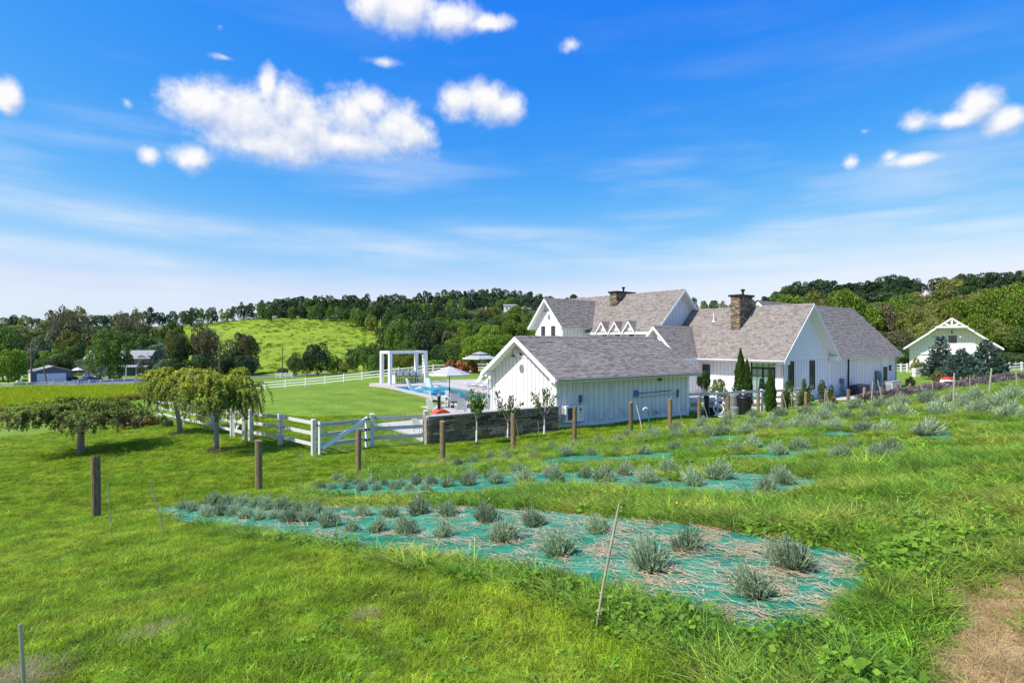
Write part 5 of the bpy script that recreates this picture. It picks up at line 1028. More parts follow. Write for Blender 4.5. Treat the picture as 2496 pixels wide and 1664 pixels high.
# ------------------------------------------------------------------ shrubs
def shrub(name, label, pos, w, h, mats, n=1800, leafs=.07, shape='dome', lobes=22, stem=True, cat='shrub', ratio=.55, z0=0.0, seed=None, droop=0., group=None, jitter=.7, dens=2.4):
    r = np.random.default_rng(seed if seed is not None else random.randrange(9999)); t = thing(name, label, cat, pos, random.uniform(0,6.28), group); n = int(n*dens); w *= .9; p, d = crown_pts(r, n, lobes, shape, .72)
    lo = p[:,2].min(); p[:,2] = (p[:,2]-lo)/(p[:,2].max()-lo)*(1-z0)+z0; p = p*np.array([w, w, h]); V, T = leaves(p, d, leafs, r, ratio, jitter, droop); idx = r.integers(0, len(mats), len(p))
    for k, mt in enumerate(mats):
        if (idx == k).any(): link('foliage' if 'flower' not in mt else 'blossom', quads_mesh('foliage', V[idx == k], mt, T[idx == k]), t)
    if stem:
        m = MB()
        for k in range(5): a = 1.257*k; m.tube([(0,0,-.05), (math.cos(a)*w*.12, math.sin(a)*w*.12, h*.4), (math.cos(a)*w*.25, math.sin(a)*w*.25, h*.75)], [.02,.014,.006], 5)
        m.build('stem', 'bark', t)
    return t
def thuja(label, pos, w, h, seed):
    r = np.random.default_rng(seed); t = thing('arborvitae', label, 'shrub', pos, 0); n = 6500; w *= 1.08; z = r.uniform(0, 1, n)**.85; prof = np.interp(z, [0,.08,.3,.6,.85,1], [.30,.46,.5,.36,.17,.02]); a = r.uniform(0, 6.283, n)
    bump_ = 1+.16*np.sin(a*3+z*19)+.12*np.sin(a*7-z*31); rr = prof*w*bump_*np.sqrt(r.uniform(.55,1,n)); P = np.column_stack([rr*np.cos(a), rr*np.sin(a), z*h]); D = np.column_stack([np.cos(a), np.sin(a), np.full(n,.1)])
    nn = unit(D+r.normal(0,.5,(n,3))); u = unit(np.column_stack([np.cos(a)*.35+r.normal(0,.2,n), np.sin(a)*.35+r.normal(0,.2,n), np.ones(n)])); v = unit(np.cross(nn, u)); l = (.15*r.uniform(.6,1.3,n))[:,None]
    V = np.stack([P-u*l*.5, P+v*l*.2, P+u*l*.5, P-v*l*.2], 1); k = r.uniform(.6,1.4,n)[:,None]; link('foliage', quads_mesh('foliage', V, 'thuja', k*np.column_stack([r.uniform(.8,1.3,n), np.ones(n), np.ones(n)])), t)
    m = MB(); m.tube([(0,0,-.1), (0,0,h*.6)], [.06,.02], 6); m.build('trunk', 'bark', t); return t
def spruce(label, pos, w, h, seed):
    r = np.random.default_rng(seed); t = thing('blue_spruce', label, 'tree', pos, 0, 'blue spruces in front of the barn'); m = MB(); m.tube([(0,0,-.2), (0,0,h*.9)], [.12,.03], 7); V = []; T = []; bm = MB()
    nl = 15
    for i in range(nl):
        z = h*(.05+.88*i/(nl-1)); R0 = w/2*(1-(i/(nl-1))**1.25*.92)*r.uniform(.85,1.12); nb = max(4, int(13*(1-i/nl*.7)))
        for b in range(nb):
            a = 6.283*b/nb+r.uniform(-.25,.25)+i; L_ = R0*r.uniform(.75,1.1); d = np.array([math.cos(a), math.sin(a), 0]); bm.tube([(0,0,z), tuple(d*L_+np.array([0,0,z+L_*.16]))], [.022,.007], 4, cap=False)
            for q in range(max(4, int(L_/.12))):
                f = r.uniform(.35,1.0); c = d*L_*f+np.array([r.normal(0,.10), r.normal(0,.10), z+L_*.16*f+r.normal(0,.06)]); up = unit(d*r.uniform(.3,1)+np.array([r.normal(0,.35), r.normal(0,.35), r.uniform(.1,.75)])); l = r.uniform(.20,.36); k = r.uniform(.65,1.4)
                for s in range(11):
                    dirv = unit(up+r.normal(0,.42,3)); o = c+up*l*r.uniform(0,.6); sd_ = unit(np.cross(dirv, r.normal(0,1,3)))*.050; e = o+dirv*l*.7; V.append([o-sd_, o+sd_, e+sd_*.3, e-sd_*.3]); T.append((k*r.uniform(.8,1.1), k, k*r.uniform(.9,1.25)))
    m.build('trunk', 'bark', t); bm.build('branches', 'bark', t); link('needles', quads_mesh('needles', V, 'pine_blue', T), t); return t
def pix_shrub(px, ytop, ybase, wpx, Y=None):
    p = ground(px, ybase) if Y is None else at(px, Y); Y = p.y; return p, wpx/FPX*Y, CAMZ-(ytop-CY)/FPX*Y-p.z
p = at(2292, 67); spruce('left blue-green spruce with a pointed top before the barn', p, 4.1, CAMZ-(816-CY)/FPX*67-p.z, 1)
p = at(2345, 63); spruce('lowest blue-green spruce, in the middle of the three before the barn', p, 4.8, CAMZ-(850-CY)/FPX*63-p.z, 2)
p = at(2405, 68); spruce('right broad blue-green spruce overlapping the barn eave', p, 4.9, CAMZ-(826-CY)/FPX*68-p.z, 3)
for lb, px, top, wpx, Y, sd_ in (('tall spire-shaped arborvitae behind the black barrel', 1805, 851, 31, 38.5, 1), ('shorter arborvitae pressed against the tall spire behind the barrel', 1821, 877, 24, 38.2, 2), ('slim arborvitae with a bare brown foot in front of the garden fence', 1878, 903, 24, 35.6, 3)):
    p, w, h = pix_shrub(px, top, 0, wpx, Y); thuja(lb, p, w, h, sd_)
p, w, h = pix_shrub(1718, 903, 0, 42, 41.0); t = shrub('potted_box', 'round clipped shrub in a dark pot by the small window', p, w, h, ['box_leaf'], 2600, .085, z0=.34)
m = MB(); m.lathe([(.24,0), (.34,.52), (.36,.55), (.30,.55)], 18); m.build('pot', 'bin_black', t)
p, w, h = pix_shrub(1752, 921, 0, 50, 38.6); shrub('pale_maple', 'loose pale green maple shrub beside the potted clipped shrub', p, w, h, ['maple_leaf','maple_leaf','leaf_bright'], 1500, .10, lobes=16)
p, w, h = pix_shrub(1857, 921, 0, 28, 40.3); shrub('dark_shrub', 'dark rounded shrub before the patio door', p, w, h, ['box_leaf'], 1300, .08)
for lb, px, top, wpx, Y, mats in (('rose bush with small pale flowers left of the white hydrangeas', 1920, 928, 34, 36.6, ['rose_leaf','rose_leaf','rose_leaf','leaf_mid']), ('thin rose bush rising above the white hydrangeas', 1960, 921, 34, 37.6, ['rose_leaf','leaf_mid']), ('largest rose bush, right of the white hydrangeas', 2010, 925, 46, 38.5, ['rose_leaf','rose_leaf','sapling_leaf']), ('low bush with yellow-green leaves at the foot of the largest rose', 2030, 965, 24, 38.2, ['rose_leaf','flower_tan'])):
    p, w, h = pix_shrub(px, top, 0, wpx, Y); shrub('rose_bush', lb, p, w, h, mats, 1100, .085, lobes=16, shape='round')
for lb, px, top, wpx in (('white hydrangea behind the fence, nearer the patio door', 1938, 941, 34), ('white hydrangea behind the fence, farther from the patio door', 1966, 943, 36)):
    p, w, h = pix_shrub(px, top, 0, wpx, 39.4); shrub('hydrangea', lb, p, w, h, ['flower_white','flower_white','leaf_mid'], 1500, .09, lobes=18)
p, w, h = pix_shrub(2238, 871, 0, 40, 74); shrub('tan_hydrangea', 'hydrangea with faded tan flower heads at the barn corner', p, w, h, ['flower_tan','leaf_mid','leaf_bright'], 1500, .16)
p, w, h = pix_shrub(2290, 902, 0, 36, 60); shrub('yellowing_shrub', 'yellowing shrub behind the white tub with red lid', p, w, h, ['rose_leaf','thuja','flower_tan'], 1200, .12)
for lb, px, w_ in (('orange-pink flowering hydrangea behind the pool, leftmost of the hedge', 1098, 34), ('orange-pink flowering hydrangea behind the pool, in the middle of the hedge', 1124, 36), ('orange-pink flowering hydrangea behind the pool, beside the far umbrella', 1150, 34)):
    p, w, h = pix_shrub(px, 876+random.uniform(-1,3), 0, w_, 80); shrub('flower_hedge', lb, p, w, h, ['flower_orange','flower_pink','flower_orange','leaf_mid','leaf_dark'], 1700, .18)
for lb, px, top, wpx, Y, mats in (('orange flowering shrub under the flat weeping tree branches', 318, 1013, 60, 31, ['flower_orange','leaf_olive','leaf_mid']), ('yellowish shrub beyond the reddish weeping tree', 368, 1008, 55, 32, ['leaf_yellow','leaf_olive','flower_orange']), ('bronze shrub between the left weeping trees', 400, 1014, 50, 31, ['leaf_olive','leaf_brown','leaf_mid'])):
    p, w, h = pix_shrub(px, top, 0, wpx, Y); shrub('border_shrub', lb, p, w, max(h,.6), mats, 1000, .08)
for lb, px, Y, wpx, h in (('low round shrub by the driveway behind the blue truck', 240, 150, 22, 1.6), ('low green shrub at the corner of the grey garage lawn', 183, 148, 18, 1.5), ('small reddish shrub beside the driveway', 168, 147, 8, 1.3)):
    p = at(px, Y); shrub('drive_shrub', lb, p, wpx/FPX*Y, h, ['leaf_mid'] if 'red' not in lb else ['leaf_brown'], 700, .2)
p = at(2219, 52); shrub('black_shrub', 'dark clipped ball shrub at the right corner of the farmhouse', p, .9, 1.1, ['leaf_deep'], 900, .08)
# three young fruit trees in front of the stone wall
def sapling(label, px, ybase, ytop, wpx, seed, mats, crown_y, nbr=9):
    r = random.Random(seed); nr = np.random.default_rng(seed); b = ground(px, ybase); Y = b.y; t = thing('sapling', label, 'tree', b, 0); zt = CAMZ-(ytop-CY)/FPX*Y-b.z; zc = CAMZ-(crown_y-CY)/FPX*Y-b.z; W = wpx/2/FPX*Y
    m = MB(); fork = zc*.72; m.tube([(0,0,-.05), (.01,0,fork*.5), (0,.01,fork)], [.045,.036,.032], 8); m.build('trunk', 'bark_pale', t, smooth=True); m = MB(); P = []; D = []
    m2 = MB(); m2.tube([(-.005,0,.12), (-.0,0,fork*.6)], [.047,.042], 8); m2.build('trunk_guard', 'white_plastic', t)
    for k in range(nbr):
        a = 6.283*k/nbr+r.uniform(-.3,.3); ln = W*r.uniform(.5,1.0); z1 = fork+(zt-fork)*r.uniform(.55,1.0); e = (math.cos(a)*ln, math.sin(a)*ln, z1); mid = (math.cos(a)*ln*.55, math.sin(a)*ln*.55, fork+(z1-fork)*.45); m.tube([(0,0,fork-.05), mid, e], [.022,.014,.004], 5)
        for q in range(56):
            u = r.uniform(.45,1.05); c = Vector(mid).lerp(Vector(e), (u-.4)/.6); 
            if c.z < zc-.1: continue
            P.append((c.x+r.gauss(0,.09), c.y+r.gauss(0,.09), c.z+r.gauss(0,.09)-.05)); D.append((math.cos(a), math.sin(a), .4))
    m.build('branches', 'bark_pale', t); P = np.array(P); V, T = leaves(P, np.array(D), .17, nr, .36, .6, droop=1.5); idx = nr.integers(0, len(mats), len(P))
    for k, mt in enumerate(mats): link('foliage', quads_mesh('foliage', V[idx == k], mt, T[idx == k]), t)
    m = MB(); m.lathe([(.34,-.03), (.26,.04), (.05,.07)], 16); m.build('mulch', 'mulch', t)
sapling('young fruit tree with dense green top and white trunk guard, nearest the gate', 1162, 1083, 950, 44, 1, ['leaf_bright','sapling_leaf','leaf_mid'], 1002)
sapling('young fruit tree with drooping greyish leaves in the middle of the stone wall', 1238, 1072, 952, 62, 2, ['sapling_leaf','sapling_grey','leaf_mid'], 1010, 5)
sapling('young fruit tree with drooping leaves at the pool house corner', 1327, 1064, 944, 66, 3, ['sapling_leaf','sapling_grey','leaf_mid'], 1000, 5)

# ------------------------------------------------------------------ lavender
def lav_mesh(name, seed, n=300, flower=False):
    r = np.random.default_rng(seed); V = []; T = []
    for i in range(n):
        a = r.uniform(0, 6.283); t = r.uniform(0,1)**.6; tilt = t*1.15; l = r.uniform(.40,.62)*(1-.12*t); asy = 1+.22*math.sin(a+seed)+.12*math.sin(3*a+seed*2); l *= asy; d = np.array([math.cos(a)*math.sin(tilt), math.sin(a)*math.sin(tilt), math.cos(tilt)]); o = np.array([math.cos(a)*.10*t, math.sin(a)*.10*t, .0]); k = r.uniform(.62,1.38); tc = (k*r.uniform(.9,1.15), k, k*r.uniform(.9,1.2))
        s = unit(np.cross(d, r.normal(0,1,3))); up = np.array([0,0,.10]); m1 = o+d*l*.5; e = o+d*l*.92+up*l
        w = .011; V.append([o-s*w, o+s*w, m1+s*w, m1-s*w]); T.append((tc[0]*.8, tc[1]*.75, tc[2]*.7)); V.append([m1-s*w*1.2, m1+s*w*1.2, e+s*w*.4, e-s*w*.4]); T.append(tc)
        for q in range(6):
            f = r.uniform(.35,1); c = o+d*l*f*.92+up*l*f*f; u = unit(d+r.normal(0,.5,3)); v = unit(np.cross(u, r.normal(0,1,3)))*.012; L_ = r.uniform(.07,.12); V.append([c-v*.5, c+v, c+u*L_, c-v]); kk = k*r.uniform(.8,1.2); T.append((kk, kk, kk*r.uniform(.85,1.1)))
    me = quads_mesh(name, V, 'lavender', T); return me
def spike_mesh(name, seed):
    r = np.random.default_rng(seed); V = []; T = []
    for i in range(150):
        a = r.uniform(0, 6.283); tilt = r.uniform(0,.7); l = r.uniform(.55,.85); d = np.array([math.cos(a)*math.sin(tilt), math.sin(a)*math.sin(tilt), math.cos(tilt)]); s = unit(np.cross(d, r.normal(0,1,3)))
        for q in range(4): p = d*l*(.72+.09*q)+r.normal(0,.01,3); k = r.uniform(.6,1.4); V.append([p-s*.02, p+s*.02, p+s*.02+d*.09, p-s*.02+d*.09]); T.append((k, k*.95, k*r.uniform(.9,1.1)))
    return quads_mesh(name, V, 'lavender_flower', T)
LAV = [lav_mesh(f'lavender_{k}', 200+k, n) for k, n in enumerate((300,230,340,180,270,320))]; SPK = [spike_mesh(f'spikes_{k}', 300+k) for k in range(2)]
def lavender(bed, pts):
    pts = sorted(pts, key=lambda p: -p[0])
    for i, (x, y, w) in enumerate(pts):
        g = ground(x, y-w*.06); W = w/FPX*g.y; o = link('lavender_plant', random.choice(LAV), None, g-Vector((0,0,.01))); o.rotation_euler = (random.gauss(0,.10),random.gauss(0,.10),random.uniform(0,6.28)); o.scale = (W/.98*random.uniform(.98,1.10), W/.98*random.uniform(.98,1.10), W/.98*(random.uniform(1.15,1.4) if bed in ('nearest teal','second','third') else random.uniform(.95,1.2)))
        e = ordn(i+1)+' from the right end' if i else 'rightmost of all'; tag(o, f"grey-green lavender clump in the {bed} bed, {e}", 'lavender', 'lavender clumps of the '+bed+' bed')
B1 = [(444,1244,36),(466,1250,34),(500,1263,40),(517,1233,44),(536,1260,40),(551,1233,40),(570,1262,42),(585,1236,40),(604,1266,40),(619,1240,36),(632,1270,40),(653,1246,45),(668,1270,40),(685,1247,45),(708,1278,50),(727,1252,36),(751,1276,55),(766,1255,45),(802,1290,58),(857,1298,44),(885,1264,45),(916,1303,50),(950,1264,50),(995,1306,62),(1021,1260,60),(1080,1315,58),(1091,1262,54),(1189,1277,66),(1223,1329,74),(1302,1287,62),(1366,1361,86),(1461,1304,64),(1585,1402,102),(1672,1349,92),(1846,1465,112),(1927,1398,116),(842,1258,14)]
B2 = [(762,1188,18),(783,1192,24),(810,1194,26),(817,1174,28),(842,1195,28),(838,1177,20),(867,1182,24),(881,1198,32),(902,1183,26),(919,1198,28),(940,1185,25),(959,1196,30),(976,1187,30),(998,1198,28),(1017,1185,34),(1036,1198,30),(1055,1183,32),(1087,1191,40),(1140,1187,46),(1146,1172,38),(1197,1170,40),(1206,1183,42),(1270,1166,45),(1280,1181,52),(1342,1166,46),(1357,1179,50),(1425,1168,42),(1467,1181,60),(1523,1164,48),(1580,1183,58),(1631,1162,54),(1693,1189,56),(1747,1174,66),(1867,1205,62),(1914,1186,54)]
B3 = [(1834,1096,44),(1903,1113,46),(1947,1100,46),(2049,1127,56),(2076,1108,44),(2168,1113,52),(2149,1128,62),(1730,1100,36),(1794,1108,42),(1646,1103,36),(1567,1110,34),(1440,1113,32),(1380,1116,38),(1236,1127,32),(1193,1121,28),(1159,1131,28),(1119,1136,28),(1091,1131,22),(1061,1137,26),(1036,1135,22),(1015,1140,22),(1300,1122,30),(1500,1112,32),(1690,1112,36)]
B4 = [(2255,1068,66),(2149,1064,54),(2107,1064,60),(2038,1053,48),(1981,1053,50),(1943,1052,48),(1900,1058,46),(1859,1056,48),(1815,1062,44),(1760,1064,46),(1730,1066,42),(1695,1066,42),(1650,1072,40),(1600,1074,38),(1560,1078,36),(1510,1083,34),(1460,1086,32),(1400,1092,32),(1350,1096,30),(1290,1102,28),(1230,1108,26)]
B5 = [(2194,1023,58),(2293,1020,62),(2385,1020,64),(2453,1028,68),(2130,1026,50),(2070,1028,48),(2010,1030,46),(1950,1034,44),(1890,1037,42),(1830,1042,40),(1770,1047,40),(1710,1050,38),(1650,1056,36),(1590,1061,34),(1530,1067,32)]
B6 = [(2465,984,60),(2385,985,56),(2320,988,52),(2260,990,50),(2200,993,48),(2140,998,46),(2080,1003,44),(2020,1008,42),(1960,1013,40),(1900,1018,38),(1840,1023,36),(1780,1028,34),(1720,1034,32),(2430,1000,50),(2350,1004,48)]
for nm, b in (('nearest teal', B1), ('second', B2), ('third', B3), ('fourth', B4), ('fifth', B5), ('farthest', B6)): lavender(nm, b)
row = [(2105,980),(2170,972),(2280,955),(2400,938),(2560,915)]; k = 0
for i in range(60):
    t_ = i/59*4; j = min(3, int(t_)); f = t_-j; x = row[j][0]*(1-f)+row[j+1][0]*f; y = row[j][1]*(1-f)+row[j+1][1]*f; g = ground(x, y); o = thing('flowering_lavender', 'faded purple flowering lavender in the long row along the crest', 'lavender', g, random.uniform(0,6.28), 'flowering lavender row along the crest'); s = random.uniform(.85,1.15); o.scale = (s*1.25, s*1.25, s*random.uniform(.50,.62)*(1+.35*i/59)); link('foliage', random.choice(LAV), o); link('blossom', random.choice(SPK), o)
# ------------------------------------------------------------------ posts and stakes
PX = [(235,1114,1260,23),(631,1074,1195,19),(873,1050,1155,15),(1079,1027,1122,15),(1251,1008,1098,14),(1400,992,1078,11.5),(1538,981,1056,11),(1633,973,1038,11),(1704,966,1028,10),(1775,963,1018,9),(1848,962,1010,8.5),(1907,960,1003,8),(1964.5,957,998,8.5),(2017,953,992,7.5),(2068,949,990,9),(2108,945,979,6.5),(2148,943,970,7),(2188,938,968,7.5),(2218,936,957,6.5),(2251,933,955,8),(2280,929,952,6.5),(2342,921,947,7),(2357,920,942,5.5),(2374,915,938,7)]
POSTLAB = ['leaning wooden post nearest the left edge of the picture','wooden post standing before the white corner fence','wooden post in front of the white gate with diagonal brace','wooden post before the left end of the stone wall','wooden post before the middle young fruit tree','wooden post in front of the heat pump','wooden post under the blue pool net','wooden post before the right end of the pool house wall','orange-brown wooden post just right of the pool house','pale wooden post left of the grey bins','wooden post right of the black barrel','wooden post right of the slim arborvitae','grey split wooden post before the white hydrangeas','rusty wooden post before the largest rose bush','wooden post before the dark condensers','wooden post with a dark cap left of the generator','wooden post behind the leaning stake by the generator','wooden post below the right corner of the farmhouse','short wooden post left of the yellowing shrub','rusty wooden post beside the yellowing shrub','wooden post left of the tub with red lid','wooden post right of the tub with red lid','twin wooden post under the right spruce','last wooden post of the line under the right spruce']
for (x, yt, yb, w), lb in zip(PX, POSTLAB):
    g = ground(x, yb); Y = g.y; h = (yb-yt)/FPX*Y+.02; r = w/2/FPX*Y*.88; m = MB(); n = 14; prof = [(1.0,-.25), (1.0,.1), (.99,h*.4), (.985,h*.75), (.99,h-.03), (.93,h)]; ph = random.uniform(0,6); base = len(m.v); k = random.uniform(.85,1.25)
    for (q, z) in prof:
        for i in range(n): a = 6.283*i/n; rr = r*q*(1+.05*math.sin(3*a+ph)+.03*math.sin(5*a+ph*2)); m.v.append((rr*math.cos(a), rr*math.sin(a), z+(.02*math.sin(a+ph) if z > .5*h else 0)))
    for j in range(len(prof)-1):
        for i in range(n): b = base+j*n+i; b2 = base+j*n+(i+1) % n; m.f.append((b, b2, b2+n, b+n)); m.c.append((k*random.uniform(.9,1.1), k, k*random.uniform(.8,1.05)))
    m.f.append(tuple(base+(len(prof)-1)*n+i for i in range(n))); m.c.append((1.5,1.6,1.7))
    o = m.build('fence_post', 'wood_post'); o.location = g; o.rotation_euler = (random.uniform(-.015,.015), -.012 if x < 300 else random.uniform(-.015,.015), random.uniform(0,6)); tag(o, lb, 'post', 'wooden posts along the lavender field')
def stake(name, label, xb, yb, xt, yt, r, material, cat='stake'):
    g = ground(xb, yb); Y = g.y; t = at(xt, Y, CAMZ-(yt-CY)/FPX*Y); m = MB(); d = t-g; m.tube([(0,0,-.1), tuple(d*.33), tuple(d*.66), tuple(d)], [r*1.05, r, r*.97, r*.92], 8)
    if 'bamboo' in material:
        for k in range(1, 7): q = d*(k/7); m.tube([tuple(q-d*.006), tuple(q), tuple(q+d*.006)], [r*.9, r*1.25, r*.9], 8)
    o = m.build(name, material); o.location = g; return tag(o, label, cat)
stake('bamboo_cane', 'pale leaning bamboo cane at the front edge of the nearest teal bed', 1449, 1532, 1510, 1225, .0105, 'bamboo', 'cane')
stake('metal_stake', 'grey metal stake at the lower left corner of the lawn', 60, 1690, 49, 1520, .013, 'galvanised')
stake('thin_stake', 'thin dark rod beside the leftmost wooden post', 271, 1281, 261, 1172, .007, 'grey_stake'); stake('thin_stake', 'leaning grey rod at the left tip of the nearest teal bed', 404, 1306, 365, 1169, .009, 'grey_stake')
for lb, xb, yb, xt, yt, r, mt in (('thin rod at the left tip of the second bed', 737, 1192, 732, 1100, .007, 'grey_stake'), ('thin rod just right of the post before the gate', 885, 1152, 888, 1095, .008, 'bamboo'), ('pale cane standing among the small plants of the second bed', 907, 1190, 906, 1112, .010, 'bamboo'), ('thin rod by the middle young fruit tree', 1318, 1100, 1311, 1026, .010, 'grey_stake'), ('thin cane leaning on the post before the middle fruit tree', 1268, 1090, 1257, 1020, .008, 'grey_stake'), ('thin rod before the right end of the pool house wall', 1662, 1028, 1654, 984, .010, 'grey_stake'), ('teal rod leaning beside the post right of the pool house', 1726, 1020, 1711, 973, .020, 'galvanised'), ('thin dark rod in front of the grey bins', 1786, 1052, 1786, 978, .010, 'grey_stake'), ('pale cane left of the grey bins', 1766, 1028, 1769, 975, .014, 'bamboo'), ('cane leaning away from the post right of the arborvitae', 1919, 1003, 1908, 959, .020, 'bamboo'), ('pale cane before the left rose bush', 1930, 1001, 1929, 957, .018, 'bamboo'), ('thin dark rod before the white hydrangeas', 1941, 1008, 1943, 955, .010, 'grey_stake'), ('pale cane before the largest rose bush', 2008, 1000, 2012, 947, .024, 'bamboo'), ('pale board upright left of the generator', 2124, 983, 2127, 929, .035, 'bamboo'), ('board leaning over the generator', 2152, 978, 2139, 926, .035, 'bamboo'), ('grey stake paired with the dark-capped post', 2104, 981, 2105, 944, .034, 'grey_stake'), ('pale stake below the right corner of the farmhouse', 2183, 978, 2184, 958, .02, 'bamboo'), ('white crooked stake standing on the crest before the tub', 2324, 988, 2326, 908, .036, 'bamboo'), ('white leaning stake among the purple lavender left of the right spruce', 2411, 960, 2417, 897, .045, 'bamboo'), ('pale stake before the yellowing shrub', 2273, 964, 2273, 932, .026, 'bamboo'), ('pale stake between the tub and the right spruce', 2364, 955, 2364, 914, .024, 'bamboo'), ('thin tall stake at the right edge before the barn fence', 2478, 942, 2476, 880, .030, 'bamboo')):
    stake('stake', lb, xb, yb, xt, yt, r, mt)
g = ground(1588, 1066); t = thing('garden_hydrant', 'green standpipe with a white hose head in the grass before the pool house', 'standpipe', g); Y = g.y; hh = CAMZ-(996-CY)/FPX*Y-g.z; dx = (1578-1588)/FPX*Y
m = MB(); m.tube([(0,0,-.1), (dx*.5,0,hh*.5), (dx,0,hh)], .032, 8); m.build('pipe', 'green_plastic', t)
m = MB(); m.tube([(dx,0,hh), (dx-.06,0,hh+.04), (dx-.16,-.02,hh+.02), (dx-.18,-.02,hh-.06)], [.03,.035,.032,.026], 8); m.build('spout', 'white_plastic', t)
g = ground(1565, 1046); Y = g.y; m = MB(); P3 = [at(x, Y, CAMZ-(y-CY)/FPX*Y)-g for x, y in ((1565,1048),(1562,1032),(1557,1010),(1551,987))]; m.tube([tuple(p) for p in P3], .018, 7); o = m.build('bent_conduit', 'white_plastic'); o.location = g; tag(o, 'bent white plastic tube standing in the grass under the pool net', 'tube')

# ------------------------------------------------------------------ white rail fences
def rail_fence(name, label, pts, heights, nrail, post_w, rail_h, rail_t, material, zs, cat='fence', posts=True, cap=True, off=0.0, ext=(0,0)):
    p0 = pts[0]; t = thing(name, label, cat, (p0.x, p0.y, p0.z)); rel = [p-p0 for p in pts]
    for i, p in enumerate(rel):
        if not posts: break
        m = MB(); h = heights if isinstance(heights, (int, float)) else heights[i]; w = post_w/2; d = (rel[min(i+1, len(rel)-1)]-rel[max(i-1, 0)]); a = math.atan2(d.y, d.x); c, s = math.cos(a)*w, math.sin(a)*w
        q = [(p.x-c+s, p.y-s-c), (p.x+c+s, p.y+s-c), (p.x+c-s, p.y+s+c), (p.x-c-s, p.y-s+c)]; m.prism([(x, y, p.z-.25) for x, y in q], (0,0,h+.25))
        if cap: m.hexa([(p.x+(x-p.x)*1.18, p.y+(y-p.y)*1.18, p.z+h) for x, y in q]+[(p.x+(x-p.x)*.7, p.y+(y-p.y)*.7, p.z+h+.05) for x, y in q])
        m.build('post', material, t)
    for i in range(len(rel)-1):
        a, b = rel[i], rel[i+1]; d = (b-a).normalized(); nv = Vector((d.y, -d.x, 0))*off
        for z in zs:
            m = MB(); m.beam(a+nv+Vector((0,0,z+random.uniform(-.012,.012)))-d*(ext[0] if i == 0 else 0), b+nv+Vector((0,0,z+random.uniform(-.012,.012)))+d*(ext[1] if i == len(rel)-2 else 0), rail_t, rail_h); m.build('rail', material, t)
    return t
C1 = ground(764, 1110); C2 = ground(683, 1088); C3 = ground(610, 1075)
rail_fence('corner_fence', 'weathered white three-rail fence running back from the gate post toward the weeping tree', [C1, C2, C3], 1.36, 3, .14, .13, .045, 'white_worn_shadowed', (1.22,.80,.38), off=.10, ext=(.05,.1))
D1 = ground(594, 1073); D2 = ground(571, 1067); D3 = ground(517, 1051); D4 = ground(450, 1036); D5 = ground(386, 1020)
t = thing('small_gate', 'narrow white gate with a diagonal brace under the bright weeping tree', 'gate', D1); rel = D2-D1; d = rel.normalized()
for p in (Vector((0,0,0)), rel): m = MB(); m.beam(p+Vector((0,0,-.1)), p+Vector((0,0,1.3)), .11, .11, up=(0,1,0)); m.build('stile', 'white_worn_shadowed', t)
for z in (.35,.78,1.2): m = MB(); m.beam(Vector((0,0,z)), rel+Vector((0,0,z)), .05, .13); m.build('rail', 'white_worn_shadowed', t)
m = MB(); m.beam(Vector((0,0,1.2))+Vector((d.y,-d.x,0))*.06, rel+Vector((d.y,-d.x,0))*.06+Vector((0,0,.35)), .04, .12); m.build('brace', 'white_worn_shadowed', t)
rail_fence('lawn_fence', 'white rail fence passing behind the trunks of the two right weeping trees', [D2+Vector((-.16,.1,0)), D3, D4, D5], 1.25, 3, .13, .12, .045, 'white_worn_shadowed', (1.12,.72,.34), ext=(0,.2))
def gate():
    a = ground(774, 1110.5); b = ground(897, 1092); t = thing('gate', 'white wooden gate with diagonal brace and wire mesh beside the corner post', 'gate', a); v = b-a; d = Vector((v.x, v.y, 0)).normalized(); L_ = math.hypot(v.x, v.y); nv = Vector((d.y, -d.x, 0)); f = lambda s, z, o=0: Vector((0,0,v.z*s/L_))+d*s+nv*o+Vector((0,0,z))
    for s in (.07, L_-.07): m = MB(); m.beam(f(s,.04), f(s,1.30), .15, .06, up=tuple(d)); m.build('stile', 'white_trim', t)
    for z in (.40,.78,1.18): m = MB(); m.beam(f(.14,z), f(L_-.14,z), .045, .14); m.build('rail', 'white_worn_shadowed', t)
    m = MB(); m.beam(f(.16,.28,.052), f(L_-.12,1.20,.052), .04, .17); m.build('brace', 'white_trim', t)
    wire(t, f, .15, L_-.15, .06, 1.26)
    for z in (.36,.78,1.2): m = MB(); m.beam(f(L_-.03,z,.05), f(L_+.16,z,.05), .02, .07); m.beam(f(L_-.12,z+.05,.045), f(L_-.12,z-.05,.045), .1, .02); m.build('hinge', 'black_metal', t)
    m = MB(); m.beam(f(-.10,1.17,.05), f(.10,1.17,.05), .03, .04); m.build('latch', 'black_metal', t)
def wire(t, f, s0, s1, z0, z1):
    m = MB(); n = int((s1-s0)/.052)
    for i in range(n+1): s = s0+(s1-s0)*i/n; m.beam(f(s,z0,.035), f(s,z1,.035), .004, .004, up=(0,1,0))
    for k in range(12): z = z0+(z1-z0)*k/11; m.beam(f(s0,z,.035), f(s1,z,.035), .004, .004)
    tag(m.build('wire_mesh', 'galvanised', t), kind='stuff')
gate()
E1 = ground(907, 1091.5); E2 = ground(1038, 1083)
t = rail_fence('mesh_fence', 'white three-rail fence panel with wire mesh between the gate and the stone wall', [E1, E2], [1.38,1.42], 3, .16, .14, .045, 'white_worn_shadowed', (1.22,.80,.40), off=.0)
v = E2-E1; d = Vector((v.x, v.y, 0)).normalized(); L_ = math.hypot(v.x, v.y); nv = Vector((d.y,-d.x,0)); wire(t, lambda s, z, o=0: Vector((0,0,v.z*s/L_))+d*s+nv*o+Vector((0,0,z)), .08, L_-.08, .04, 1.28)
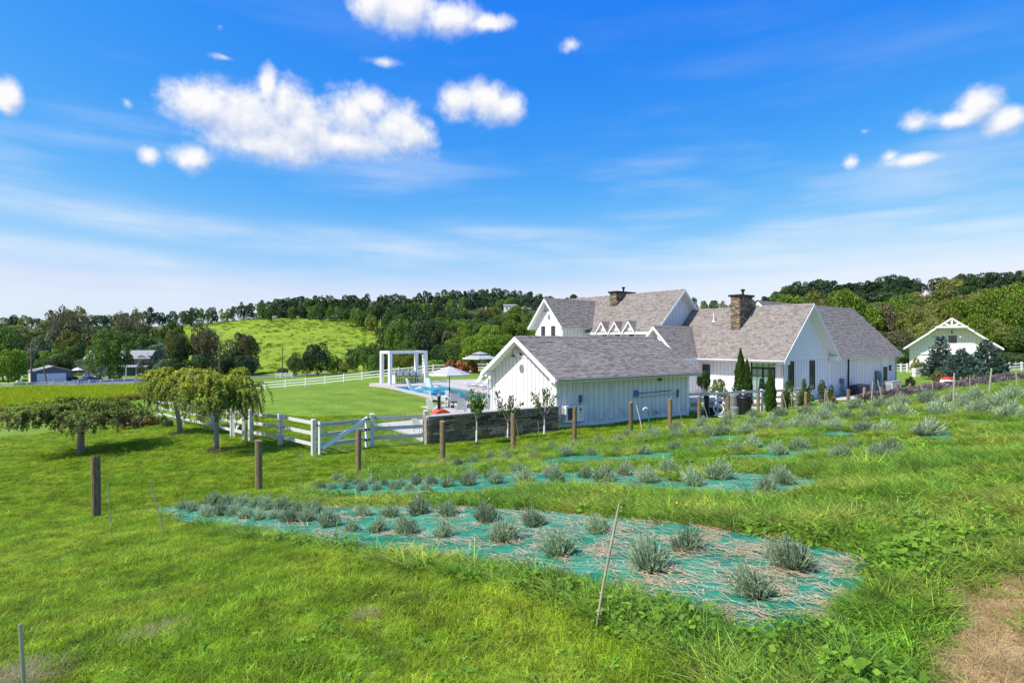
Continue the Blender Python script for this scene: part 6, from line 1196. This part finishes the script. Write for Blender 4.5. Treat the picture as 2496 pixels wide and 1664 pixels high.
FF = [at(x, Y) for x, Y in ((560,97),(603,95.5),(647,93),(696,92),(745,91),(793,90),(838.5,89),(883,88),(928,87),(972,86),(1014,85.5),(1056,85),(1100,84.5),(1144,84),(1188,84)) ]
rail_fence('pool_fence', 'long white rail fence climbing behind the lawn and the pool', FF, 1.25, 3, .16, .125, .05, 'white_vinyl', (1.1,.68,.28))
VF = [ground(x, y) for x, y in ((-60,948),(0,946),(34,945.5),(67,943.5),(101,942),(131,941),(160,940),(190,939),(218,937.5),(246,936.5),(275,935),(303,934),(331,933),(360,932))]
rail_fence('valley_fence', 'low white rail fence along the far side of the corn strip', VF, 1.15, 2, .28, .20, .06, 'white_vinyl', (1.0,.5))
rail_fence('road_fence', 'short white fence by the utility pole below the meadow', [at(x, 152) for x in (672,684,697,712)], 1.3, 3, .2, .16, .06, 'white_vinyl', (1.15,.75,.35))
rail_fence('barn_fence', 'white three-rail fence joining the barn on its left', [at(x, 82) for x in (2176,2196,2211)], 1.2, 3, .2, .17, .05, 'white_vinyl', (1.08,.68,.28))
rail_fence('barn_fence', 'white rail fence running right from behind the spruces', [at(x, Y) for x, Y in ((2432,82),(2461,82),(2490,82),(2520,82),(2550,82))], 1.25, 3, .2, .17, .05, 'white_vinyl', (1.08,.68,.28))
GF = [Vector((10.5,34.4,0)), Vector((12.6,35.3,0)), Vector((14.6,36.2,0)), Vector((16.0,36.8,0)), Vector((17.6,37.4,0)), Vector((19.6,38.2,0))]
rail_fence('garden_fence', 'grey-white three-rail fence behind the bins between pool house and roses', GF, 1.3, 3, .15, .15, .05, 'white_worn_shadowed', (1.22,.80,.38), off=.09)
def pale_fence():
    a, b = at(-40, 165), at(57, 165); t = thing('solid_fence', 'white solid panel fence at the left edge beside the garage', 'fence', a); v = b-a
    for i in range(12): p, q = v*(i/12), v*((i+.96)/12); m = MB(); m.beam(p+Vector((0,0,.8)), q+Vector((0,0,.8)), .08, 1.9); m.build('panel', 'white_vinyl', t)
pale_fence()

# ------------------------------------------------------------------ stone garden wall, every stone by itself
def stone_wall():
    t = thing('stone_wall', 'low dark stacked-stone garden wall between the gate and the pool house', 'wall', W2(SO, SA, -7.12, -.30, 0), R(SA)); L_ = 7.05; H_ = 1.17
    bx('core', t, 0, L_, .06, .40, -.4, H_, 'mortar')
    base = []
    for k in range(8):
        m = MB(); j = lambda s: s*random.uniform(.93,1.0)*.5; m.hexa([(-j(1),-j(1),-j(1)), (j(1),-j(1),-j(1)), (j(1),.5,-j(1)), (-j(1),.5,-j(1)), (-j(1),-j(1),j(1)), (j(1),-j(1),j(1)), (j(1),.5,j(1)), (-j(1),.5,j(1))], stone_col()); base.append(m.mesh('stone', 'stone'))
    z = -.12; n = 0
    while z < H_-.02:
        h = min(random.choice((.075,.09,.105,.125)), H_-z); x = 0
        while x < L_-.01:
            l = min(random.uniform(.18,.62), L_-x)
            if l < .1: break
            d = random.uniform(.07,.12)
            if n < 299:
                if n % 9 == 0: m = MB(); j = lambda: random.uniform(.46,.5); m.hexa([(-j(),-j(),-j()), (j(),-j(),-j()), (j(),.5,-j()), (-j(),.5,-j()), (-j(),-j(),j()), (j(),-j(),j()), (j(),.5,j()), (-j(),.5,j())], stone_col()); base[random.randrange(8)] = m.mesh('stone', 'stone')
                o = link('stone', random.choice(base), t, (x+l/2, .06-d/2+.02, z+h/2)); o.scale = (l-.012, d, h-.012); n += 1
            x += l
        z += h
    x = -.03
    while x < L_: l = min(random.uniform(.55,.85), L_-x); bx('coping_stone', t, x+.004, x+l-.004, -.07, .46, H_+.002, H_+.07+random.uniform(-.004,.004), 'coping'); x += l
    for k in range(9): bx('end_stone', t, -.05-random.uniform(0,.03), 0, .02, .40, -.12+k*.142, -.12+k*.142+.132, 'stone')
stone_wall()

# ------------------------------------------------------------------ pool furniture
def pergola():
    pts = [Vector((-13.5,59.6,ZD)), Vector((-12.27,57.85,ZD)), Vector((-9.1,60.4,ZD)), Vector((-10.35,62.1,ZD))]; o = pts[1]; t = thing('pergola', 'open white square-post pergola over the bar table at the far end of the pool', 'pergola', o); rel = [p-o for p in pts]; h = 3.05
    for p in rel: m = MB(); m.beam(p+Vector((0,0,-.2)), p+Vector((0,0,h)), .32, .32, up=tuple((rel[2]-rel[1]).normalized())); m.build('post', 'white_trim', t)
    for i in range(4):
        a, b = rel[i], rel[(i+1) % 4]; d = (b-a).normalized(); e = .16 if i % 2 else -.165; m = MB(); m.beam(a-d*e+Vector((0,0,h-.16 if True else 0))+Vector((0,0,.16+.14)), b+d*e+Vector((0,0,h+.14)), .32, .26); m.build('beam', 'white_trim', t)
    # the gathered curtain tied to the right post
    m = MB(); c = rel[2]+Vector((-.26,.05,0)); m.lathe([(.07+.05*abs(math.sin(k*.9)), .1+k*.1) for k in range(29)], 10, (c.x, c.y)); m.build('curtain', 'canvas_white', t)
pergola()
def bar_table():
    o = Vector((-11.2,60.2,ZD)); a = math.atan2(2.55,3.17); t = thing('bar_table', 'long dark bar table standing under the white pergola', 'table', o, a); bx('table_top', t, -1.5,1.5,-.4,.4,1.0,1.08, 'rattan')
    for x in (-1.35,1.25): bx('leg', t, x, x+.1, -.35,.35, 0, 1.0, 'white_trim')
    lbs = ['leftmost','second from the left','second from the right','rightmost']
    for k, x in enumerate((-1.15,-.4,.4,1.15)):
        for side in (-1,1):
            p = Vector((o.x, o.y, ZD))+Matrix.Rotation(a, 3, 'Z') @ Vector((x, side*.75, 0)); s = thing('bar_stool', f"grey bar stool on the {'pool' if side < 0 else 'far'} side of the pergola table, {lbs[k]}", 'stool', p, a+(0 if side < 0 else math.pi), 'bar stools under the pergola')
            bx('seat', s, -.22,.22,-.22,.22,.70,.78, 'cushion_dark'); m = MB(); m.prism([(-.23,-.24,.78), (.23,-.24,.78), (.26,-.27,1.15), (.16,-.28,1.32), (-.16,-.28,1.32), (-.26,-.27,1.15)], (0,.05,0)); m.build('backrest', 'sling', s)
            for lx in (-.19,.19):
                for ly in (-.19,.19): m = MB(); m.tube([(lx,ly,.7), (lx*1.2,ly*1.2,0)], .022, 5); m.build('leg', 'black_metal', s)
            m = MB(); m.tube([(-.2,-.2,.28), (.2,-.2,.28), (.2,.2,.28), (-.2,.2,.28), (-.2,-.2,.28)], .015, 5); m.build('footrest', 'black_metal', s)
bar_table()
def umbrella(label, base, h, r, tilt_z, tiers, tint):
    t = thing('striped_umbrella', label, 'umbrella', base); n = 8; m = MB(); m.tube([(0,0,0), (0,0,h)], .028, 8); m.build('pole', 'black_metal', t); m = MB(); m.lathe([(.32,0), (.32,.05), (.07,.09), (.05,.35)], 16); m.build('base', 'black_metal', t); m = MB(); m.lathe([(.05,h*.42), (.05,h*.48)], 8); m.tube([(0,-.02,h*.45), (.1,-.02,h*.45)], .015, 5); m.build('crank', 'black_metal', t)
    zr = h-.08; rim = h-tilt_z; nb = 11
    def canopy(r0, r1, z0, z1, nb):
        dk = 'canvas_grey' if tiers == 1 else 'canvas_black'; mats = {'canvas_white': MB(), dk: MB()}
        for j in range(nb):
            f0, f1 = j/nb, (j+1)/nb
            for k in range(n):
                a0, a1 = 6.283*k/n, 6.283*(k+1)/n; R0, R1 = r0+(r1-r0)*f0, r0+(r1-r0)*f1; Z0, Z1 = z0+(z1-z0)*f0**1.12, z0+(z1-z0)*f1**1.12
                mats[dk if j % 2 else 'canvas_white'].quad((R0*math.cos(a0), R0*math.sin(a0), Z0), (R1*math.cos(a0), R1*math.sin(a0), Z1), (R1*math.cos(a1), R1*math.sin(a1), Z1), (R0*math.cos(a1), R0*math.sin(a1), Z0))
        for k, q in mats.items(): q.build('canopy', k, t)
    if tiers == 2: canopy(.03, r*.52, h, h-tilt_z*.42, 6); canopy(r*.42, r, h-tilt_z*.46, rim, 7)
    else: canopy(.03, r, h, rim, nb)
    m = MB()
    for k in range(n): a0, a1 = 6.283*k/n, 6.283*(k+1)/n; m.quad((r*math.cos(a0), r*math.sin(a0), rim), (r*math.cos(a1), r*math.sin(a1), rim), (r*.995*math.cos(a1), r*.995*math.sin(a1), rim-.10), (r*.995*math.cos(a0), r*.995*math.sin(a0), rim-.10))
    m.build('valance', 'canvas_white', t)
    for k in range(n): a = 6.283*k/n; m = MB(); m.tube([(.03*math.cos(a), .03*math.sin(a), h-.05), (r*.98*math.cos(a), r*.98*math.sin(a), rim-.02)], .012, 4); m.build('rib', 'grey_metal', t)
UB = Vector((-4.10,37.6,ZD)); umbrella('grey-and-white striped umbrella over the dining table beside the pool', UB, 2.68, 1.36, .50, 1, 0)
g = at(1170, 80, .12); umbrella('black-and-white striped two-tier umbrella beyond the lounge chairs', g, 2.9, 2.5, .95, 2, 0)
t = thing('dining_table', 'white square dining table under the near striped umbrella', 'table', UB+Vector((0,0,0)), R(30)); m = MB(); m.prism([(-.55,-.55,.70), (-.03,-.55,.70), (-.03,.55,.70), (-.55,.55,.70)], (0,0,.04)); m.prism([(.03,-.55,.70), (.55,-.55,.70), (.55,.55,.70), (.03,.55,.70)], (0,0,.04)); m.box(-.03,.03,-.55,-.05,.70,.74); m.box(-.03,.03,.05,.55,.70,.74); m.build('table_top', 'white_vinyl', t)
for x in (-.5,.5):
    for y in (-.5,.5): bx('leg', t, x-.03, x+.03, y-.03, y+.03, 0, .70, 'white_vinyl')
def dining_chair(label, p, rz):
    t = thing('dining_chair', label, 'chair', p, rz, 'sling chairs round the dining table'); bx('seat', t, -.27,.27,-.25,.27,.40,.47, 'cushion_dark'); m = MB(); m.prism([(-.26,-.24,.50), (.26,-.24,.50), (.26,-.36,1.0), (-.26,-.36,1.0)], (0,.03,0)); m.build('backrest', 'sling', t)
    for x in (-.29,.29):
        m = MB(); m.tube([(x,-.37,1.02), (x,-.24,.5), (x,-.30,0)], .022, 5); m.build('rear_leg', 'white_vinyl', t); m = MB(); m.tube([(x,.27,0), (x,.26,.66), (x,-.27,.66)], .022, 5); m.build('armrest', 'white_vinyl', t)
for lb, a in (('sling dining chair on the gate side of the umbrella table', 200), ('sling dining chair on the pool side of the umbrella table', 95), ('sling dining chair with its back toward the stone wall', 292), ('sling dining chair on the pool house side of the umbrella table', 25)):
    q = UB+Vector((math.cos(R(a))*.95, math.sin(R(a))*.95, 0)); dining_chair(lb, q, R(a)+math.pi/2)
def adirondack(label, p, rz, sc=.82, tilt=.35):
    t = thing('adirondack_chair', label, 'chair', p, rz, 'white slatted garden chairs'); t.scale = (sc,sc,sc)
    for k in range(5): m = MB(); x = -.26+k*.13; hh = .95-.05*abs(k-2); m.beam((x,-.22,.25), (x,-.22-hh*tilt,.25+hh*.9), .115, .025, up=(0,1,0)); m.build('back_slat', 'white_vinyl', t)
    for k in range(4): bx('seat_slat', t, -.30,.30,-.22+k*.15,-.09+k*.15,.33+k*.025,.355+k*.025, 'white_vinyl')
    for x in (-.36,.36): bx('armrest', t, x-.07,x+.07,-.3,.42,.58,.61, 'white_vinyl'); bx('leg', t, x-.03,x+.03,.32,.40,0,.58, 'white_vinyl'); bx('leg', t, x-.03,x+.03,-.3,-.22,0,.58, 'white_vinyl')
for lb, px, py, rz in (('white slatted garden chair left of the red oven chimney', 1057, 1010, -35), ('white slatted garden chair with its broad back toward the stone wall', 1123, 1008, 15), ('white slatted garden chair by the pool house porch post', 1192, 1004, 10), ('white garden chair showing only its top over the gate fence', 1021, 1014, -30)):
    g = ground(px, py) if px > 1030 else at(1023, 27.2); adirondack(lb, Vector((g.x, g.y, max(g.z, ZD-.006))), R(rz), .82 if px > 1030 else .66)
def lounger(label, p, rz, group, legs=True):
    t = thing('lounge_chair', label, 'lounge chair', p, rz, group); bx('seat', t, -.36,.36,-.1,1.25,.30,.36, 'canvas_white'); m = MB(); m.prism([(-.36,-.1,.30), (.36,-.1,.30), (.36,-.62,1.0), (-.36,-.62,1.0)], (0,.05,.03)); m.build('backrest', 'canvas_white', t)
    for x in (-.38,.38): m = MB(); m.beam((x,-.75,.28), (x,1.27,.28), .05, .06); m.build('frame_rail', 'white_vinyl', t)
    for x in (-.38,.38):
        for y in (-.65,1.15): bx('leg', t, x-.025,x+.025,y-.025,y+.025,0,.25, 'white_vinyl')
for k, (b, lb) in enumerate(((11.2,'white sun lounger across the pool, farthest from the pool house'), (9.4,'white sun lounger across the pool, second from the far end'), (7.7,'white sun lounger across the pool, third from the far end'), (6.0,'white sun lounger across the pool, half behind the porch post'))):
    x, y = PL(PW+2.6, b); lounger(lb, Vector((x, y, ZD)), R(PA+90), 'sun loungers across the pool')
def ledge(label, px, Y, rz):
    p = at(px, Y, -.03); t = thing('ledge_lounger', label, 'lounge chair', p, R(rz), 'white loungers standing in the pool')
    prof = [(1.25,.02), (.9,.16), (.35,.10), (.05,.22), (-.32,.98), (-.42,.96), (-.16,.16), (0,-.05), (1.2,-.12)]; m = MB(); m.prism([(-.36,y,z) for y, z in prof], (.72,0,0)); m.build('shell', 'white_plastic', t)
ledge('white moulded lounger standing in the pool nearer the lawn', 1001, 53.2, -68); ledge('white moulded lounger standing in the pool in front of the pergola post', 1048, 54.2, -38)
t = thing('pool_step_rail', 'white flat float on the pool between the two moulded loungers', 'float', at(1035, 55.4, 0), R(30)); bx('pad', t, -.5,.5,-.25,.25,-.02,.08, 'white_plastic')
def oven():
    p = at(1076, 29.2, 0); t = thing('pizza_oven', 'red domed pizza oven with a black chimney behind the stone wall', 'oven', p, R(20)); m = MB(); n = 12
    prof = [(-.52+1.04*k/n, .62+.36*math.sin(math.pi*(.06+.88*k/n))) for k in range(n+1)]; m.prism([(x, -.42, z) for x, z in prof]+[(.52,-.42,.58), (-.52,-.42,.58)], (0,.84,0)); m.build('hood', 'red_enamel', t)
    m = MB(); m.tube([(-.10,.1,.9), (-.10,.1,1.62)], .085, 12); m.build('chimney', 'black_metal', t); m = MB(); m.lathe([(.10,1.60), (.12,1.66), (.13,1.69), (.02,1.76)], 12, (-.10,.1)); m.build('chimney_cap', 'galvanised', t)
    bx('body', t, -.48,.48,-.38,.38,.40,.58, 'black_metal')
    for x in (-.42,.42):
        for y in (-.33,.33): bx('leg', t, x-.03,x+.03,y-.03,y+.03,-.1,.40, 'black_metal')
oven()

# ------------------------------------------------------------------ service yard
def bin_(name, label, px, yb, wpx, hpx, material, lid=True, Y=None):
    g = ground(px, yb) if Y is None else at(px, Y); Y = g.y; r = wpx/2/FPX*Y; h = hpx/FPX*Y; t = thing(name, label, 'bin', g); m = MB(); m.lathe([(r*.82,0), (r*.86,h*.1), (r*.97,h*.9), (r*1.04,h*.91), (r*1.04,h*.95), (r*.98,h)], 24); m.build('body', material, t, smooth=False)
    m = MB(); m.lathe([(r*1.02,h), (r*1.03,h+.04), (r*.8,h+.07), (r*.2,h+.085)], 24); m.build('lid', material, t)
    for k in range(10): a = 6.283*k/10; m = MB(); m.tube([(r*.90*math.cos(a), r*.90*math.sin(a), h*.12), (r*.98*math.cos(a), r*.98*math.sin(a), h*.86)], .014, 4); m.build('rib', material, t)
bin_('black_barrel', 'large black ribbed barrel bin under the arborvitae spires', 1814, 1010, 35, 44, 'bin_black'); bin_('grey_bin', 'tall grey dustbin behind the smaller grey one', 1789, 1010, 23, 46, 'bin_grey', Y=34.9); bin_('grey_bin', 'short grey dustbin in front of the tall grey one', 1790, 1018, 20, 24, 'bin_grey')
def coil(label, px, yb, r, material, n=3, up=False):
    g = ground(px, yb); m = MB(); pts = [(math.cos(a)*(r+.01*math.sin(a*3)), math.sin(a)*r*(1 if not up else .25), .05+.028*a/6.283+(math.sin(a)*r*.95+r if up else 0)) for a in np.linspace(0, 6.283*n, 20*n)]; m.tube(pts, .032, 6); o = m.build('hose_coil', material); o.location = g; tag(o, label, 'hose')
coil('black hose coiled in the shade at the pool house corner', 1722, 1016, .62, 'bin_black'); coil('pale pipe coil leaning among the black pots', 1752, 1012, .30, 'white_plastic', 2, True); coil('blue-white pipe coil lying before the pots', 1762, 1016, .42, 'galvanised', 2)
def pot(label, px, yb, r, h, material, rot=0):
    g = ground(px, yb); m = MB(); m.lathe([(r*.72,0), (r*.98,h*.9), (r*1.06,h*.9), (r*1.06,h), (r*.9,h), (r*.85,h*.6)], 16); o = m.build('plant_pot', material); o.location = g+Vector((0,0,.0 if not rot else r)); o.rotation_euler = (R(rot), R(rot*.4), 0); tag(o, label, 'pot')
pot('upright black plant pot in the pile left of the grey bins', 1738, 1010, .22, .42, 'bin_black'); pot('bluish plant pot on the far side of the pot pile', 1750, 1006, .26, .78, 'meter_box'); pot('black plant pot tipped on its side in the pile', 1768, 1012, .2, .4, 'bin_black', 80); pot('small grey pot tipped over at the foot of the grey bins', 1778, 1018, .15, .3, 'bin_grey', 75); pot('tall dark post-shaped pot beside the fence right of the pool house', 1722, 1009, .16, 1.1, 'bin_black')
t = thing('stone_trough', 'white stone slab propped beside the pool house corner', 'slab', (12.2,36.6,0), R(30)); bx('slab_top', t, -1.2,1.2,-.4,.4,.72,.86, 'white_plastic'); bx('support', t, -.9,-.7,-.3,.3,-.1,.72, 'planter'); bx('support', t, .7,.9,-.3,.3,-.1,.72, 'planter')
def condenser(label, a, b):
    t = thing('condenser', label, 'air conditioner', W2(HO, HA, a, b, 0), R(HA)); bx('plinth', t, -.5,.5,-.5,.5,-.2,.08, 'concrete'); bx('casing', t, -.44,.44,-.44,.44,.08,.88, 'condenser'); m = MB(); m.lathe([(.36,.882), (.36,.90), (.1,.93)], 20); m.build('fan_guard', 'bin_black', t)
    for k in range(8): bx('louvre', t, -.44+k*.12,-.40+k*.12,-.455,-.44,.14,.82, 'bin_black'); bx('louvre', t, -.455,-.44,-.42+k*.11,-.38+k*.11,.14,.82, 'bin_black')
condenser('dark blue condenser unit nearer the black drainpipe, left of the pair', -10.95, -1.05); condenser('dark blue condenser unit, right of the pair by the house wall', -9.45, -.85)
t = thing('generator', 'grey box generator below the electric meter on the farmhouse wall', 'generator', W2(HO, HA, -4.9, -1.5, 0), R(HA)); bx('pad', t, -.15,2.15,-.15,1.0,-.3,.06, 'concrete'); m = MB(); m.box(0,2.0,0,.85,.06,.86); m.build('body', 'generator', t); m = MB(); m.prism([(-.03,-.03,.86), (2.03,-.03,.86), (2.03,.88,.86), (-.03,.88,.86)], (0,0,.09)); m.build('lid', 'box_grey', t); bx('vent', t, -.012,0,.1,.7,.3,.7, 'bin_grey')
g = ground(2310, 944); t = thing('white_tub', 'white rounded tub with a red lid behind the crest lavender', 'tub', g, R(15)); t.scale = (.8,.8,.85); m = MB(); m.lathe([(.50,-.2), (.66,.1), (.70,.5), (.66,.72), (.55,.80)], 22); m.build('body', 'white_plastic', t, smooth=True); m = MB(); m.lathe([(.58,.80), (.64,.84), (.62,.92), (.45,1.0), (.1,1.03)], 22); m.build('lid', 'orange_red', t, smooth=True); m = MB(); m.box(-.62,-.3,-.30,.30,.1,.62); m.build('side_box', 'net_blue', t)
t = thing('stone_planter', 'white planter box on a stone block before the barn corner', 'planter', at(2238, 72), R(5)); bx('box', t, -.62,.62,-.35,.35,.55,1.08, 'planter'); bx('block', t, -.6,.05,-.3,.3,-.2,.55, 'planter')
def rockpile():
    for k, (px, Y) in enumerate(((1994,45.2),(2002,45.0),(2024,45.6))):
        p = at(px, Y); m = MB(); m.lathe([(.30,-.1), (.36,.1), (.26,.28), (.08,.36)], 7); o = m.build('boulder', 'rock'); o.location = p; o.rotation_euler = (.2*k, .1, k); tag(o, ('pale boulder at the left foot of the dark condensers', 'pale boulder beside the largest rose bush', 'pale boulder touching the left condenser')[k], 'boulder')
rockpile()

# ------------------------------------------------------------------ across the valley: truck, poles, wires
def truck():
    g = ground(212, 934); t = thing('pickup_truck', 'blue pickup truck parked on the drive before the big round tree', 'truck', g, R(62)); s = [(-2.8,.55), (-2.8,1.05), (-.9,1.08), (-.75,1.15), (-.35,1.78), (1.0,1.78), (1.6,1.18), (2.7,1.05), (2.8,.6), (2.75,.45), (-2.75,.45)]
    m = MB(); m.prism([(x,-.98,z) for x, z in s], (0,1.96,0)); m.build('body', 'truck_blue', t)
    m = MB(); m.box(-2.7,-.95,-.82,.82,1.09,1.10); m.build('bed', 'bin_black', t)
    for y in (-.99,.985): m = MB(); m.prism([(-.55,y,1.2), (-.30,y,1.68), (.92,y,1.68), (1.35,y,1.22)], (0,.008,0)); m.build('side_window', 'window_glass', t)
    m = MB(); m.quad((-.735,-.85,1.22), (-.735,.85,1.22), (-.40,.75,1.72), (-.40,-.75,1.72)); m.build('rear_window', 'window_glass', t)
    bx('bumper', t, -2.92,-2.80,-.95,.95,.45,.65, 'chrome'); bx('tailgate', t, -2.83,-2.8,-.75,.75,.68,1.02, 'truck_blue')
    for y in (-.9,.78): bx('tail_light', t, -2.82,-2.80,y,y+.12,.75,1.0, 'orange_red')
    for x in (-1.75,1.75):
        for y in (-.98,.78): m = MB(); m.tube([(x,y,.38), (x,y+.2,.38)], .38, 18); w = m.build('wheel', 'tyre', t); m = MB(); m.tube([(x,y-.005,.38), (x,y+.205,.38)], .2, 12); m.build('rim', 'chrome', w)
truck()
POLES = []
def pole(label, px, yt, Y, arm=True, lean=0):
    g = at(px, Y); h = CAMZ-(yt-CY)/FPX*Y-g.z; t = thing('utility_pole', label, 'utility pole', g); m = MB(); m.tube([(0,0,-.5), (lean,0,h)], [.19,.12], 8); m.build('shaft', 'pole_wood', t)
    if arm: bx('crossarm', t, lean-1.1,lean+1.1,-.06,.06,h-.8,h-.66, 'pole_wood')
    POLES.append(g+Vector((lean,0,h-.5)))
pole('dark utility pole left of the grey garage door', 76.5, 842, 138); pole('thin leaning pole in front of the grey garage door', 115, 884, 139, False, -1.0); pole('utility pole behind the bright weeping tree', 535, 834, 160); pole('lone brown utility pole below the meadow', 688, 846, 158); pole('white lamp-post beside the big round tree', 216, 848, 168, False)
def cable(label, a, b, sag):
    m = MB(); m.tube([tuple(a.lerp(b, u)-Vector((0,0,sag*4*u*(1-u)))-a) for u in np.linspace(0,1,14)], .022, 4); o = m.build('cable', 'bin_black'); o.location = a; tag(o, label, 'cable')
cable('upper cable slung between the two right utility poles', POLES[2]+Vector((0,0,.3)), POLES[3]+Vector((0,0,.3)), 1.2); cable('lower cable slung between the two right utility poles', POLES[2]-Vector((0,0,1.6)), POLES[3]-Vector((0,0,1.6)), 1.2); cable('long cable from the garage pole to the pole behind the weeping tree', POLES[0], POLES[2], 3.0)
p = at(46, 145); t = thing('gas_tank', 'small white tank on the lawn left of the grey garage', 'tank', p); m = MB(); m.lathe([(.5,-.2), (.62,.1), (.62,1.0), (.3,1.25)], 14); m.build('body', 'white_plastic', t)
m = MB(); m.tube([(0,0,0), (0,0,2.2)], .03, 6); q = at(189, 168); t = thing('patio_umbrella', 'pale grey patio umbrella beside the blue house', 'umbrella', q); m.build('pole', 'grey_metal', t); m = MB(); m.lathe([(1.5,2.0), (.8,2.5), (.05,2.8)], 8); m.build('canopy', 'canvas_white', t)
